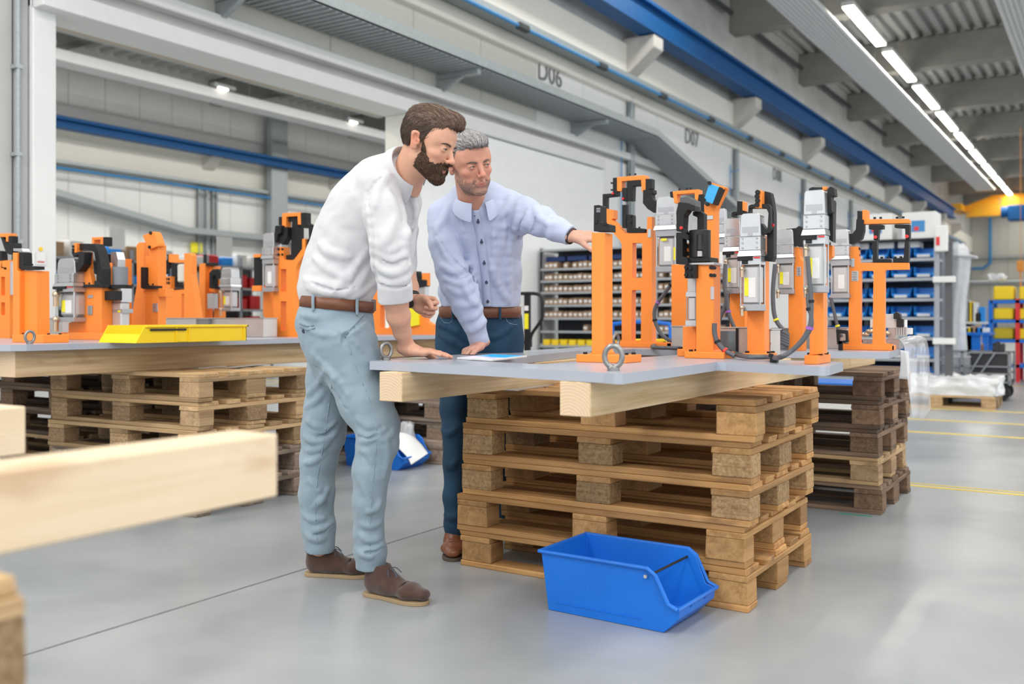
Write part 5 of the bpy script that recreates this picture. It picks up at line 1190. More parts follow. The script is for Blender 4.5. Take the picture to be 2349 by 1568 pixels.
# blue work tables
def worktable(px0, px1, pyt, Y, lab, top=M_binb):
    a, b = onY(px0, 700, Y).x, onY(px1, 700, Y).x; z = onY(px0, pyt, Y).z; t = thing('work_table', lab, 'table', (a, Y, 0)); o = (a, Y, 0)
    MB(o).box(a, b, Y, Y+.8, z-.04, z).build('table_top', top, t)
    for x in (a+.03, b-.08):
        for y in (Y+.03, Y+.72): MB(o).box(x, x+.05, y, y+.05, 0, z-.04).build('leg', M_binb, t)
    MB(o).box(a+.12, a+.34, Y+.04, Y+.06, .15, z-.04).build('panel', M_binb, t); MB(o).box(b-.5, b-.25, Y+.04, Y+.06, .15, z-.04).build('panel', M_binb, t)
    return a, b, z
a, b, z = worktable(2192, 2270, 762, 16.0, 'blue work table with panels between the wrapped column and the yellow rack')
rr = random.Random(4)
for k, (mm, nm) in enumerate(((M_stw, 'white'), (M_biny, 'yellow'), (M_card, 'brown'), (M_bin2, 'blue'), (M_stw, 'white'))):
    small_item('parts_box', '%s box on the blue work table, %s from the left' % (nm, NTH[k]), 'box', (a+.1+k*(b-a-.2)/4, 16.2, z+.0), .11, .3, rr.uniform(.06, .16), mm)
a, b, z = worktable(2195, 2262, 738, 22.0, 'pale work bench farther back behind the blue table', M_frame)
for k in range(6):
    small_item('parts_box', 'small box on the far pale bench, %s from the left' % NTH[k], 'box', (a+.1+k*(b-a-.2)/5, 22.2, z), .11, .3, rr.uniform(.1, .5), [M_stw, M_galv, M_biny, M_stw, M_blk, M_bin2][k])
small_item('brown_carton', 'large brown carton beneath the blue rack area', 'box', (onY(2215, 800, 18.2).x, 18.2, 0), .9, .6, .55, M_card)
tag(MB().box(-.6, .6, 0, .02, 0, .02).box(-.6, -.58, 0, .02, -.9, 0).box(.58, .6, 0, .02, -.9, 0).build('tube_frame', M_frame), 'pale tube frame standing on the far bench', 'frame').location = onY(2282, 645, 22.3)
blob_box('plastic_sheet', onY(2262, 650, 16.9).x, onY(2300, 650, 16.9).x, 17.1, 17.5, rz_[0]+.32, rz_[0]+.40, M_film2, 'crumpled clear film on top of the large yellow bin', 'film', .05, 4, 10)
pn = onY(2341, 598, 30)
t = tag(MB(pn).box(pn.x-.09, pn.x+.09, pn.y-.05, pn.y+.05, pn.z-.30, pn.z, bev=.02).box(pn.x-.02, pn.x+.02, pn.y-.02, pn.y+.02, pn.z-1.3, pn.z-.28).tube([pn, Vector((pn.x, pn.y, 6.3))], .008, 6).build('crane_pendant', mat('pendant_orange', (.8, .3, .04), .5)), 'orange crane pendant hanging far back at the right edge', 'pendant')
# pallet jack handle
Yj = 6.6
def jp(x, y): return onY(x, y, Yj)
t = thing('pallet_jack', 'black pallet jack handle with yellow sticker standing behind the older man', 'pallet jack', (jp(1215, 800).x, Yj, 0)); o = t.location.copy()
P = [jp(1217, 795), jp(1190, 770), jp(1183, 700), jp(1186, 676), jp(1200, 673), jp(1232, 674), jp(1243, 686), jp(1244, 720), jp(1241, 735), jp(1219, 768), jp(1217, 795)]
MB(o).tube(smoothpath(P, 4), .014, 8).build('handle_loop', M_bk, t, smooth=True)
MB(o).box(jp(1204, 700).x, jp(1216, 700).x, Yj-.015, Yj+.015, .35, jp(1205, 676).z, bev=.003).build('drawbar', M_bk, t); MB(o).box(jp(1205.5, 700).x, jp(1214.5, 700).x, Yj-.018, Yj-.015, jp(1210, 754).z, jp(1210, 719).z).build('yellow_sticker', M_stk, t)
MB(o).box(jp(1205.5, 700).x, jp(1214.5, 700).x, Yj-.018, Yj-.015, jp(1210, 712).z, jp(1210, 701).z).build('white_sticker', M_stw, t)
MB(o).box(o.x-.1, o.x+.1, Yj-.05, Yj+.1, .1, .36, bev=.02).build('pump', M_bk, t); MB(o).cyl((o.x-.12, Yj, .09), (o.x+.12, Yj, .09), .09, seg=16).build('wheel', M_blk, t)
for s_ in (-.2, .1): MB(o).box(o.x+s_, o.x+s_+.12, Yj+.05, Yj+1.1, .07, .13, bev=.01).build('fork', mat('fork_yellow', (.75, .5, .02), .5), t)
v0 = onY(1404, 741, 9.0); v1 = onY(1538, 741, 9.0)
t = MB((v0.x, 9, 0)).tube(smoothpath([(v0.x, 9, .0), (v0.x, 9, v0.z-.12), (v0.x+.08, 9, v0.z), (v1.x-.08, 9, v1.z), (v1.x, 9, v1.z-.12), (v1.x, 9, 0)], 6), .020, 8).build('cart_handle', M_binb, smooth=True); tag(t, 'blue tubular push handle seen behind the ladder-shaped frame', 'handle')
# clear film draped over the right end of the near table
def sheet(name, cols, m, label, cat, sub=5, parent=None):
    """cols: list of polylines (same length), surface between them"""
    C = [smoothpath(c, 5) for c in cols]; n = len(C[0]); rows = []
    for i in range(n): rows.append(smoothpath([c[i] for c in C], sub))
    o0 = rows[0][0].copy(); bm = bmesh.new(); V = [[bm.verts.new(p-o0) for p in r_] for r_ in rows]
    for i in range(len(V)-1):
        for j in range(len(V[0])-1): bm.faces.new((V[i][j], V[i][j+1], V[i+1][j+1], V[i+1][j]))
    me = bpy.data.meshes.new(name); bm.to_mesh(me); bm.free(); o = mesh_obj(name, me, m, loc=o0, smooth=True)
    md = o.modifiers.new('thickness', 'SOLIDIFY'); md.thickness = .0012; tag(o, label, cat); return o
M_clear = mat('clear_film', (.93, .93, .96), .08, alpha=.30, spec=1.0, noise=.05, bump=.9, bscale=18)
def col_(dx, dd, ws):
    return [at(px+dx, py, d+dd) for px, py, d in ws]
sheet('clear_plastic_sheet', [
    [at(2048, 796, 4.75), at(2058, 778, 4.70), at(2072, 790, 4.66), at(2078, 830, 4.64), at(2084, 890, 4.62), at(2092, 958, 4.62)],
    [at(2062, 790, 4.85), at(2078, 772, 4.80), at(2092, 788, 4.72), at(2098, 830, 4.74), at(2102, 890, 4.66), at(2106, 955, 4.70)],
    [at(2080, 786, 4.95), at(2098, 769, 4.92), at(2108, 790, 4.86), at(2108, 832, 4.82), at(2116, 892, 4.84), at(2114, 962, 4.80)],
    [at(2096, 784, 5.05), at(2112, 770, 5.02), at(2124, 790, 4.98), at(2126, 832, 4.98), at(2130, 890, 4.94), at(2124, 952, 4.92)],
    [at(2106, 784, 5.12), at(2122, 775, 5.12), at(2130, 800, 5.08), at(2132, 840, 5.08), at(2134, 890, 5.02), at(2134, 940, 5.02)]], M_clear, 'clear plastic sheet draped over the right end of the near table', 'plastic sheet')
sheet('white_foil', [[at(2064, 802, 4.95), at(2066, 830, 4.95), at(2062, 868, 4.95)], [at(2084, 806, 5.0), at(2086, 835, 5.0), at(2084, 870, 5.0)]], M_paper, 'white sheet hanging behind the clear plastic at the right table end', 'sheet')
# shelving in the next hall
Xs = -12.2
ya, yb_ = onX(100, 600, Xs).y, onX(625, 600, Xs).y
t = thing('steel_shelving', 'long open shelving with mixed bins in the next hall', 'shelf', (Xs, ya, 0)); o = (Xs, ya, 0); zt_ = 2.0
n = 6
for k in range(n+1):
    y = ya+(yb_-ya)*k/n
    for x in (Xs, Xs-.5): MB(o).box(x-.03, x, y-.02, y+.02, 0, zt_).build('upright', M_shd, t)
sl = [.45, .8, 1.15, 1.5, 1.85]
for z in sl: MB(o).box(Xs-.52, Xs, ya, yb_, z-.03, z).build('shelf_board', M_shelf, t)
MB(o).box(Xs-.54, Xs-.53, ya, yb_, .2, zt_).build('back_panel', mat('shelf_back_grey', (.15, .16, .17), .8), t)
r = random.Random(21); pal = [(M_stw, 'white'), (M_bin2, 'blue'), (M_card, 'brown'), (M_stw, 'white'), (mat('bin_red', (.60, .015, .02), .45), 'red'), (M_galv, 'grey')]
for zi, z in enumerate(sl):
    for k in range(13):
        y = ya+.12+(yb_-ya-.25)*k/13
        mm, nm = pal[4] if (k >= 10 and zi in (1, 2, 3)) else r.choice(pal)
        if r.random() < .12: continue
        oo = MB().box(-.2, .2, 0, .22, 0, r.uniform(.12, .24), bev=.01).build('parts_box', mm); oo.location = (Xs-.26, y, z)
        tag(oo, '%s box in the next hall shelving, %s from the left on the %s board up' % (nm, NTH[k], NTH[zi]), 'box')
for px_, py_, Y_, wd_, lab in ((519, 570, None, .32, 'white paper sheet standing on the next hall shelving, right'), (273, 578, None, .26, 'white paper sheet standing on the next hall shelving, left')):
    q = onX(px_, py_+16, Xs+.02); oo = MB().box(0, .004, -wd_/2, wd_/2, 0, .32).build('paper_sheet', M_paper); oo.location = (Xs+.005-.03, q.y, zt_+.0); tag(oo, lab, 'paper')
q = onX(450, 568, XF+.12); oo = MB().box(0, .01, -.2, .2, -.15, .15).build('wall_sign', M_stk); oo.location = (XF+.13, q.y, q.z); tag(oo, 'small yellow sign on the far wall of the next hall', 'sign')
q = onX(115, 523, XF+.12); oo = MB().cyl((0, 0, 0), (.05, 0, 0), .14).build('alarm_lamp', M_red); oo.location = (XF+.03, q.y, q.z); tag(oo, 'small red alarm lamp on the far wall beside the gate post', 'lamp')
# paper and clear bag in the bin on the floor

q = onZ(1905, 1060, 0); small_item('white_crate', 'white crate with blue lid seen through the dark pallet stack', 'crate', (q.x, q.y, 0), .62, .5, .53, M_stw)
q = at(1905, 900, 6.55); tag(MB().box(-.32, .32, -.01, .51, 0, .02).build('crate_lid', M_binb), 'blue lid on the white crate behind the dark pallet stack', 'lid').location = (onZ(1905, 1060, 0).x, onZ(1905, 1060, 0).y, .5305)
q = onZ(1965, 1179, 0); o = tag(MB().box(-.08, .08, 0, .012, 0, .002).build('floor_tape', mat('green_tape', (.02, .35, .2), .5)), 'short green tape strip on the floor beside the dark pallet stack', 'tape'); o.location = (q.x, q.y-.03, 0)
# ================================================================= IMPLICIT SURFACES FOR THE FIGURES
def npv(v): return np.array([v[0], v[1], v[2]], dtype=np.float32)
def unit(v): v = np.asarray(v, dtype=np.float64); return v/np.linalg.norm(v)
class SDF:
    def __init__(s, lo, hi, h):
        s.h = h; s.lo = np.array(lo, dtype=np.float64); s.n = np.ceil((np.array(hi)-s.lo)/h).astype(int)+1
        s.D = np.full(tuple(s.n), .25, dtype=np.float32)
    def _sub(s, lo, hi):
        a = np.clip(np.floor((np.array(lo)-s.lo)/s.h).astype(int), 0, s.n-1); b = np.clip(np.ceil((np.array(hi)-s.lo)/s.h).astype(int)+1, 1, s.n)
        if np.any(b <= a): return None
        ax = [(s.lo[i]+s.h*np.arange(a[i], b[i])).astype(np.float32) for i in range(3)]
        return (slice(a[0], b[0]), slice(a[1], b[1]), slice(a[2], b[2])), ax[0][:, None, None], ax[1][None, :, None], ax[2][None, None, :]
    def _comb(s, sl, d, k, op):
        A = s.D[sl]
        if op == 'sub': d = -d
        if op == 'add':
            h = np.clip(.5+.5*(A-d)/k, 0, 1); s.D[sl] = A+(d-A)*h-k*h*(1-h)
        else:
            h = np.clip(.5-.5*(A-d)/k, 0, 1); s.D[sl] = A+(d-A)*h+k*h*(1-h)
    def seg(s, a, b, ru, rv=None, rbu=None, rbv=None, vdir=None, k=.01, op='add'):
        """tapered limb from a to b; radii ru (across) and rv (along vdir) at a, rbu/rbv at b"""
        a, b = np.asarray(a, float), np.asarray(b, float); rv = ru if rv is None else rv; rbu = ru if rbu is None else rbu; rbv = (rv if rbu == ru else rbu*rv/ru) if rbv is None else rbv
        ab = b-a; L = np.linalg.norm(ab); n = ab/max(L, 1e-9)
        if vdir is None: vdir = np.array([0, 0, 1.]) if abs(n[2]) < .9 else np.array([1., 0, 0])
        v = np.asarray(vdir, float); v = v-n*np.dot(v, n); v /= np.linalg.norm(v); u = np.cross(n, v)
        R = max(ru, rv, rbu, rbv)+k*1.2+.004
        g = s._sub(np.minimum(a, b)-R, np.maximum(a, b)+R)
        if g is None: return
        sl, X, Y, Z = g
        x, y, z = X-a[0], Y-a[1], Z-a[2]
        t = np.clip((x*n[0]+y*n[1]+z*n[2])/max(L, 1e-9), 0, 1).astype(np.float32)
        x = x-t*ab[0]; y = y-t*ab[1]; z = z-t*ab[2]
        du = x*u[0]+y*u[1]+z*u[2]; dv = x*v[0]+y*v[1]+z*v[2]; dn = x*n[0]+y*n[1]+z*n[2]
        Ru = ru+(rbu-ru)*t; Rv = rv+(rbv-rv)*t; Rm = np.minimum(Ru, Rv)
        d = (np.sqrt((du/Ru)**2+(dv/Rv)**2+(dn/Rm)**2)-1)*Rm
        s._comb(sl, d.astype(np.float32), k, op)
    def ell(s, c, r, M=None, k=.01, op='add'):
        """ellipsoid; M columns = its axes"""
        c = np.asarray(c, float); R = max(r)+k*1.2+.004; g = s._sub(c-R, c+R)
        if g is None: return
        sl, X, Y, Z = g; x, y, z = X-c[0], Y-c[1], Z-c[2]
        if M is None: a, b, e = x, y, z
        else:
            M = np.asarray(M, float); a = x*M[0, 0]+y*M[1, 0]+z*M[2, 0]; b = x*M[0, 1]+y*M[1, 1]+z*M[2, 1]; e = x*M[0, 2]+y*M[1, 2]+z*M[2, 2]
        d = (np.sqrt((a/r[0])**2+(b/r[1])**2+(e/r[2])**2)-1)*min(r)
        s._comb(sl, d.astype(np.float32), k, op)
    def chain(s, st, k=.015, vdir=None, grow=0.0, **kw):
        """st: (point, half width, half depth)"""
        for (p, a, b), (q, c, d) in zip(st, st[1:]): s.seg(p, q, a+grow, b+grow, c+grow, d+grow, vdir=vdir, k=k, **kw)
    def at(s, P):
        i = (np.asarray(P)-s.lo)/s.h; i = np.clip(i, 0, s.n-1.001); f = np.floor(i).astype(int); w = i-f; o = 0
        for a in (0, 1):
            for b in (0, 1):
                for c in (0, 1): o = o+s.D[f[..., 0]+a, f[..., 1]+b, f[..., 2]+c]*(w[..., 0] if a else 1-w[..., 0])*(w[..., 1] if b else 1-w[..., 1])*(w[..., 2] if c else 1-w[..., 2])
        return o
    def hit(s, px, py, d0, d1):
        ds = np.linspace(d0, d1, 160); o = np.array([npv(at(px, py, d)) for d in (0.0, 1.0)]); P = o[0]+(o[1]-o[0])*ds[:, None]
        v = s.at(P); j = np.where(v < 0)[0]
        if len(j) == 0: return None
        return P[j[0]]
    def fold(s, pts, r=.006, depth=0.0, k=.014, op='add', d0=3.0, d1=4.6, sub=3):
        """ridge (or crease) traced over the visible surface"""
        P = smoothpath([(x, y, 0) for x, y in pts], sub); H = [s.hit(p.x, p.y, d0, d1) for p in P]; H = [h for h in H if h is not None]
        n = len(H)
        for i in range(n-1):
            if np.linalg.norm(H[i+1]-H[i]) > .12: continue
            w = math.sin(math.pi*(i+.5)/n)**.6; ra = max(r*w, .0015)
            s.seg(H[i], H[i+1], ra, k=k, op=op)
    def noise(s, amp, f, seed=0, aniso=(1, 1, 1)):
        X = (s.lo[0]+s.h*np.arange(s.n[0]))[:, None, None].astype(np.float32)*aniso[0]; Y = (s.lo[1]+s.h*np.arange(s.n[1]))[None, :, None].astype(np.float32)*aniso[1]; Z = (s.lo[2]+s.h*np.arange(s.n[2]))[None, None, :].astype(np.float32)*aniso[2]
        a = seed*1.7
        w = np.sin(f*(X*.8+Y*.5+Z*.4)+a+1.6*np.sin(f*.45*(Y-Z)+a))+.7*np.sin(f*1.9*(Z*.7-X*.6+Y*.2)+2*a+1.3*np.sin(f*.6*(X+Z)))
        s.D += (amp*w).astype(np.float32)
    def mesh(s):
        D = s.D; N = D.shape; S_ = D < 0
        c = [S_[i:N[0]-1+i, j:N[1]-1+j, k:N[2]-1+k] for i in (0, 1) for j in (0, 1) for k in (0, 1)]
        cnt = sum(x.astype(np.int8) for x in c); act = (cnt > 0) & (cnt < 8); ijk = np.argwhere(act)
        idx = np.full(act.shape, -1, dtype=np.int64); idx[act] = np.arange(len(ijk))
        acc = np.zeros((len(ijk), 3)); num = np.zeros(len(ijk))
        I, J, K = ijk.T
        for axis in range(3):
            o1, o2 = [a for a in range(3) if a != axis]
            for u in (0, 1):
                for v in (0, 1):
                    A = ijk.copy(); A[:, o1] += u; A[:, o2] += v; B = A.copy(); B[:, axis] += 1
                    da = D[A[:, 0], A[:, 1], A[:, 2]]; db = D[B[:, 0], B[:, 1], B[:, 2]]; m = (da < 0) != (db < 0)
                    t = np.where(m, da/np.where(m, da-db, 1), 0); P = A.astype(float); P[:, axis] += t
                    acc[m] += P[m]; num[m] += 1
        V = s.lo+s.h*acc/num[:, None]
        F = []
        for axis in range(3):
            o1, o2 = [(1, 2), (2, 0), (0, 1)][axis]
            sl0 = [slice(None)]*3; sl1 = [slice(None)]*3; sl0[axis] = slice(0, N[axis]-1); sl1[axis] = slice(1, N[axis])
            a = S_[tuple(sl0)]; b = S_[tuple(sl1)]; ch = np.argwhere(a != b)
            ch = ch[(ch[:, o1] > 0) & (ch[:, o2] > 0) & (ch[:, o1] < N[o1]-1) & (ch[:, o2] < N[o2]-1)]
            ins = a[ch[:, 0], ch[:, 1], ch[:, 2]]
            q = []
            for du, dv in ((0, 0), (1, 0), (1, 1), (0, 1)):
                C = ch.copy(); C[:, o1] -= du; C[:, o2] -= dv; q.append(idx[C[:, 0], C[:, 1], C[:, 2]])
            q = np.stack(q, 1); q[~ins] = q[~ins][:, ::-1]; F.append(q[(q >= 0).all(1)])
        return V, np.concatenate(F)
def hairnoise(shape, d, n, seed=1):
    r = np.random.RandomState(seed).randn(*shape).astype(np.float32); a = r.copy()
    for i in range(1, n): a += np.roll(r, tuple(int(round(v*i)) for v in d), (0, 1, 2))
    return a/math.sqrt(n)
def np_mesh(name, VF, m, parent=None, org=(0, 0, 0), cols=None, smooth=True, label=None):
    """several (V,F) sets joined as one mesh"""
    if isinstance(VF, tuple): VF = [VF]
    Vs = np.concatenate([v for v, f in VF]); off = 0; Fs = []
    for v, f in VF: Fs.append(f+off); off += len(v)
    Fs = np.concatenate(Fs); Vs = Vs-np.array(org)
    me = bpy.data.meshes.new(name); me.vertices.add(len(Vs)); me.vertices.foreach_set('co', Vs.astype(np.float32).ravel())
    me.loops.add(Fs.size); me.loops.foreach_set('vertex_index', Fs.astype(np.int32).ravel()); me.polygons.add(len(Fs))
    me.polygons.foreach_set('loop_start', np.arange(0, Fs.size, 4, dtype=np.int32)); me.polygons.foreach_set('loop_total', np.full(len(Fs), 4, dtype=np.int32))
    me.polygons.foreach_set('use_smooth', [smooth]*len(Fs)); me.update(calc_edges=True)
    if cols is not None:
        at_ = me.color_attributes.new('tone', 'FLOAT_COLOR', 'POINT'); c4 = np.ones((len(Vs), 4), dtype=np.float32); c4[:, :3] = cols; at_.data.foreach_set('color', c4.ravel())
    return mesh_obj(name, me, m, parent, label=label)
def tone_mat(name, rough=.5, sub=0.0, bump=.0, bscale=300, sheen=0, spec=.4, noise=.05, nscale=30):
    m = mat(name, (1, 1, 1), rough, sub=sub, bump=bump, bscale=bscale, sheen=sheen, spec=spec, noise=noise, nscale=nscale)
    N = m.node_tree.nodes; L = m.node_tree.links; a = N.new('ShaderNodeAttribute'); a.attribute_name = 'tone'
    mx = [n for n in N if n.bl_idname == 'ShaderNodeMix'][0]; L.new(a.outputs['Color'], mx.inputs[6]); return m
M_skin = tone_mat('skin', .47, sub=.18, bump=.12, bscale=500, noise=.04, nscale=45)
def hand(sd, W, f, s_, n, curl, splay=(.10, .03, -.05, -.14), thumb=(.75, .55, -.15), tcurl=(.25, .3), sc=1.0, thumb_len=1.0):
    """W wrist; f towards the fingers, s_ towards the thumb side, n out of the back of the hand; curl = 4 fingers x 3 joint bends"""
    f = unit(f); n = unit(np.asarray(n)-f*np.dot(n, f)); sgn = 1 if np.dot(np.cross(f, n), s_) > 0 else -1; s_ = np.cross(f, n)*sgn; W = np.asarray(W, float); J = []
    def rot(v, ax, a): return v*math.cos(a)+np.cross(ax, v)*math.sin(a)+ax*np.dot(ax, v)*(1-math.cos(a))
    sd.seg(W-f*.02*sc, W+f*.03*sc, .026*sc, .019*sc, .034*sc, .018*sc, vdir=n, k=.012)
    sd.seg(W+f*.03*sc, W+f*.082*sc, .036*sc, .016*sc, .040*sc, .0125*sc, vdir=n, k=.012)
    sd.seg(W+(f*.02+s_*.018-n*.010)*sc, W+(f*.055+s_*.026-n*.010)*sc, .015*sc, .013*sc, k=.012)      # thenar pad
    sd.seg(W+(f*.02-s_*.020-n*.008)*sc, W+(f*.07-s_*.027-n*.006)*sc, .014*sc, .011*sc, k=.012)
    L = (.070, .078, .072, .056); off = (.031, .0105, -.0105, -.0300); R = (.0092, .0094, .0088, .0078); st = (.084, .088, .084, .076)
    for i in range(4):
        d = rot(f, n, splay[i]*sgn if False else splay[i]*(1 if np.dot(np.cross(n, f), s_) > 0 else -1)); p = W+(f*st[i]+s_*off[i]+n*.002)*sc; ax = np.cross(n, d); ax = unit(ax)
        # positive curl bends towards the palm (-n)
        r0 = R[i]*sc
        sd.seg(p-d*.014*sc, p, r0*1.12, k=.007)
        for j, fr in enumerate((.46, .30, .24)):
            d = rot(d, ax, curl[i][j]); q = p+d*L[i]*fr*sc; sd.seg(p, q, r0*(1-.09*j), rbu=r0*(.93-.10*j), k=.0035); J.append(q); p = q
    d = unit(f*thumb[0]+s_*thumb[1]+n*thumb[2]); p = W+(f*.024+s_*.024-n*.006)*sc; r0 = .0125*sc
    ax = unit(np.cross(d, f-n*.6))
    for j, l in enumerate((.040, .034, .026)):
        if j: d = rot(d, ax, tcurl[j-1])
        q = p+d*l*sc*thumb_len; sd.seg(p, q, r0*(1-.1*j), rbu=r0*(.88-.09*j), k=.007 if j == 0 else .003); p = q
    return J
# ---------------------------------------------------------------- head
HX = {}
def build_head(prefix, C, f, u, opt):
    """C centre between the ears at eye level, f face direction, u crown direction. Returns skin (V,F,cols) and makes hair, eyes, brows as children later"""
    f = unit(f); u = unit(np.asarray(u)-f*np.dot(u, f)); l = np.cross(u, f); M = np.stack([l, f, u], 1); sc = opt.get('scale', 1.0)   # columns
    h = opt.get('h', .0019)
    sd = SDF((-.105, -.135, -.19), (.105, .135, .15), h)
    jw = opt.get('jaw', 1.0)
    sd.ell((0, -.012, .036), (.0765, .090, .082), k=.02)
    sd.ell((0, .030, .030), (.066, .056, .070), k=.02)
    sd.ell((0, .030, -.028), (.054, .054, .062), k=.02)
    sd.ell((0, .024, -.074), (.043*jw, .047, .036), k=.018)
    for s in (-1, 1):
        sd.seg((s*.046*jw, .000, -.052), (s*.014, .062, -.099), .0145, rbu=.014, k=.024)
        sd.ell((s*.036, .040, -.055), (.020, .026, .026), k=.018)
        sd.ell((s*.045, .050, -.024), (.019, .021, .015), k=.016)
        sd.seg((s*.048, .055, .020), (s*.012, .078, .020), .0095, rbu=.009, k=.012)       # brow ridge
        sd.ell((s*.064, .02, .02), (.010, .03, .03), k=.012, op='add')
    sd.ell((0, .068, -.099), (.020, .017, .015), k=.012)                                   # chin
    sd.ell((0, .066, -.068), (.026, .019, .021), k=.012)                                   # muzzle
    for s in (-1, 1):
        sd.ell((s*.0315, .090, .001), (.017, .015, .0125), k=.010, op='sub')               # socket
        sd.ell((s*.0315, .0705, .000), (.0145, .0150, .0140), k=.004)                      # lids
        sd.ell((s*.0315, .0865, -.0006), (.0125, .0090, .0031 if not opt.get('squint') else .0026), k=.0022, op='sub')   # opening
    sd.seg((0, .080, .008), (0, .101, -.030), .0085, rbu=.0095, k=.009)                    # nose bridge
    sd.ell((0, .1035, -.0345), (.0115, .011, .0095), k=.007)
    for s in (-1, 1):
        sd.ell((s*.0125, .0915, -.0375), (.0068, .0095, .0075), k=.005)
        sd.ell((s*.0065, .0965, -.0445), (.0036, .0060, .0030), k=.003, op='sub')
        sd.seg((s*.019, .085, -.041), (s*.028, .073, -.066), .0022, k=.008, op='sub')      # nasolabial crease
    sd.seg((-.021, .0805, -.0675), (0, .0880, -.0645), .0036, rbu=.0048, k=.006); sd.seg((.021, .0805, -.0675), (0, .0880, -.0645), .0036, rbu=.0048, k=.006)
    sd.seg((-.017, .0785, -.0742), (.017, .0785, -.0742), .0048, k=.006); sd.ell((0, .0825, -.0745), (.013, .0050, .0046), k=.005)
    sd.seg((-.022, .088, -.0697), (0, .0965, -.0690), .0014, k=.0025, op='sub'); sd.seg((.022, .088, -.0697), (0, .0965, -.0690), .0014, k=.0025, op='sub')
    for s in (-1, 1):                                                                       # ears
        sd.seg((s*.0745, -.014, -.026), (s*.0815, -.018, .020), .0085, .012, .010, .0165, vdir=(0, 1, 0), k=.006)
        sd.ell((s*.088, -.012, .004), (.0075, .0095, .0165), k=.004, op='sub'); sd.ell((s*.0835, -.005, -.006), (.006, .006, .006), k=.003, op='sub')
        sd.seg((s*.078, .000, -.010), (s*.079, .000, .000), .004, k=.004)
    # neck
    for a, b, ra, rb in opt['neck']:
        A = M.T@(np.asarray(a)-C)/sc; B = M.T@(np.asarray(b)-C)/sc; sd.seg(A, B, ra, rbu=rb, k=.022)
    if opt.get('crease'):
        for s in (-1, 1):
            sd.seg((s*.006, .0865, .018), (s*.008, .084, .034), .0012, k=.003, op='sub')
        for z in (.045, .057): sd.seg((-.03, .083, z), (.03, .083, z+.001), .0010, k=.004, op='sub')
    V, F = sd.mesh()
    x, y, z = V.T; base = np.array(opt['skin']); col = np.tile(base, (len(V), 1))
    def blend(c, w): 
        nonlocal col; w = np.clip(w, 0, 1)[:, None]; col = col*(1-w)+np.array(c)*w
    red = np.array([base[0]*1.0, base[1]*.62, base[2]*.55])
    blend(red, .75*np.exp(-(((np.abs(x)-.083)/.014)**2+((y+.014)/.03)**2+(z/.035)**2)))
    blend(red, .45*np.exp(-((x/.018)**2+((y-.10)/.018)**2+((z+.034)/.016)**2))); blend(red, .35*np.exp(-(((np.abs(x)-.045)/.018)**2+((y-.06)/.03)**2+((z+.03)/.018)**2)))
    lip = (np.abs(x) < .0225) & (y > .072) & (np.abs(z+.0700) < .0078*(1-(np.abs(x)/.025)**2)+.0005); blend((base[0]*.78, base[1]*.55, base[2]*.62), lip*.8)
    wob = .004*np.sin(x*260+z*190)+.003*np.sin(y*330-z*150)
    yb_ = np.array([-.02, 0, .02, .045, .065, .085, .12]); zb_ = np.array([.012, .006, -.030, -.048, -.056, -.049, -.046])
    top = np.interp(y, yb_, zb_)
    st = (z < top+wob) & (y > -.010-.2*(z+.05)) & (z > -.135) & ~lip
    under = (z > -.135+.35*np.clip(.06-y, 0, 1))
    stw = np.where(st, 1., 0.)*np.clip((top+wob-z)/.012, 0, 1)*np.clip((z+.130)/.02, 0, 1)*under
    if opt.get('stubble'): blend(opt['stubble'], opt.get('stw', .55)*stw*(.8+.2*np.sin(x*900)*np.sin(z*800+y*500)))
    HX[prefix] = dict(M=M, C=C, sd=sd, sc=sc, V=V, stw=stw)
    Wd = (V*sc)@M.T+C
    # ---- hair volume
    def hair_mesh(cap_sc, adds, zl, groove, off=(0, -.014, .038), vol=None, hh=None):
        q = SDF((-.115, -.15, -.13), (.115, .15, .18), hh or .0021)
        q.ell(off, (cap_sc[0], cap_sc[1], cap_sc[2]), k=.01)
        for a in adds: q.ell(a[0], a[1], M=a[2] if len(a) > 2 else None, k=.018)
        X = (q.lo[0]+q.h*np.arange(q.n[0]))[:, None, None]; Y = (q.lo[1]+q.h*np.arange(q.n[1]))[None, :, None]; Z = (q.lo[2]+q.h*np.arange(q.n[2]))[None, None, :]
        # strands: fine grooves running back over the top and down the sides
        ang = np.arctan2(X, Z-.02+.0*Y); 
        g = np.sin(ang*groove[0]+14*Y+2.2*np.sin(ang*7+22*Y))+.8*np.sin(ang*groove[0]*.43-26*Y+1.7)+.6*np.sin(ang*groove[0]*1.9+60*Y+3*np.sin(30*Z))
        side = np.sin((Y*groove[1]*1.1+Z*groove[1]*.9)+2*np.sin(Z*70+Y*40))*.6+.5*np.sin(Y*groove[1]*2.1+Z*groove[1]*1.3)
        wt = np.clip((Z-.06)/.03, 0, 1)
        q.D += (groove[2]*(g*wt*.8)+.00045*(hairnoise(q.D.shape, (.15, 1, .25), 12, 2)*wt+hairnoise(q.D.shape, (0, -.7, -.8), 12, 3)*(1-wt))).astype(np.float32)
        line = np.interp(Y, zl[0], zl[1])+.003*np.sin(Y*300)+.0025*np.sin(X*260)
        if vol is not None: line = line+vol(X, Y)
        cut = (line-Z).astype(np.float32)
        h_ = np.clip(.5-.5*(q.D-cut)/.006, 0, 1); q.D = (q.D+(cut-q.D)*h_+.006*h_*(1-h_)).astype(np.float32)
        return q
    HX[prefix]['hair'] = hair_mesh(**opt['hair'])
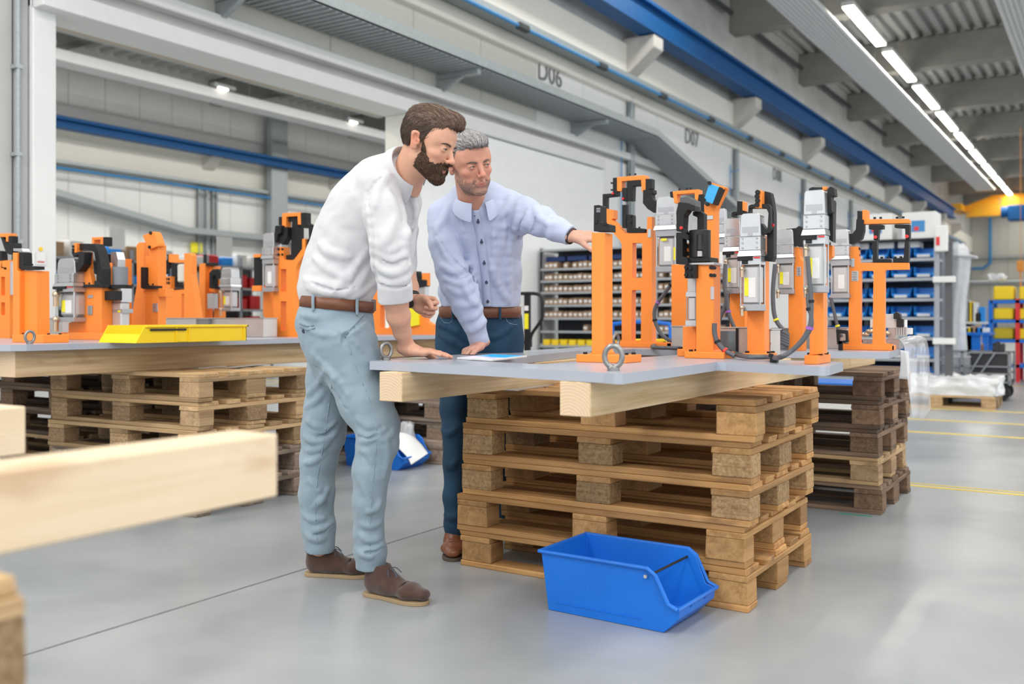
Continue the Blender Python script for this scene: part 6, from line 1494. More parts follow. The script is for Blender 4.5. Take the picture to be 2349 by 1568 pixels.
    # ---- beard shell
    if opt.get('beard'):
        b = SDF(sd.lo, sd.lo+sd.h*(sd.n-1), sd.h); X = (b.lo[0]+b.h*np.arange(b.n[0]))[:, None, None]; Y = (b.lo[1]+b.h*np.arange(b.n[1]))[None, :, None]; Z = (b.lo[2]+b.h*np.arange(b.n[2]))[None, None, :]
        thick = .0012+.0035*np.clip((-Z-.02)/.03, 0, 1)+.0028*np.clip((-Z-.07)/.045, 0, 1)*np.clip((Y-.01)/.05, 0, 1)+.0006*hairnoise(b.D.shape, (0, .35, -1), 6, 5)
        shell = sd.D-thick; zt = np.interp(Y, [-.02, 0, .018, .035, .05, .066, .085, .12], [.03, .020, .004, -.036, -.054, -.058, -.046, -.044])+.003*np.sin(X*330+Y*200)
        cut = np.maximum(Z-zt, .010-Y+.25*np.clip(-.03-Z, 0, .08)*0-.28*np.clip(-Z-.035, 0, .06)); cut = cut+.0022*np.sin(Y*620+X*400)*np.sin(Z*540); cut = np.maximum(cut, np.broadcast_to(-.122-Z-.55*(Y-.06), cut.shape))
        lipc = .0078-np.sqrt((X/2.7)**2+(Z+.0730)**2)*1.0; lipc = np.where(Y > .07, lipc, -.05); soul = .0075-np.sqrt(((X))**2*.5+((Z+.086))**2*1.2); soul = -1
        c2 = np.maximum(cut, lipc); b.D = np.maximum(shell, c2).astype(np.float32); HX[prefix]['beard'] = b
    return Wd, F, col
def strands(V, F, sd, flow, n, step, k, r, lift, cols, tw, root, org, m, name, seed=0, jit=.25, rtip=.25):
    """thin tapering hairs combed along a flow field over an implicit surface, one joined mesh"""
    R = np.random.RandomState(seed); P = V[R.randint(0, len(V), n)].copy()
    def grad(p):
        e = sd.h; g = np.stack([sd.at(p+np.eye(3)[i]*e)-sd.at(p-np.eye(3)[i]*e) for i in range(3)], 1); return g/np.maximum(np.linalg.norm(g, axis=1, keepdims=True), 1e-6)
    j = R.randn(n, 3)*jit; pts = [P]; N = grad(P); N0 = N
    for i in range(k):
        d = flow(P)+j+.15*R.randn(n, 3); d -= N*(d*N).sum(1, keepdims=True); d /= np.maximum(np.linalg.norm(d, axis=1, keepdims=True), 1e-6)
        P = P+d*step+N*lift*step; N = grad(P); pts.append(P)
    pts = np.stack(pts, 1); L = k+1; T = np.gradient(pts, axis=1); T /= np.maximum(np.linalg.norm(T, axis=2, keepdims=True), 1e-9)
    U = np.cross(T, N0[:, None, :]); U /= np.maximum(np.linalg.norm(U, axis=2, keepdims=True), 1e-9); W_ = np.cross(T, U); rr = np.linspace(1, rtip, L)[None, :, None]*r
    ring = [pts+(U*math.cos(a)+W_*math.sin(a))*rr for a in (0, math.pi/2, math.pi, 3*math.pi/2)]
    A = np.stack(ring, 2).reshape(-1, 3); b = (np.arange(n)[:, None]*L+np.arange(k)[None, :]).ravel()*4
    Fq = np.concatenate([np.stack([b+a, b+(a+1) % 4, b+4+(a+1) % 4, b+4+a], 1) for a in range(4)])
    a_, b_ = np.array(cols[0]), np.array(cols[1]); w = np.repeat(R.rand(n)**1.3, L*4)[:, None]
    z = np.repeat(np.clip((pts[:, 0, 2]-.06)/.06, 0, 1), L*4)[:, None]; w = np.clip(w*.6+z*.4*w+z*.15, 0, 1)
    o = np_mesh(name, (tw(A), Fq), m, root, org, cols=a_*(1-w)+b_*w); o['kind'] = 'stuff'; return o
def attach_head_parts(prefix, root, org, opt, hair_cols, beard_cols=None):
    H = HX[prefix]; M, C, sc = H['M'], H['C'], H['sc']; org = np.array(org)
    def tw(V): return (V*sc)@M.T+C
    V, F = H['hair'].mesh(); r = np.random.RandomState(3)
    a, b_ = np.array(hair_cols[0]), np.array(hair_cols[1]); x, y, z = V.T
    tp = np.clip((z-.07)/.02, 0, 1); w = .5+.5*(tp*np.sin(np.arctan2(x, z)*60+y*60+3*np.sin(y*60+x*40))+(1-tp)*np.sin(y*800+z*600+2*np.sin(z*90))*.6); w = np.clip((w*tp+.35*(1-tp))*.55+np.clip((z-.05)/.08, 0, 1)*.5-.08*(1-tp)+.16*r.randn(len(x)), 0, 1)[:, None]
    hm = tone_mat(prefix+'_hair', .5, bump=.5, bscale=420, spec=.45, noise=.25, nscale=160)
    ho = np_mesh('hair', (tw(V), F), hm, root, org, cols=a*(1-w)+b_*w)
    def flow(p):
        t = np.clip((p[:, 2]-.065)/.035, 0, 1)[:, None]; top = np.stack([.25*np.ones(len(p))+.3*np.sin(p[:, 1]*60), -np.ones(len(p)), .3*np.ones(len(p))], 1); side = np.stack([np.zeros(len(p)), -.65*np.ones(len(p)), -.8*np.ones(len(p))], 1); return top*t+side*(1-t)
    strands(V, F, H['hair'], flow, 5200, .0042, 5, .00055, .10, hair_cols, tw, ho, (0, 0, 0), hm, 'hair_strands', 5).matrix_parent_inverse = Matrix.Identity(4)
    ho.children[0].location = -Vector(org)
    if 'beard' in H:
        V, F = H['beard'].mesh(); x, y, z = V.T; w = np.clip(.45+.35*np.random.RandomState(4).randn(len(x)), 0, 1)[:, None]; a, b_ = np.array(beard_cols[0]), np.array(beard_cols[1])
        np_mesh('beard', (tw(V), F), tone_mat(prefix+'_beard', .7, bump=.9, bscale=380, spec=.25, noise=.35, nscale=220), root, org, cols=a*(1-w)+b_*w)
    bm_ = tone_mat(prefix+'_beard', .7, bump=.9, bscale=380, spec=.25, noise=.35, nscale=220)
    fb = lambda p: np.stack([np.zeros(len(p)), .25*np.ones(len(p)), -np.ones(len(p))], 1)
    if 'beard' in H:
        bo = [c for c in root.children if c.name.startswith('beard')][0]; Vb, Fb = H['beard'].mesh(); so_ = strands(Vb, Fb, H['beard'], fb, 4200, .0026, 3, .00042, .22, beard_cols, tw, bo, (0, 0, 0), bm_, 'beard_strands', 6, jit=.45); so_.location = -Vector(org)
    elif opt.get('stubble'):
        Vs = H['V'][(H['stw'] > .45) & (np.abs(H['V'][:, 0]) < .066) & (H['V'][:, 1] > .002)]; strands(Vs, None, H['sd'], fb, 5200, .0011, 2, .00026, .6, ((.13, .11, .10), (.62, .60, .58)), tw, root, org, bm_, 'stubble', 7, jit=.6)
    gz = unit(opt.get('gaze', (0, 1, -.15)))
    for s in (-1, 1):
        c = np.array([s*.0315, .0700, .0]); bm = bmesh.new(); bmesh.ops.create_uvsphere(bm, u_segments=24, v_segments=24, radius=.0128*sc)
        q = Vector((0, 0, 1)).rotation_difference(Vector(M@gz)); bm.transform(q.to_matrix().to_4x4())
        me = bpy.data.meshes.new('eye'); bm.to_mesh(me); bm.free(); g = Vector(M@gz); ca = me.color_attributes.new('tone', 'FLOAT_COLOR', 'POINT')
        for i, v in enumerate(me.vertices):
            a = v.co.normalized().angle(g); ca.data[i].color = (.01, .01, .01, 1) if a < .19 else ((*opt['iris'], 1) if a < .48 else (.62, .58, .56, 1))
        me.polygons.foreach_set('use_smooth', [True]*len(me.polygons)); p = tw(c)-org
        mesh_obj('eye', me, tone_mat('eyeball', .12, spec=.8, noise=.01), root, Vector(p))
        # lash line and brow
        lp = [(s*.0315-.0125, .0800, .0002), (s*.0315-.006, .0848, .0024), (s*.0315, .0862, .0030), (s*.0315+.006, .0848, .0024), (s*.0315+.0125, .0800, .0002)]
        MB().tube([Vector(tw(np.array(p_))-org) for p_ in smoothpath(lp, 3)], .00085, 6).build('eyelash', mat('lash_dark', (.03, .02, .015), .8), root, smooth=True)
        mb = MB(); pts = [(s*.014, .0885, .0140), (s*.026, .0890, .0172), (s*.040, .0805, .0185), (s*.051, .0675, .0135)]
        mb.tube([Vector(tw(np.array(p_))-org) for p_ in smoothpath(pts, 4)], [.0016, .0024, .0029, .0031, .0032, .0031, .003, .0028, .0026, .0022, .0018, .0014, .0010], 8)
        mb.build('eyebrow', mat(prefix+'_brow', tuple(np.array(opt.get('brow', hair_cols[0]))), .8, bump=.8, bscale=500), root, smooth=True)
OPT1 = dict(skin=(.68, .37, .25), iris=(.05, .09, .10), jaw=1.0, gaze=(.1, 1, -.12), stubble=(.40, .24, .17), stw=.3, beard=True,
    hair=dict(cap_sc=(.0835, .0990, .0915), adds=[((.006, .006, .088), (.062, .085, .044)), ((.012, .058, .098), (.046, .036, .030)), ((.0, -.05, .07), (.06, .05, .05))],
              zl=([-.14, -.10, -.075, -.05, -.03, -.012, .006, .020, .030, .040, .052, .070, .14], [-.064, -.062, -.056, -.036, .008, .018, -.004, -.022, -.004, .016, .044, .074, .082]), groove=(46, 420, .0016)),
    hc=(((.052, .030, .020), (.25, .155, .105)), ((.050, .028, .018), (.17, .10, .06))), brow=(.07, .04, .025))
OPT2 = dict(skin=(.62, .30, .205), iris=(.05, .06, .07), jaw=1.07, gaze=(.50, 1, -.10), stubble=(.34, .25, .21), stw=.40, squint=True,
    hair=dict(cap_sc=(.0815, .0965, .0885), adds=[((.0, .012, .084), (.058, .080, .044)), ((.004, .066, .090), (.042, .030, .024))],
              zl=([-.14, -.10, -.075, -.05, -.03, -.012, .006, .020, .034, .046, .058, .074, .14], [-.060, -.056, -.048, -.026, .012, .022, .006, -.006, .018, .050, .064, .072, .078]), groove=(60, 480, .0013)),
    hc=(((.16, .145, .14), (.60, .585, .575)),), brow=(.13, .10, .09))
# ================================================================= PERSON 1: younger man leaning on the near plate
r3 = np.array(RV); f3 = np.array(FV); z3 = np.array([0, 0, 1.])
def W(px, py, d): return npv(at(px, py, d)).astype(float)
def stn(L):
    """(px, py, depth, half width px, half depth m) -> stations"""
    return [(W(a, b, d), hw*d/FPX, hd) for a, b, d, hw, hd in L]
def shade(V, base, dark, f=0): return np.tile(np.array(base), (len(V), 1))
def bbox(stl, pad):
    P = np.array([s[0] for s in stl]); R = max(max(s[1], s[2]) for s in stl)+pad; return P.min(0)-R, P.max(0)+R
p1 = thing('person', 'younger bearded man in white shirt and pale blue trousers leaning on the near plate', 'person', at(780, 1355, 3.55)); p1.location.z = 0; O1 = np.array(p1.location)
def cutz(sd, z, above=True):
    Z = (sd.lo[2]+sd.h*np.arange(sd.n[2]))[None, None, :].astype(np.float32); sd.D = np.maximum(sd.D, np.broadcast_to((z-Z) if above else (Z-z), sd.D.shape)).astype(np.float32)
def cutplane(sd, p, n, R):
    n = unit(n); X = (sd.lo[0]+sd.h*np.arange(sd.n[0]))[:, None, None]-p[0]; Y = (sd.lo[1]+sd.h*np.arange(sd.n[1]))[None, :, None]-p[1]; Z = (sd.lo[2]+sd.h*np.arange(sd.n[2]))[None, None, :]-p[2]
    d = X*n[0]+Y*n[1]+Z*n[2]; sd.D = np.where(X*X+Y*Y+Z*Z < R*R, np.maximum(sd.D, d), sd.D).astype(np.float32)
# --- trousers
legF = stn([(795, 792, 3.50, 72, .125), (815, 860, 3.49, 62, .105), (838, 922, 3.46, 61, .095), (866, 975, 3.44, 50, .082), (866, 1018, 3.43, 47, .078), (851, 1080, 3.43, 42, .074), (847, 1150, 3.43, 36.5, .066), (846, 1220, 3.45, 33, .060), (850, 1262, 3.46, 36, .062), (851, 1290, 3.47, 34.5, .062)])
legB = stn([(768, 800, 3.64, 62, .11), (757, 872, 3.66, 52, .10), (749, 942, 3.67, 50, .09), (742, 992, 3.68, 50, .082), (731, 1052, 3.69, 40.5, .076), (726, 1130, 3.70, 39.5, .066), (730, 1205, 3.71, 37.5, .060), (733, 1252, 3.71, 35, .060)])
hips = stn([(772, 697, 3.58, 78, .150), (770, 735, 3.58, 83, .162), (778, 785, 3.58, 80, .168), (785, 830, 3.57, 66, .150)])
lo, hi = bbox(legF+legB+hips, .03); tr = SDF(lo, hi, .0044)
tr.chain(hips, k=.02, vdir=f3); tr.chain(legB, k=.02, vdir=f3); tr.chain(legF, k=.016, vdir=f3)
tr.seg(W(715, 745, 3.52), W(740, 800, 3.50), .045, k=.05)
cutz(tr, .098)
S1 = lambda pts, r=.006, k=.012, op='add', **kw: tr.fold(pts, r, k=k, op=op, d0=3.1, d1=4.1, **kw)
for pts in ([(700, 745), (730, 765), (770, 770)], [(692, 722), (725, 728)], [(742, 842), (775, 868), (800, 905)], [(720, 812), (760, 852), (778, 900)], [(770, 752), (800, 770), (830, 800)], [(838, 742), (812, 760), (790, 765)],
            [(822, 960), (848, 978), (866, 976)], [(824, 992), (846, 1000), (868, 990)], [(826, 1012), (850, 1008), (884, 985)], [(905, 985), (890, 1000), (870, 1012)], [(828, 1030), (846, 1040), (856, 1060)], [(886, 1010), (890, 1045), (880, 1090)],
            [(768, 968), (748, 985), (722, 990)], [(704, 962), (722, 975), (745, 978)], [(772, 990), (752, 1006), (728, 1018)], [(700, 1000), (716, 1010), (740, 1010)], [(700, 1030), (725, 1032), (752, 1016)], [(698, 1060), (718, 1058), (742, 1040)],
            [(826, 1225), (845, 1238), (872, 1232)], [(880, 1246), (862, 1258), (838, 1262)], [(822, 1262), (836, 1272), (852, 1276)], [(872, 1196), (856, 1206), (836, 1204)], [(828, 1100), (842, 1130), (850, 1170)], [(872, 1150), (862, 1165), (846, 1172)],
            [(700, 1180), (718, 1192), (742, 1188)], [(764, 1196), (748, 1210), (722, 1216)], [(704, 1225), (720, 1236), (742, 1236)], [(712, 1100), (732, 1125), (742, 1160)], [(706, 905), (730, 880), (745, 850)], [(700, 935), (725, 920), (740, 900)], [(752, 1120), (740, 1145), (722, 1160)]):
    S1(pts, .0040, .020)
for pts in ([(842, 728), (815, 752), (792, 768), (786, 788)], [(716, 828), (752, 872), (796, 938)], [(822, 1000), (845, 1006), (866, 998)], [(770, 978), (750, 994), (726, 1003)], [(880, 1254), (858, 1266), (836, 1268)], [(764, 1204), (744, 1220), (720, 1226)]):
    S1(pts, .0028, .009, 'sub')
tr.noise(.0010, 38, 2); tr.noise(.0006, 90, 5)
VT = tr.mesh(); M_tr = mat('pale_blue_cotton', (.25, .33, .385), .85, noise=.10, nscale=9, bump=.25, bscale=260, sheen=.2)
trousers = np_mesh('trousers', VT, M_tr, p1, O1)
# seams, pocket, belt loops on the trousers
def seamline(sd, pts, r=.0016, d0=3.1, d1=4.1, off=.0024):
    P = smoothpath([(x, y, 0) for x, y in pts], 6); H = [sd.hit(p.x, p.y, d0, d1) for p in P]; H = [h for h in H if h is not None]
    return [Vector(h)-FV*off for h in H]
mb = MB(O1)
for pts in ([(800, 790), (812, 830), (832, 880), (852, 930), (864, 990), (860, 1060), (852, 1140), (848, 1230), (850, 1285)], [(762, 880), (752, 950), (742, 1020), (728, 1100), (724, 1180), (728, 1245)]):
    L = seamline(tr, pts); mb.tube(L, .0022, 6) if len(L) > 3 else 0
mb.build('seam', mat('seam_blue', (.24, .32, .375), .9), trousers)
mb = MB(O1)
for pts in ([(688, 742), (705, 748), (722, 746)], [(690, 750), (706, 757), (723, 752)]):
    L = seamline(tr, pts); mb.tube(L, .0026, 6) if len(L) > 3 else 0
mb.build('pocket_welt', mat('pocket_dark', (.16, .22, .27), .9), trousers)
L = seamline(tr, [(836, 722), (818, 742), (800, 760), (792, 775)]); MB(O1).tube(L, .003, 6).build('pocket_edge', mat('pocket_dark', (.16, .22, .27), .9), trousers)
L = seamline(tr, [(698, 759), (698.5, 760)]); MB(O1).cyl(L[0]-FV*.003, L[0], .008, seg=12).build('pocket_button', mat('navy_button', (.02, .03, .07), .4), trousers)
# --- shirt
torso = stn([(773, 690, 3.58, 76, .148), (771, 655, 3.58, 82, .150), (789, 605, 3.58, 88, .155), (815, 545, 3.57, 92, .165), (846, 482, 3.56, 88, .180), (880, 428, 3.54, 72, .185), (908, 392, 3.50, 44, .115)])
armR = stn([(868, 432, 3.42, 52, .075), (880, 490, 3.38, 48, .070), (893, 550, 3.36, 44, .064), (902, 610, 3.37, 41, .060), (906, 652, 3.39, 37, .054)])
cuffR = stn([(905, 655, 3.39, 38, .056), (907, 688, 3.41, 36, .053)])
armL = stn([(905, 455, 3.74, 40, .06), (918, 530, 3.82, 38, .055), (922, 600, 3.86, 34, .05)])
foreL = stn([(922, 600, 3.86, 32, .048), (932, 650, 3.80, 25, .042)])
lo, hi = bbox(torso+armR+armL+foreL, .03); sh1 = SDF(lo, hi, .0042)
sh1.chain(torso, k=.03, vdir=f3); sh1.seg(W(865, 418, 3.42), W(925, 418, 3.66), .062, rbu=.055, k=.03)
sh1.seg(W(935, 470, 3.56), W(915, 600, 3.58), .05, rbu=.05, k=.05)
sh1.chain(armL, k=.02, vdir=f3); sh1.chain(foreL, k=.015, vdir=f3)
sh1.chain(armR, k=.016, vdir=f3)
sh1.seg(cuffR[0][0], cuffR[1][0], cuffR[0][1]+.006, cuffR[0][2]+.006, cuffR[1][1]+.005, cuffR[1][2]+.005, vdir=f3, k=.004)
cutplane(sh1, cuffR[1][0], cuffR[1][0]-cuffR[0][0], .105)
S2 = lambda pts, r=.006, k=.014, op='add', **kw: sh1.fold(pts, r, k=k, op=op, d0=3.1, d1=4.1, **kw)
for pts in ([(848, 470), (852, 530), (858, 600), (862, 650)], [(700, 640), (740, 655), (790, 650)], [(708, 660), (760, 672), (820, 668)], [(862, 640), (830, 668), (800, 680)], [(850, 610), (820, 650), (790, 672)], [(845, 570), (810, 620), (770, 662)],
            [(880, 430), (902, 470), (915, 520)], [(868, 560), (895, 575), (925, 560)], [(866, 610), (900, 628), (938, 608)], [(868, 580), (900, 596), (932, 582)], [(865, 640), (900, 648), (936, 636)], [(925, 480), (930, 540), (928, 600)],
            [(720, 590), (760, 620), (800, 640)], [(735, 560), (760, 580), (800, 590)], [(940, 440), (948, 480), (945, 520)], [(890, 400), (870, 430), (862, 470)], [(905, 500), (890, 540), (880, 560)], [(955, 480), (940, 520), (932, 545)]):
    S2(pts, .0046, .026)
for pts in ([(843, 440), (848, 500), (856, 570), (862, 640)], [(872, 590), (900, 606), (930, 596)], [(866, 650), (905, 660), (940, 650)], [(715, 648), (760, 664), (815, 660)], [(935, 455), (946, 490), (938, 530)], [(895, 395), (860, 420), (842, 460)]):
    S2(pts, .0030, .010, 'sub')
sh1.noise(.0016, 30, 1); sh1.noise(.0007, 75, 3)
M_s1 = mat('white_cotton', (.62, .62, .635), .85, noise=.02, nscale=12, bump=.2, bscale=300, sheen=.15)
shirt1 = np_mesh('shirt', sh1.mesh(), M_s1, p1, O1)
def collar(root, org, c, axis, back, rx, ry, hb, hf, m, open_a=.55, leaf=.035, name='collar', droop=.018, flare=1.25):
    """stand-and-fall collar round the neck: axis up the neck, back = direction of the nape"""
    a3 = unit(axis); b3 = unit(np.asarray(back)-a3*np.dot(back, a3)); s3 = np.cross(a3, b3); bm = bmesh.new(); R = []
    n = 40; A0 = math.pi-open_a
    for i in range(n+1):
        t = -A0+2*A0*i/n; w = (1+math.cos(t))/2; h = hf+(hb-hf)*w
        d = b3*math.cos(t)*ry+s3*math.sin(t)*rx; p0 = np.asarray(c)+d; top = p0+a3*h+d*.04; lf = leaf*(1+.55*(1-w)**2)
        mid = top+unit(d)*.006-a3*.002; o1 = p0+d*(flare-1)*.5+a3*(h-lf*.5)+unit(d)*.008; o2 = p0+d*(flare-1)+a3*(h-lf-droop*(1-w))+unit(d)*.006
        R.append([bm.verts.new(Vector(q-np.array(org))) for q in (p0-a3*.01, p0+a3*h*.5, top, mid, o1, o2)])
    for A, B in zip(R, R[1:]):
        for k in range(5): bm.faces.new((A[k], A[k+1], B[k+1], B[k]))
    me = bpy.data.meshes.new(name); bm.to_mesh(me); bm.free(); o = mesh_obj(name, me, m, root, smooth=True)
    md = o.modifiers.new('t', 'SOLIDIFY'); md.thickness = .0025; sb = o.modifiers.new('s', 'SUBSURF'); sb.levels = 1; sb.render_levels = 2; return o
C1 = W(984, 331, 3.37)
fd = unit(r3*math.cos(.36)-f3*math.sin(.36)); pt = math.radians(20); F1 = fd*math.cos(pt)-z3*math.sin(pt); U1 = z3*math.cos(pt)+fd*math.sin(pt)
neck_b1 = W(926, 425, 3.49); neck_t1 = C1-F1*.018-U1*.055
collar(shirt1, O1, W(932, 394, 3.455), (neck_t1-neck_b1)*1.0, -r3*.8+z3*.55, .066, .071, .058, .006, M_s1, open_a=.75, leaf=.040, droop=.03, flare=1.34)
# belt
def belt(root, org, sd, py0, py1, cols, m, half, dpth, d0, d1, name='belt', th=.004):
    pass
bl = stn([(774, 685, 3.58, 79.5, .156), (773.0, 710, 3.58, 84.5, .168)])
def ring_band(name, c0, c1, ru, rv, u, v, m, root, org, th=.004, n=48, wob=0):
    bm = bmesh.new(); R = []
    for i in range(n):
        a = 2*math.pi*i/n; e = u*math.cos(a)*1.0; g = v*math.sin(a)
        rows = []
        for q, s in ((c0, 0), (c0, th), (c1, th), (c1, 0)):
            rows.append(bm.verts.new(Vector(q+e*(ru+s)+g*(rv+s)-np.array(org))))
        R.append(rows)
    for i in range(n):
        A, B = R[i], R[(i+1) % n]
        for k in range(4): bm.faces.new((A[k], A[(k+1) % 4], B[(k+1) % 4], B[k]))
    bmesh.ops.recalc_face_normals(bm, faces=bm.faces); me = bpy.data.meshes.new(name); bm.to_mesh(me); bm.free(); return mesh_obj(name, me, m, root, smooth=True)
M_belt = mat('brown_leather', (.17, .058, .026), .38, noise=.15, nscale=20, bump=.2, bscale=200)
tilt = unit(r3*152+(-z3)*14)
belt1 = ring_band('belt', bl[0][0], bl[1][0], (bl[0][1]+bl[1][1])/2, (bl[0][2]+bl[1][2])/2, tilt, f3, M_belt, p1, O1)
MB(O1).box(0, .001, 0, .001, 0, .001).build('x', M_blk, p1) if False else None
bk = W(853, 700, 3.58); MB(O1).box(bk[0]-.006, bk[0]+.006, bk[1]-.02, bk[1]+.02, bk[2]-.022, bk[2]+.022, bev=.003).build('buckle', mat('buckle_metal', (.2, .2, .2), .3, metal=.9), belt1)
for px_, ang in ((738, -.45), (832, .72)):
    x = (px_-773.5)/FPX*3.58; yy = -math.sqrt(max(0, 1-(x/(bl[0][1]+.012))**2))*(bl[0][2]+.014); b0 = bl[0][0]*.5+bl[1][0]*.5+tilt*x+f3*yy
    L = [b0+z3*.026, b0-f3*.004+z3*.0, b0-z3*.03]; MB(O1).tube([Vector(q) for q in smoothpath([Vector(q) for q in L], 3)], .0055, 8).build('belt_loop', M_tr, trousers)
# --- skin: head, neck, forearms, hands (one mesh) with a plain body inside the clothes
o1 = dict(OPT1); o1['neck'] = [(neck_t1, neck_b1, .052, .057), (C1-F1*.045-U1*.03, neck_b1-r3*.01, .042, .052), (neck_b1, W(895, 455, 3.55), .06, .07)]; o1['scale'] = 1.02
HV, HF, HC = build_head('younger', C1, F1, U1, o1)
def arm_hand(fore, fn, h=.0021, pad=.03, extra=None):
    lo, hi = bbox(fore+(extra or []), pad); sd = SDF(lo, hi, h); sd.chain(fore, k=.012, vdir=f3); fn(sd); return sd
foR = stn([(904, 640, 3.40, 27, .040), (908, 690, 3.42, 28, .040), (914, 725, 3.45, 27, .038), (923, 762, 3.50, 20, .028), (931, 790, 3.535, 15.5, .024)])
wR = W(934, 801, 3.545)
fR = unit(r3*.985-f3*.10-z3*.115)
def hR(sd):
    sd.seg(W(930, 785, 3.535), wR+r3*.012-z3*.006, .026, .023, .030, .022, vdir=f3, k=.012)
    hand(sd, wR, fR, f3, z3, [(.06, .14, .06)]*2+[(.05, .12, .06), (.03, .12, .05)], splay=(.10, .03, -.06, -.16), thumb=(.75, .62, -.12), sc=1.0)
sdR = arm_hand(foR, hR, pad=.06, extra=[(W(1062, 815, 3.5), .04, .04)])
foL = stn([(925, 615, 3.84, 27, .04), (938, 660, 3.78, 22, .034), (947, 686, 3.745, 16, .026)])
wL = W(950, 692, 3.735); fL = unit(r3*.86-z3*.25-f3*.32)
def hL(sd):
    hand(sd, wL, fL, unit(z3*.85+r3*.3-f3*.1), unit(f3*.75+r3*.35+z3*.2), [(.75, 1.2, .7), (.95, 1.25, .7), (1.05, 1.3, .7), (1.15, 1.3, .7)], splay=(.03, .01, -.01, -.03), thumb=(.80, .25, -.45), tcurl=(.35, .45), sc=1.0)
sdL = arm_hand(foL, hL, pad=.05, extra=[(W(1010, 720, 3.65), .05, .05)])
def inner(stl, lo, hi, h=.012, shrink=.018):
    sd = SDF(lo, hi, h)
    for st in stl: sd.chain([(p, max(a-shrink, .02), max(b-shrink, .02)) for p, a, b in st], k=.02, vdir=f3)
    return sd
lo, hi = bbox(torso+legF+legB, .02); inn = inner([torso, legF, legB, hips, armR, armL], lo, hi)
parts = [(HV, HF)]; cols = [HC]; base1 = np.array(OPT1['skin'])
for sd in (sdR, sdL, inn):
    V, F = sd.mesh(); parts.append((V, F)); c = np.tile(base1, (len(V), 1))
    hairy = .10*(np.sin(V[:, 0]*900)*np.sin(V[:, 2]*700+V[:, 1]*500) > .5)[:, None]; c = c*(1-hairy*.4); cols.append(c)
def redden(V, c, ctrs, r=.012, amt=.3):
    for q in ctrs:
        w = amt*np.exp(-((V-q)**2).sum(1)/r**2)[:, None]; c[:] = c*(1-w)+np.array([.72, .26, .20])*w
redden(parts[1][0], cols[1], [wR+fR*(.085+.025*i) for i in range(5)], .02, .25); redden(parts[2][0], cols[2], [wL+fL*.09], .04, .35)
body1 = np_mesh('body', parts, M_skin, p1, O1, cols=np.concatenate(cols))
attach_head_parts('younger', p1, O1, o1, *OPT1['hc'])
# watch and bracelet on his left wrist
def wristband(name, c, ax, r_u, r_v, wd_, th, m, root, org, vref=f3):
    ax = unit(ax); u = unit(np.cross(ax, vref)); v = np.cross(ax, u); return ring_band(name, np.asarray(c)-ax*wd_/2, np.asarray(c)+ax*wd_/2, r_u, r_v, u, v, m, root, org, th, 28)
axL = foL[2][0]-foL[1][0]
wb = wristband('watch_strap', W(945, 682, 3.75), axL, .0285, .029, .016, .004, M_blk, p1, O1)
cw = W(939, 696, 3.72); MB(O1).cyl(Vector(cw)-FV*.010, Vector(cw), .018, seg=20).build('watch_case', mat('watch_dark', (.03, .03, .03), .25, metal=.6), wb)
# --- shoes
M_suede = mat('brown_suede', (.075, .036, .024), .95, noise=.25, nscale=40, bump=.4, bscale=300, sheen=.3)
M_sole = mat('tan_sole', (.34, .24, .13), .6); M_sole2 = mat('dark_sole', (.10, .07, .05), .6); M_lace = mat('blue_lace', (.07, .085, .12), .8)
def shoe(heel, toe, label, root, org, m=M_suede, ms=M_sole, L=.295, hh=.10, laces=True):
    heel = np.array(heel); toe = np.array(toe); d = unit((toe-heel)*np.array([1, 1, 0])); s = np.cross(z3, d); c = heel.copy(); c[2] = 0
    sd = SDF(np.minimum(c, c+d*L)-.08, np.maximum(c, c+d*L)+np.array([.08, .08, .20]), .0033)
    def q(x, y, z): return c+d*x*L/.295+s*y+z3*z
    sd.seg(q(.042, 0, .050), q(.10, 0, .050), .036, .038, .040, .034, vdir=z3, k=.02); sd.seg(q(.10, 0, .046), q(.20, .002, .040), .040, .034, .047, .026, vdir=z3, k=.02)
    sd.seg(q(.20, .002, .038), q(.262, .0, .034), .047, .025, .031, .019, vdir=z3, k=.02); sd.seg(q(.06, 0, .06), q(.052, 0, hh), .037, .044, .036, .046, vdir=d, k=.02); sd.seg(q(.12, 0, .06), q(.085, 0, hh-.01), .032, .03, vdir=d, k=.03)
    sd.ell(q(.068, 0, hh+.030), (.031, .031, .034), k=.006, op='sub')
    Z = (sd.lo[2]+sd.h*np.arange(sd.n[2]))[None, None, :].astype(np.float32); sd.D = np.maximum(sd.D, np.broadcast_to(.014-Z, sd.D.shape))
    sd.seg(q(.185, -.05, .062), q(.19, .05, .062), .004, k=.008, op='sub')
    up = np_mesh('shoe', sd.mesh(), m, root, org, label=label)
    pts = [(.0, .0), (.012, .028), (.05, .036), (.10, .034), (.16, .044), (.21, .048), (.25, .040), (.275, .022), (.283, 0)]; P = pts+[(x, -y*.96) for x, y in pts[-2:0:-1]]
    P = [Vector(q(x-.002, y, 0)) for x, y in P]; P = smoothpath(P+[P[0]], 3)[:-1]
    MB(org).prism([p for p in P], (0, 0, .014), bev=.002).build('sole', ms, up)
    if laces:
        mb = MB(org)
        for k in range(4):
            x = .105+.020*k; z = .092-.0095*k; mb.tube([Vector(q(x, -.024, z-.008)), Vector(q(x+.004, 0, z+.002)), Vector(q(x+.008, .024, z-.008))], .0020, 6)
        for a in ((-.03, .02), (.03, .02), (-.018, .035), (.022, -.0)): mb.tube(smoothpath([Vector(q(.10, 0, .098)), Vector(q(.10+a[1], a[0]*.7, .108)), Vector(q(.10+a[1]*1.8, a[0]*1.3, .088))], 4), .0017, 6)
        mb.build('laces', M_lace, up)
    return up
shoe(onZ(838, 1362, 0)*1.0+Vector((0, 0, 0)), onZ(932, 1379, 0), 'front brown suede shoe', p1, O1, L=.29)
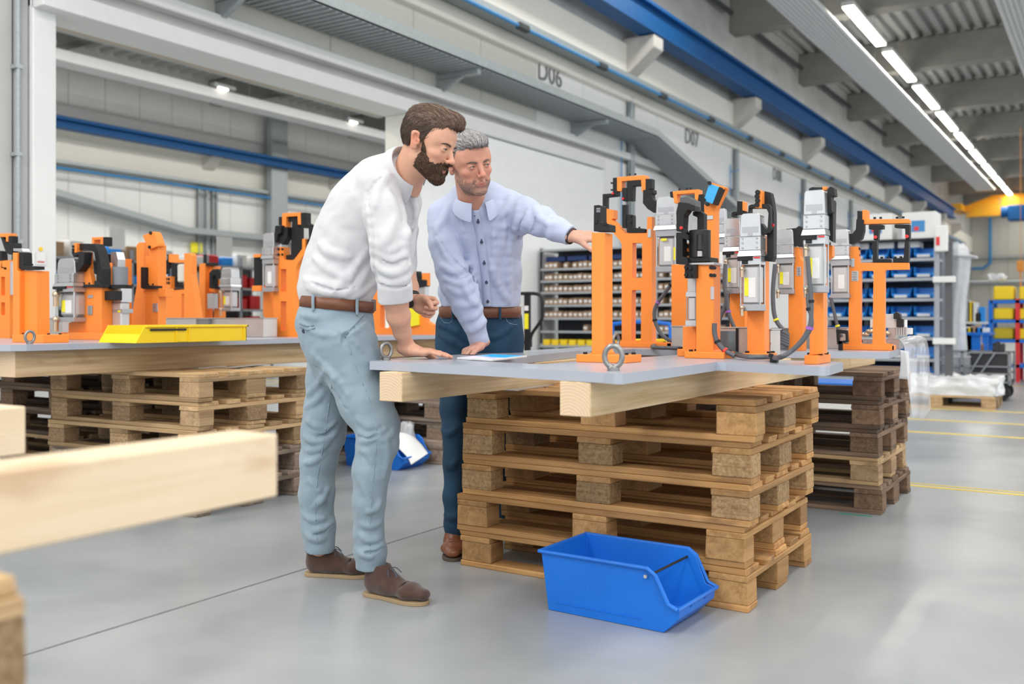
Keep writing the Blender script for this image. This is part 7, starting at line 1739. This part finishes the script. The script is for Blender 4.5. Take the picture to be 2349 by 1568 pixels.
shoe(onZ(700, 1318, 0), onZ(830, 1322, 0), 'rear brown suede shoe', p1, O1, L=.29)

# ================================================================= PERSON 2: older man pointing
p2 = thing('person', 'older grey-haired man in light blue shirt and jeans pointing at the orange frames', 'person', at(1100, 1260, 4.2)); p2.location.z = 0; O2 = np.array(p2.location)
hips2 = stn([(1101, 712, 4.24, 89, .115), (1100, 745, 4.25, 95, .125), (1099, 790, 4.26, 97, .128), (1100, 830, 4.27, 90, .115)])
lR2 = stn([(1054, 800, 4.25, 48, .105), (1048, 870, 4.22, 42, .095), (1046, 940, 4.19, 36, .085), (1050, 985, 4.17, 34, .078), (1048, 1060, 4.15, 31, .072), (1046, 1140, 4.13, 28, .062), (1047, 1200, 4.12, 27, .058), (1050, 1226, 4.12, 26, .056)])
lL2 = stn([(1146, 800, 4.28, 48, .105), (1150, 900, 4.32, 38, .09), (1150, 1000, 4.38, 34, .08), (1150, 1150, 4.44, 30, .065), (1151, 1200, 4.46, 28, .06)])
lo, hi = bbox(hips2+lR2+lL2, .03); j2 = SDF(lo, hi, .005); j2.chain(hips2, k=.03, vdir=f3); j2.chain(lR2, k=.02, vdir=f3); j2.chain(lL2, k=.02, vdir=f3)
for pts in ([(1010, 745), (1050, 760), (1090, 790)], [(1008, 765), (1040, 785), (1070, 800)], [(1180, 740), (1150, 765), (1120, 775)], [(1015, 985), (1030, 995), (1045, 985)], [(1020, 1060), (1035, 1070), (1045, 1060)], [(1022, 1180), (1040, 1188), (1050, 1180)]):
    j2.fold(pts, .006, k=.02, d0=3.6, d1=4.8)
j2.noise(.0012, 34, 4); M_jean = mat('dark_denim', (.010, .052, .105), .8, noise=.35, nscale=7, bump=.3, bscale=500)
jeans = np_mesh('jeans', j2.mesh(), M_jean, p2, O2)
mb = MB(O2)
for pts in ([(1158, 722), (1165, 738), (1180, 744), (1191, 742)], [(1008, 722), (1018, 738), (1032, 740), (1040, 732)]):
    L = seamline(j2, pts, d0=3.8, d1=4.6); mb.tube(L, .0014, 6) if len(L) > 3 else 0
mb.build('seam', mat('denim_thread', (.22, .30, .38), .8), jeans)
torso2 = stn([(1102, 706, 4.22, 87, .112), (1100, 670, 4.20, 91, .118), (1103, 620, 4.16, 90, .122), (1104, 560, 4.12, 92, .128), (1100, 505, 4.07, 92, .125), (1092, 468, 4.03, 78, .105), (1088, 448, 4.01, 40, .07)])
aR2 = stn([(1012, 496, 4.03, 32, .060), (1018, 555, 4.00, 34, .060), (1034, 615, 3.98, 36, .058), (1050, 655, 3.97, 37, .056), (1070, 700, 3.98, 34, .052), (1088, 742, 4.00, 27, .044), (1098, 772, 4.02, 22, .036), (1101, 784, 4.03, 22, .034)])
aL2 = stn([(1168, 478, 4.03, 40, .065), (1205, 492, 3.98, 38, .062), (1242, 508, 3.92, 35, .056), (1278, 527, 3.87, 27, .046), (1304, 538, 3.84, 21, .036)])
lo, hi = bbox(torso2+aR2+aL2, .03); sh2 = SDF(lo, hi, .0042)
sh2.chain(torso2, k=.03, vdir=f3); cutz(sh2, 1.050); sh2.seg(W(1016, 488, 4.03), W(1165, 474, 4.03), .058, rbu=.058, k=.035); sh2.chain(aL2, k=.018, vdir=f3); sh2.chain(aR2, k=.010, vdir=f3)
sh2.seg(W(1099, 776, 4.022), W(1101, 786, 4.03), .041, .038, vdir=f3, k=.003); cutplane(sh2, W(1101.5, 788, 4.03), aR2[-1][0]-aR2[-2][0], .07)
sh2.seg(W(1296, 535, 3.85), W(1306, 539, 3.84), .041, .038, vdir=f3, k=.003); cutplane(sh2, W(1308, 540, 3.838), aL2[-1][0]-aL2[-2][0], .07)
S3 = lambda pts, r=.006, k=.02, op='add', **kw: sh2.fold(pts, r, k=k, op=op, d0=3.6, d1=4.6, **kw)
for pts in ([(1000, 520), (1012, 560), (1030, 600)], [(1015, 610), (1045, 625), (1072, 605)], [(1022, 640), (1055, 650), (1085, 630)], [(1032, 662), (1060, 672), (1092, 655)], [(1045, 700), (1075, 698), (1100, 680)], [(1060, 735), (1085, 725), (1105, 705)], [(1072, 760), (1095, 750), (1112, 735)],
            [(1185, 520), (1170, 560), (1165, 620), (1168, 680)], [(1150, 470), (1155, 520), (1150, 580)], [(1190, 470), (1185, 510), (1175, 545)], [(1215, 480), (1205, 515), (1195, 540)], [(1250, 490), (1242, 520), (1232, 545)], [(1270, 500), (1262, 530), (1255, 550)], [(1225, 470), (1240, 500), (1262, 515)],
            [(1060, 480), (1068, 530), (1072, 570)], [(1030, 470), (1020, 500), (1002, 525)], [(1130, 520), (1135, 580), (1130, 640)], [(1125, 600), (1140, 650), (1165, 690)], [(1080, 590), (1090, 640), (1095, 690)], [(1170, 450), (1160, 480), (1145, 500)], [(1060, 640), (1075, 680), (1095, 700)]):
    S3(pts, .0050, .024)
for pts in ([(1002, 540), (1035, 590), (1068, 620)], [(1058, 575), (1078, 625), (1098, 680)], [(1186, 548), (1192, 520), (1200, 500)], [(1020, 628), (1055, 638), (1082, 618)], [(1045, 482), (1060, 520)], [(1232, 490), (1225, 520), (1215, 540)]):
    S3(pts, .003, .010, 'sub')
sh2.noise(.0015, 30, 7); sh2.noise(.0007, 80, 9)
M_s2 = mat('pale_blue_cotton_shirt', (.50, .56, .73), .8, noise=.02, nscale=12, bump=.2, bscale=300, sheen=.1)
shirt2 = np_mesh('shirt', sh2.mesh(), M_s2, p2, O2)
# placket and buttons
L = seamline(sh2, [(1090, 482), (1097, 520), (1104, 560), (1110, 604), (1115, 650), (1118, 700)], d0=3.6, d1=4.6, off=.0)
bm = bmesh.new(); rows = []
L = smoothpath([L[i] for i in range(0, len(L), 5)]+[L[-1]], 5)
for p in L: rows.append((bm.verts.new(p-RV*.017-FV*.006-Vector(O2)), bm.verts.new(p+RV*.017-FV*.006-Vector(O2))))
for A, B in zip(rows, rows[1:]): bm.faces.new((A[0], A[1], B[1], B[0]))
me = bpy.data.meshes.new('placket'); bm.to_mesh(me); bm.free(); o = mesh_obj('placket', me, M_s2, shirt2, smooth=True); o.modifiers.new('t', 'SOLIDIFY').thickness = .003
M_btn = mat('navy_button', (.02, .03, .07), .4)
for x, y in ((1097, 510), (1105, 556), (1111, 604), (1116, 648), (1119, 692)):
    h = sh2.hit(x, y, 3.6, 4.6); h = Vector(h)-FV*.0135; MB(O2).cyl(h-FV*.002, h+FV*.002, .0068, seg=14).build('button', M_btn, shirt2)
    MB(O2).box(h.x-.002, h.x+.002, h.y-.002, h.y+.002, h.z+.006, h.z+.013).build('buttonhole', M_btn, shirt2)
C2 = W(1078, 376, 3.87); yaw = math.radians(31)
fd2 = unit(-f3*math.cos(yaw)+r3*math.sin(yaw)); pt2 = math.radians(13); F2 = fd2*math.cos(pt2)-z3*math.sin(pt2); U2 = z3*math.cos(pt2)+fd2*math.sin(pt2)
rl = math.radians(-13); l2_ = np.cross(U2, F2); U2 = unit(U2*math.cos(rl)+l2_*math.sin(rl)*1.0)
if np.dot(U2, r3) > 0: U2 = unit(z3*math.cos(pt2)+fd2*math.sin(pt2)+l2_*math.sin(-rl))
nb2 = W(1087, 476, 3.99); nt2 = C2-F2*.02-U2*.055
collar(shirt2, O2, W(1090, 468, 3.965), z3*.92-f3*.22-r3*.05, f3-r3*.22, .069, .065, .052, .012, M_s2, open_a=.36, leaf=.034, droop=.030, flare=1.34)
MB(O2).prism([Vector(W(x, y, 3.925)) for x, y in ((1076, 480), (1096, 480), (1089, 498))], tuple(FV*.004)).build('collar_lining', mat('navy_lining', (.05, .09, .25), .7), shirt2)
b2 = stn([(1101, 703, 4.225, 91, .121), (1101, 729, 4.235, 93.5, .126)])
belt2 = ring_band('belt', b2[0][0], b2[1][0], b2[0][1]+.003, b2[0][2]+.004, unit(r3), f3, M_belt, p2, O2)
for x in (1042, 1148):
    xx = (x-1101)/FPX*4.23; yy = -math.sqrt(1-(xx/(b2[0][1]+.012))**2)*(b2[0][2]+.012); b0 = (b2[0][0]+b2[1][0])/2+r3*xx+f3*yy
    MB(O2).tube([Vector(q) for q in (b0+z3*.026, b0-f3*.003, b0-z3*.032)], .0055, 8).build('belt_loop', M_jean, jeans)
o2 = dict(OPT2); o2['neck'] = [(nt2, nb2, .056, .060), (nb2, W(1092, 500, 4.05), .06, .07)]; o2['scale'] = 1.03
HV2, HF2, HC2 = build_head('older', C2, F2, U2, o2)
fo2R = stn([(1090, 750, 4.01, 19, .030), (1101, 784, 4.03, 15, .026)])
w2R = W(1105, 788, 4.02)
def h2R(sd): hand(sd, w2R, unit(-r3*.72-z3*.34-f3*.55), unit(-r3*.35-f3*.75+z3*.2), unit(z3*.85-r3*.35-f3*.1), [(.45, .9, .5), (.55, .95, .5), (.6, 1.0, .5), (.65, 1.0, .5)], thumb=(.85, .40, -.05), tcurl=(.15, .2), sc=.96, splay=(.02, 0, -.02, -.04))
sd2R = arm_hand(fo2R, h2R, pad=.05, extra=[(W(1065, 812, 3.9), .04, .04)])
# keep the hand out of the plate
Zg = (sd2R.lo[2]+sd2R.h*np.arange(sd2R.n[2]))[None, None, :].astype(np.float32); sd2R.D = np.maximum(sd2R.D, np.broadcast_to(ZP+.002-Zg, sd2R.D.shape))
fo2L = stn([(1285, 530, 3.86, 19, .03), (1308, 540, 3.838, 16, .026)])
w2L = W(1312, 540, 3.835)
def h2L(sd): hand(sd, w2L, unit(r3*.95-z3*.06-f3*.05), unit(-f3*.8-z3*.55), unit(z3*.85-f3*.5), [(.05, .10, .05), (.35, .55, .3), (.45, .65, .4), (.5, .7, .4)], thumb=(.72, .55, -.25), tcurl=(.1, .15), sc=.96)
sd2L = arm_hand(fo2L, h2L, pad=.05, extra=[(W(1420, 570, 3.8), .05, .05)])
lo, hi = bbox(torso2+lR2+lL2, .02); inn2 = inner([torso2, lR2, lL2, hips2, aR2, aL2], lo, hi)
parts = [(HV2, HF2)]; cols = [HC2]; base2 = np.array((.66, .37, .27))
for sd in (sd2R, sd2L, inn2):
    V, F = sd.mesh(); parts.append((V, F)); cols.append(np.tile(base2, (len(V), 1)))
redden(parts[1][0], cols[1], [w2R-f3*.05], .05, .25); redden(parts[2][0], cols[2], [w2L+r3*.09], .05, .25)
np_mesh('body', parts, M_skin, p2, O2, cols=np.concatenate(cols))
attach_head_parts('older', p2, O2, o2, *OPT2['hc'])
wb2 = wristband('wrist_strap', W(1310, 541, 3.838), aL2[-1][0]-aL2[-2][0], .030, .029, .012, .004, mat('dark_strap', (.05, .03, .03), .6), p2, O2)
M_s3 = mat('tan_leather_shoe', (.22, .075, .035), .35, noise=.1, bump=.1)
shoe(onZ(1043, 1262, 0)+FV*.06+Vector((0, 0, 0)), onZ(1035, 1300, 0), 'tan leather shoe beside the pallet stack', p2, O2, m=M_s3, ms=M_sole2, L=.27, laces=False)
shoe(at(1151, 1215, 4.50), at(1145, 1230, 4.1), 'rear tan leather shoe', p2, O2, m=M_s3, ms=M_sole2, L=.27, laces=False) if False else None
# ---- tablet on the plate between them
c = [onZ(1048, 816.5, ZP+.012), onZ(1128, 821, ZP+.012), onZ(1209, 813, ZP+.012), onZ(1130, 809.5, ZP+.012)]
t = thing('tablet_computer', 'white tablet computer with a blue screen lying on the near plate', 'tablet', (c[0].x, c[0].y, ZP+.0005)); o = t.location.copy()
k_ = .0075; cz = [Vector((v.x, v.y, ZP+.0005)) for v in c]
MB(o).prism(cz, (0, 0, k_), bev=.0015).build('casing', mat('tablet_white', (.82, .82, .84), .3), t)
cen = sum(cz, Vector())/4; sc_ = [cen+(v-cen)*.88+Vector((0, 0, k_)) for v in cz]
half = [sc_[0], sc_[1].lerp(sc_[0], .35), sc_[3].lerp(sc_[0], .35), sc_[3]]
m_sc = mat('screen_blue', (.02, .25, .7), .15, emis=(.03, .35, .85), estr=.6); m_sc2 = mat('screen_lilac', (.5, .5, .8), .15, emis=(.45, .48, .8), estr=.5)
q0, q1, q2, q3 = sc_
MB(o).prism([q0.lerp(q1, .0), q0.lerp(q1, 1), q3.lerp(q2, .0).lerp(q1.lerp(q2, .0), 0) if False else q1.lerp(q2, .35), q0.lerp(q3, .35)], (0, 0, .0006)).build('screen', m_sc2, t)
MB(o).prism([q0.lerp(q3, .35), q1.lerp(q2, .35), q2, q3], (0, 0, .0006)).build('screen', m_sc, t)

# ---- paper and clear bag in the bin on the floor behind the men
c_, s_ = math.cos(rz2), math.sin(rz2)
def bl2(x, y, z): return Vector((e0.x+c_*x-s_*y, e0.y+s_*x+c_*y, z))
sheet('paper_sheet', [[bl2(.30, .06, .16), bl2(.36, .05, .19), bl2(.44, .04, .14), bl2(.50, .05, .085), bl2(.53, .05, .04)], [bl2(.28, .16, .19), bl2(.36, .16, .23), bl2(.45, .16, .17), bl2(.51, .15, .10), bl2(.54, .16, .075)],
    [bl2(.30, .26, .17), bl2(.37, .27, .20), bl2(.44, .27, .16), bl2(.50, .26, .11), bl2(.525, .25, .09)]], M_paper, 'white crumpled paper hanging over the front of the blue floor bin', 'paper')
bg_ = bl2(.34, .27, .18)
crumple('plastic_bag', [(bg_+Vector((0, 0, z)), a, a) for z, a in ((-.06, .05), (0, .055), (.05, .04), (.09, .05), (.11, .02))], M_film, 'small clear plastic bag standing up in the blue floor bin', 'bag', 8, .02, seg=18)
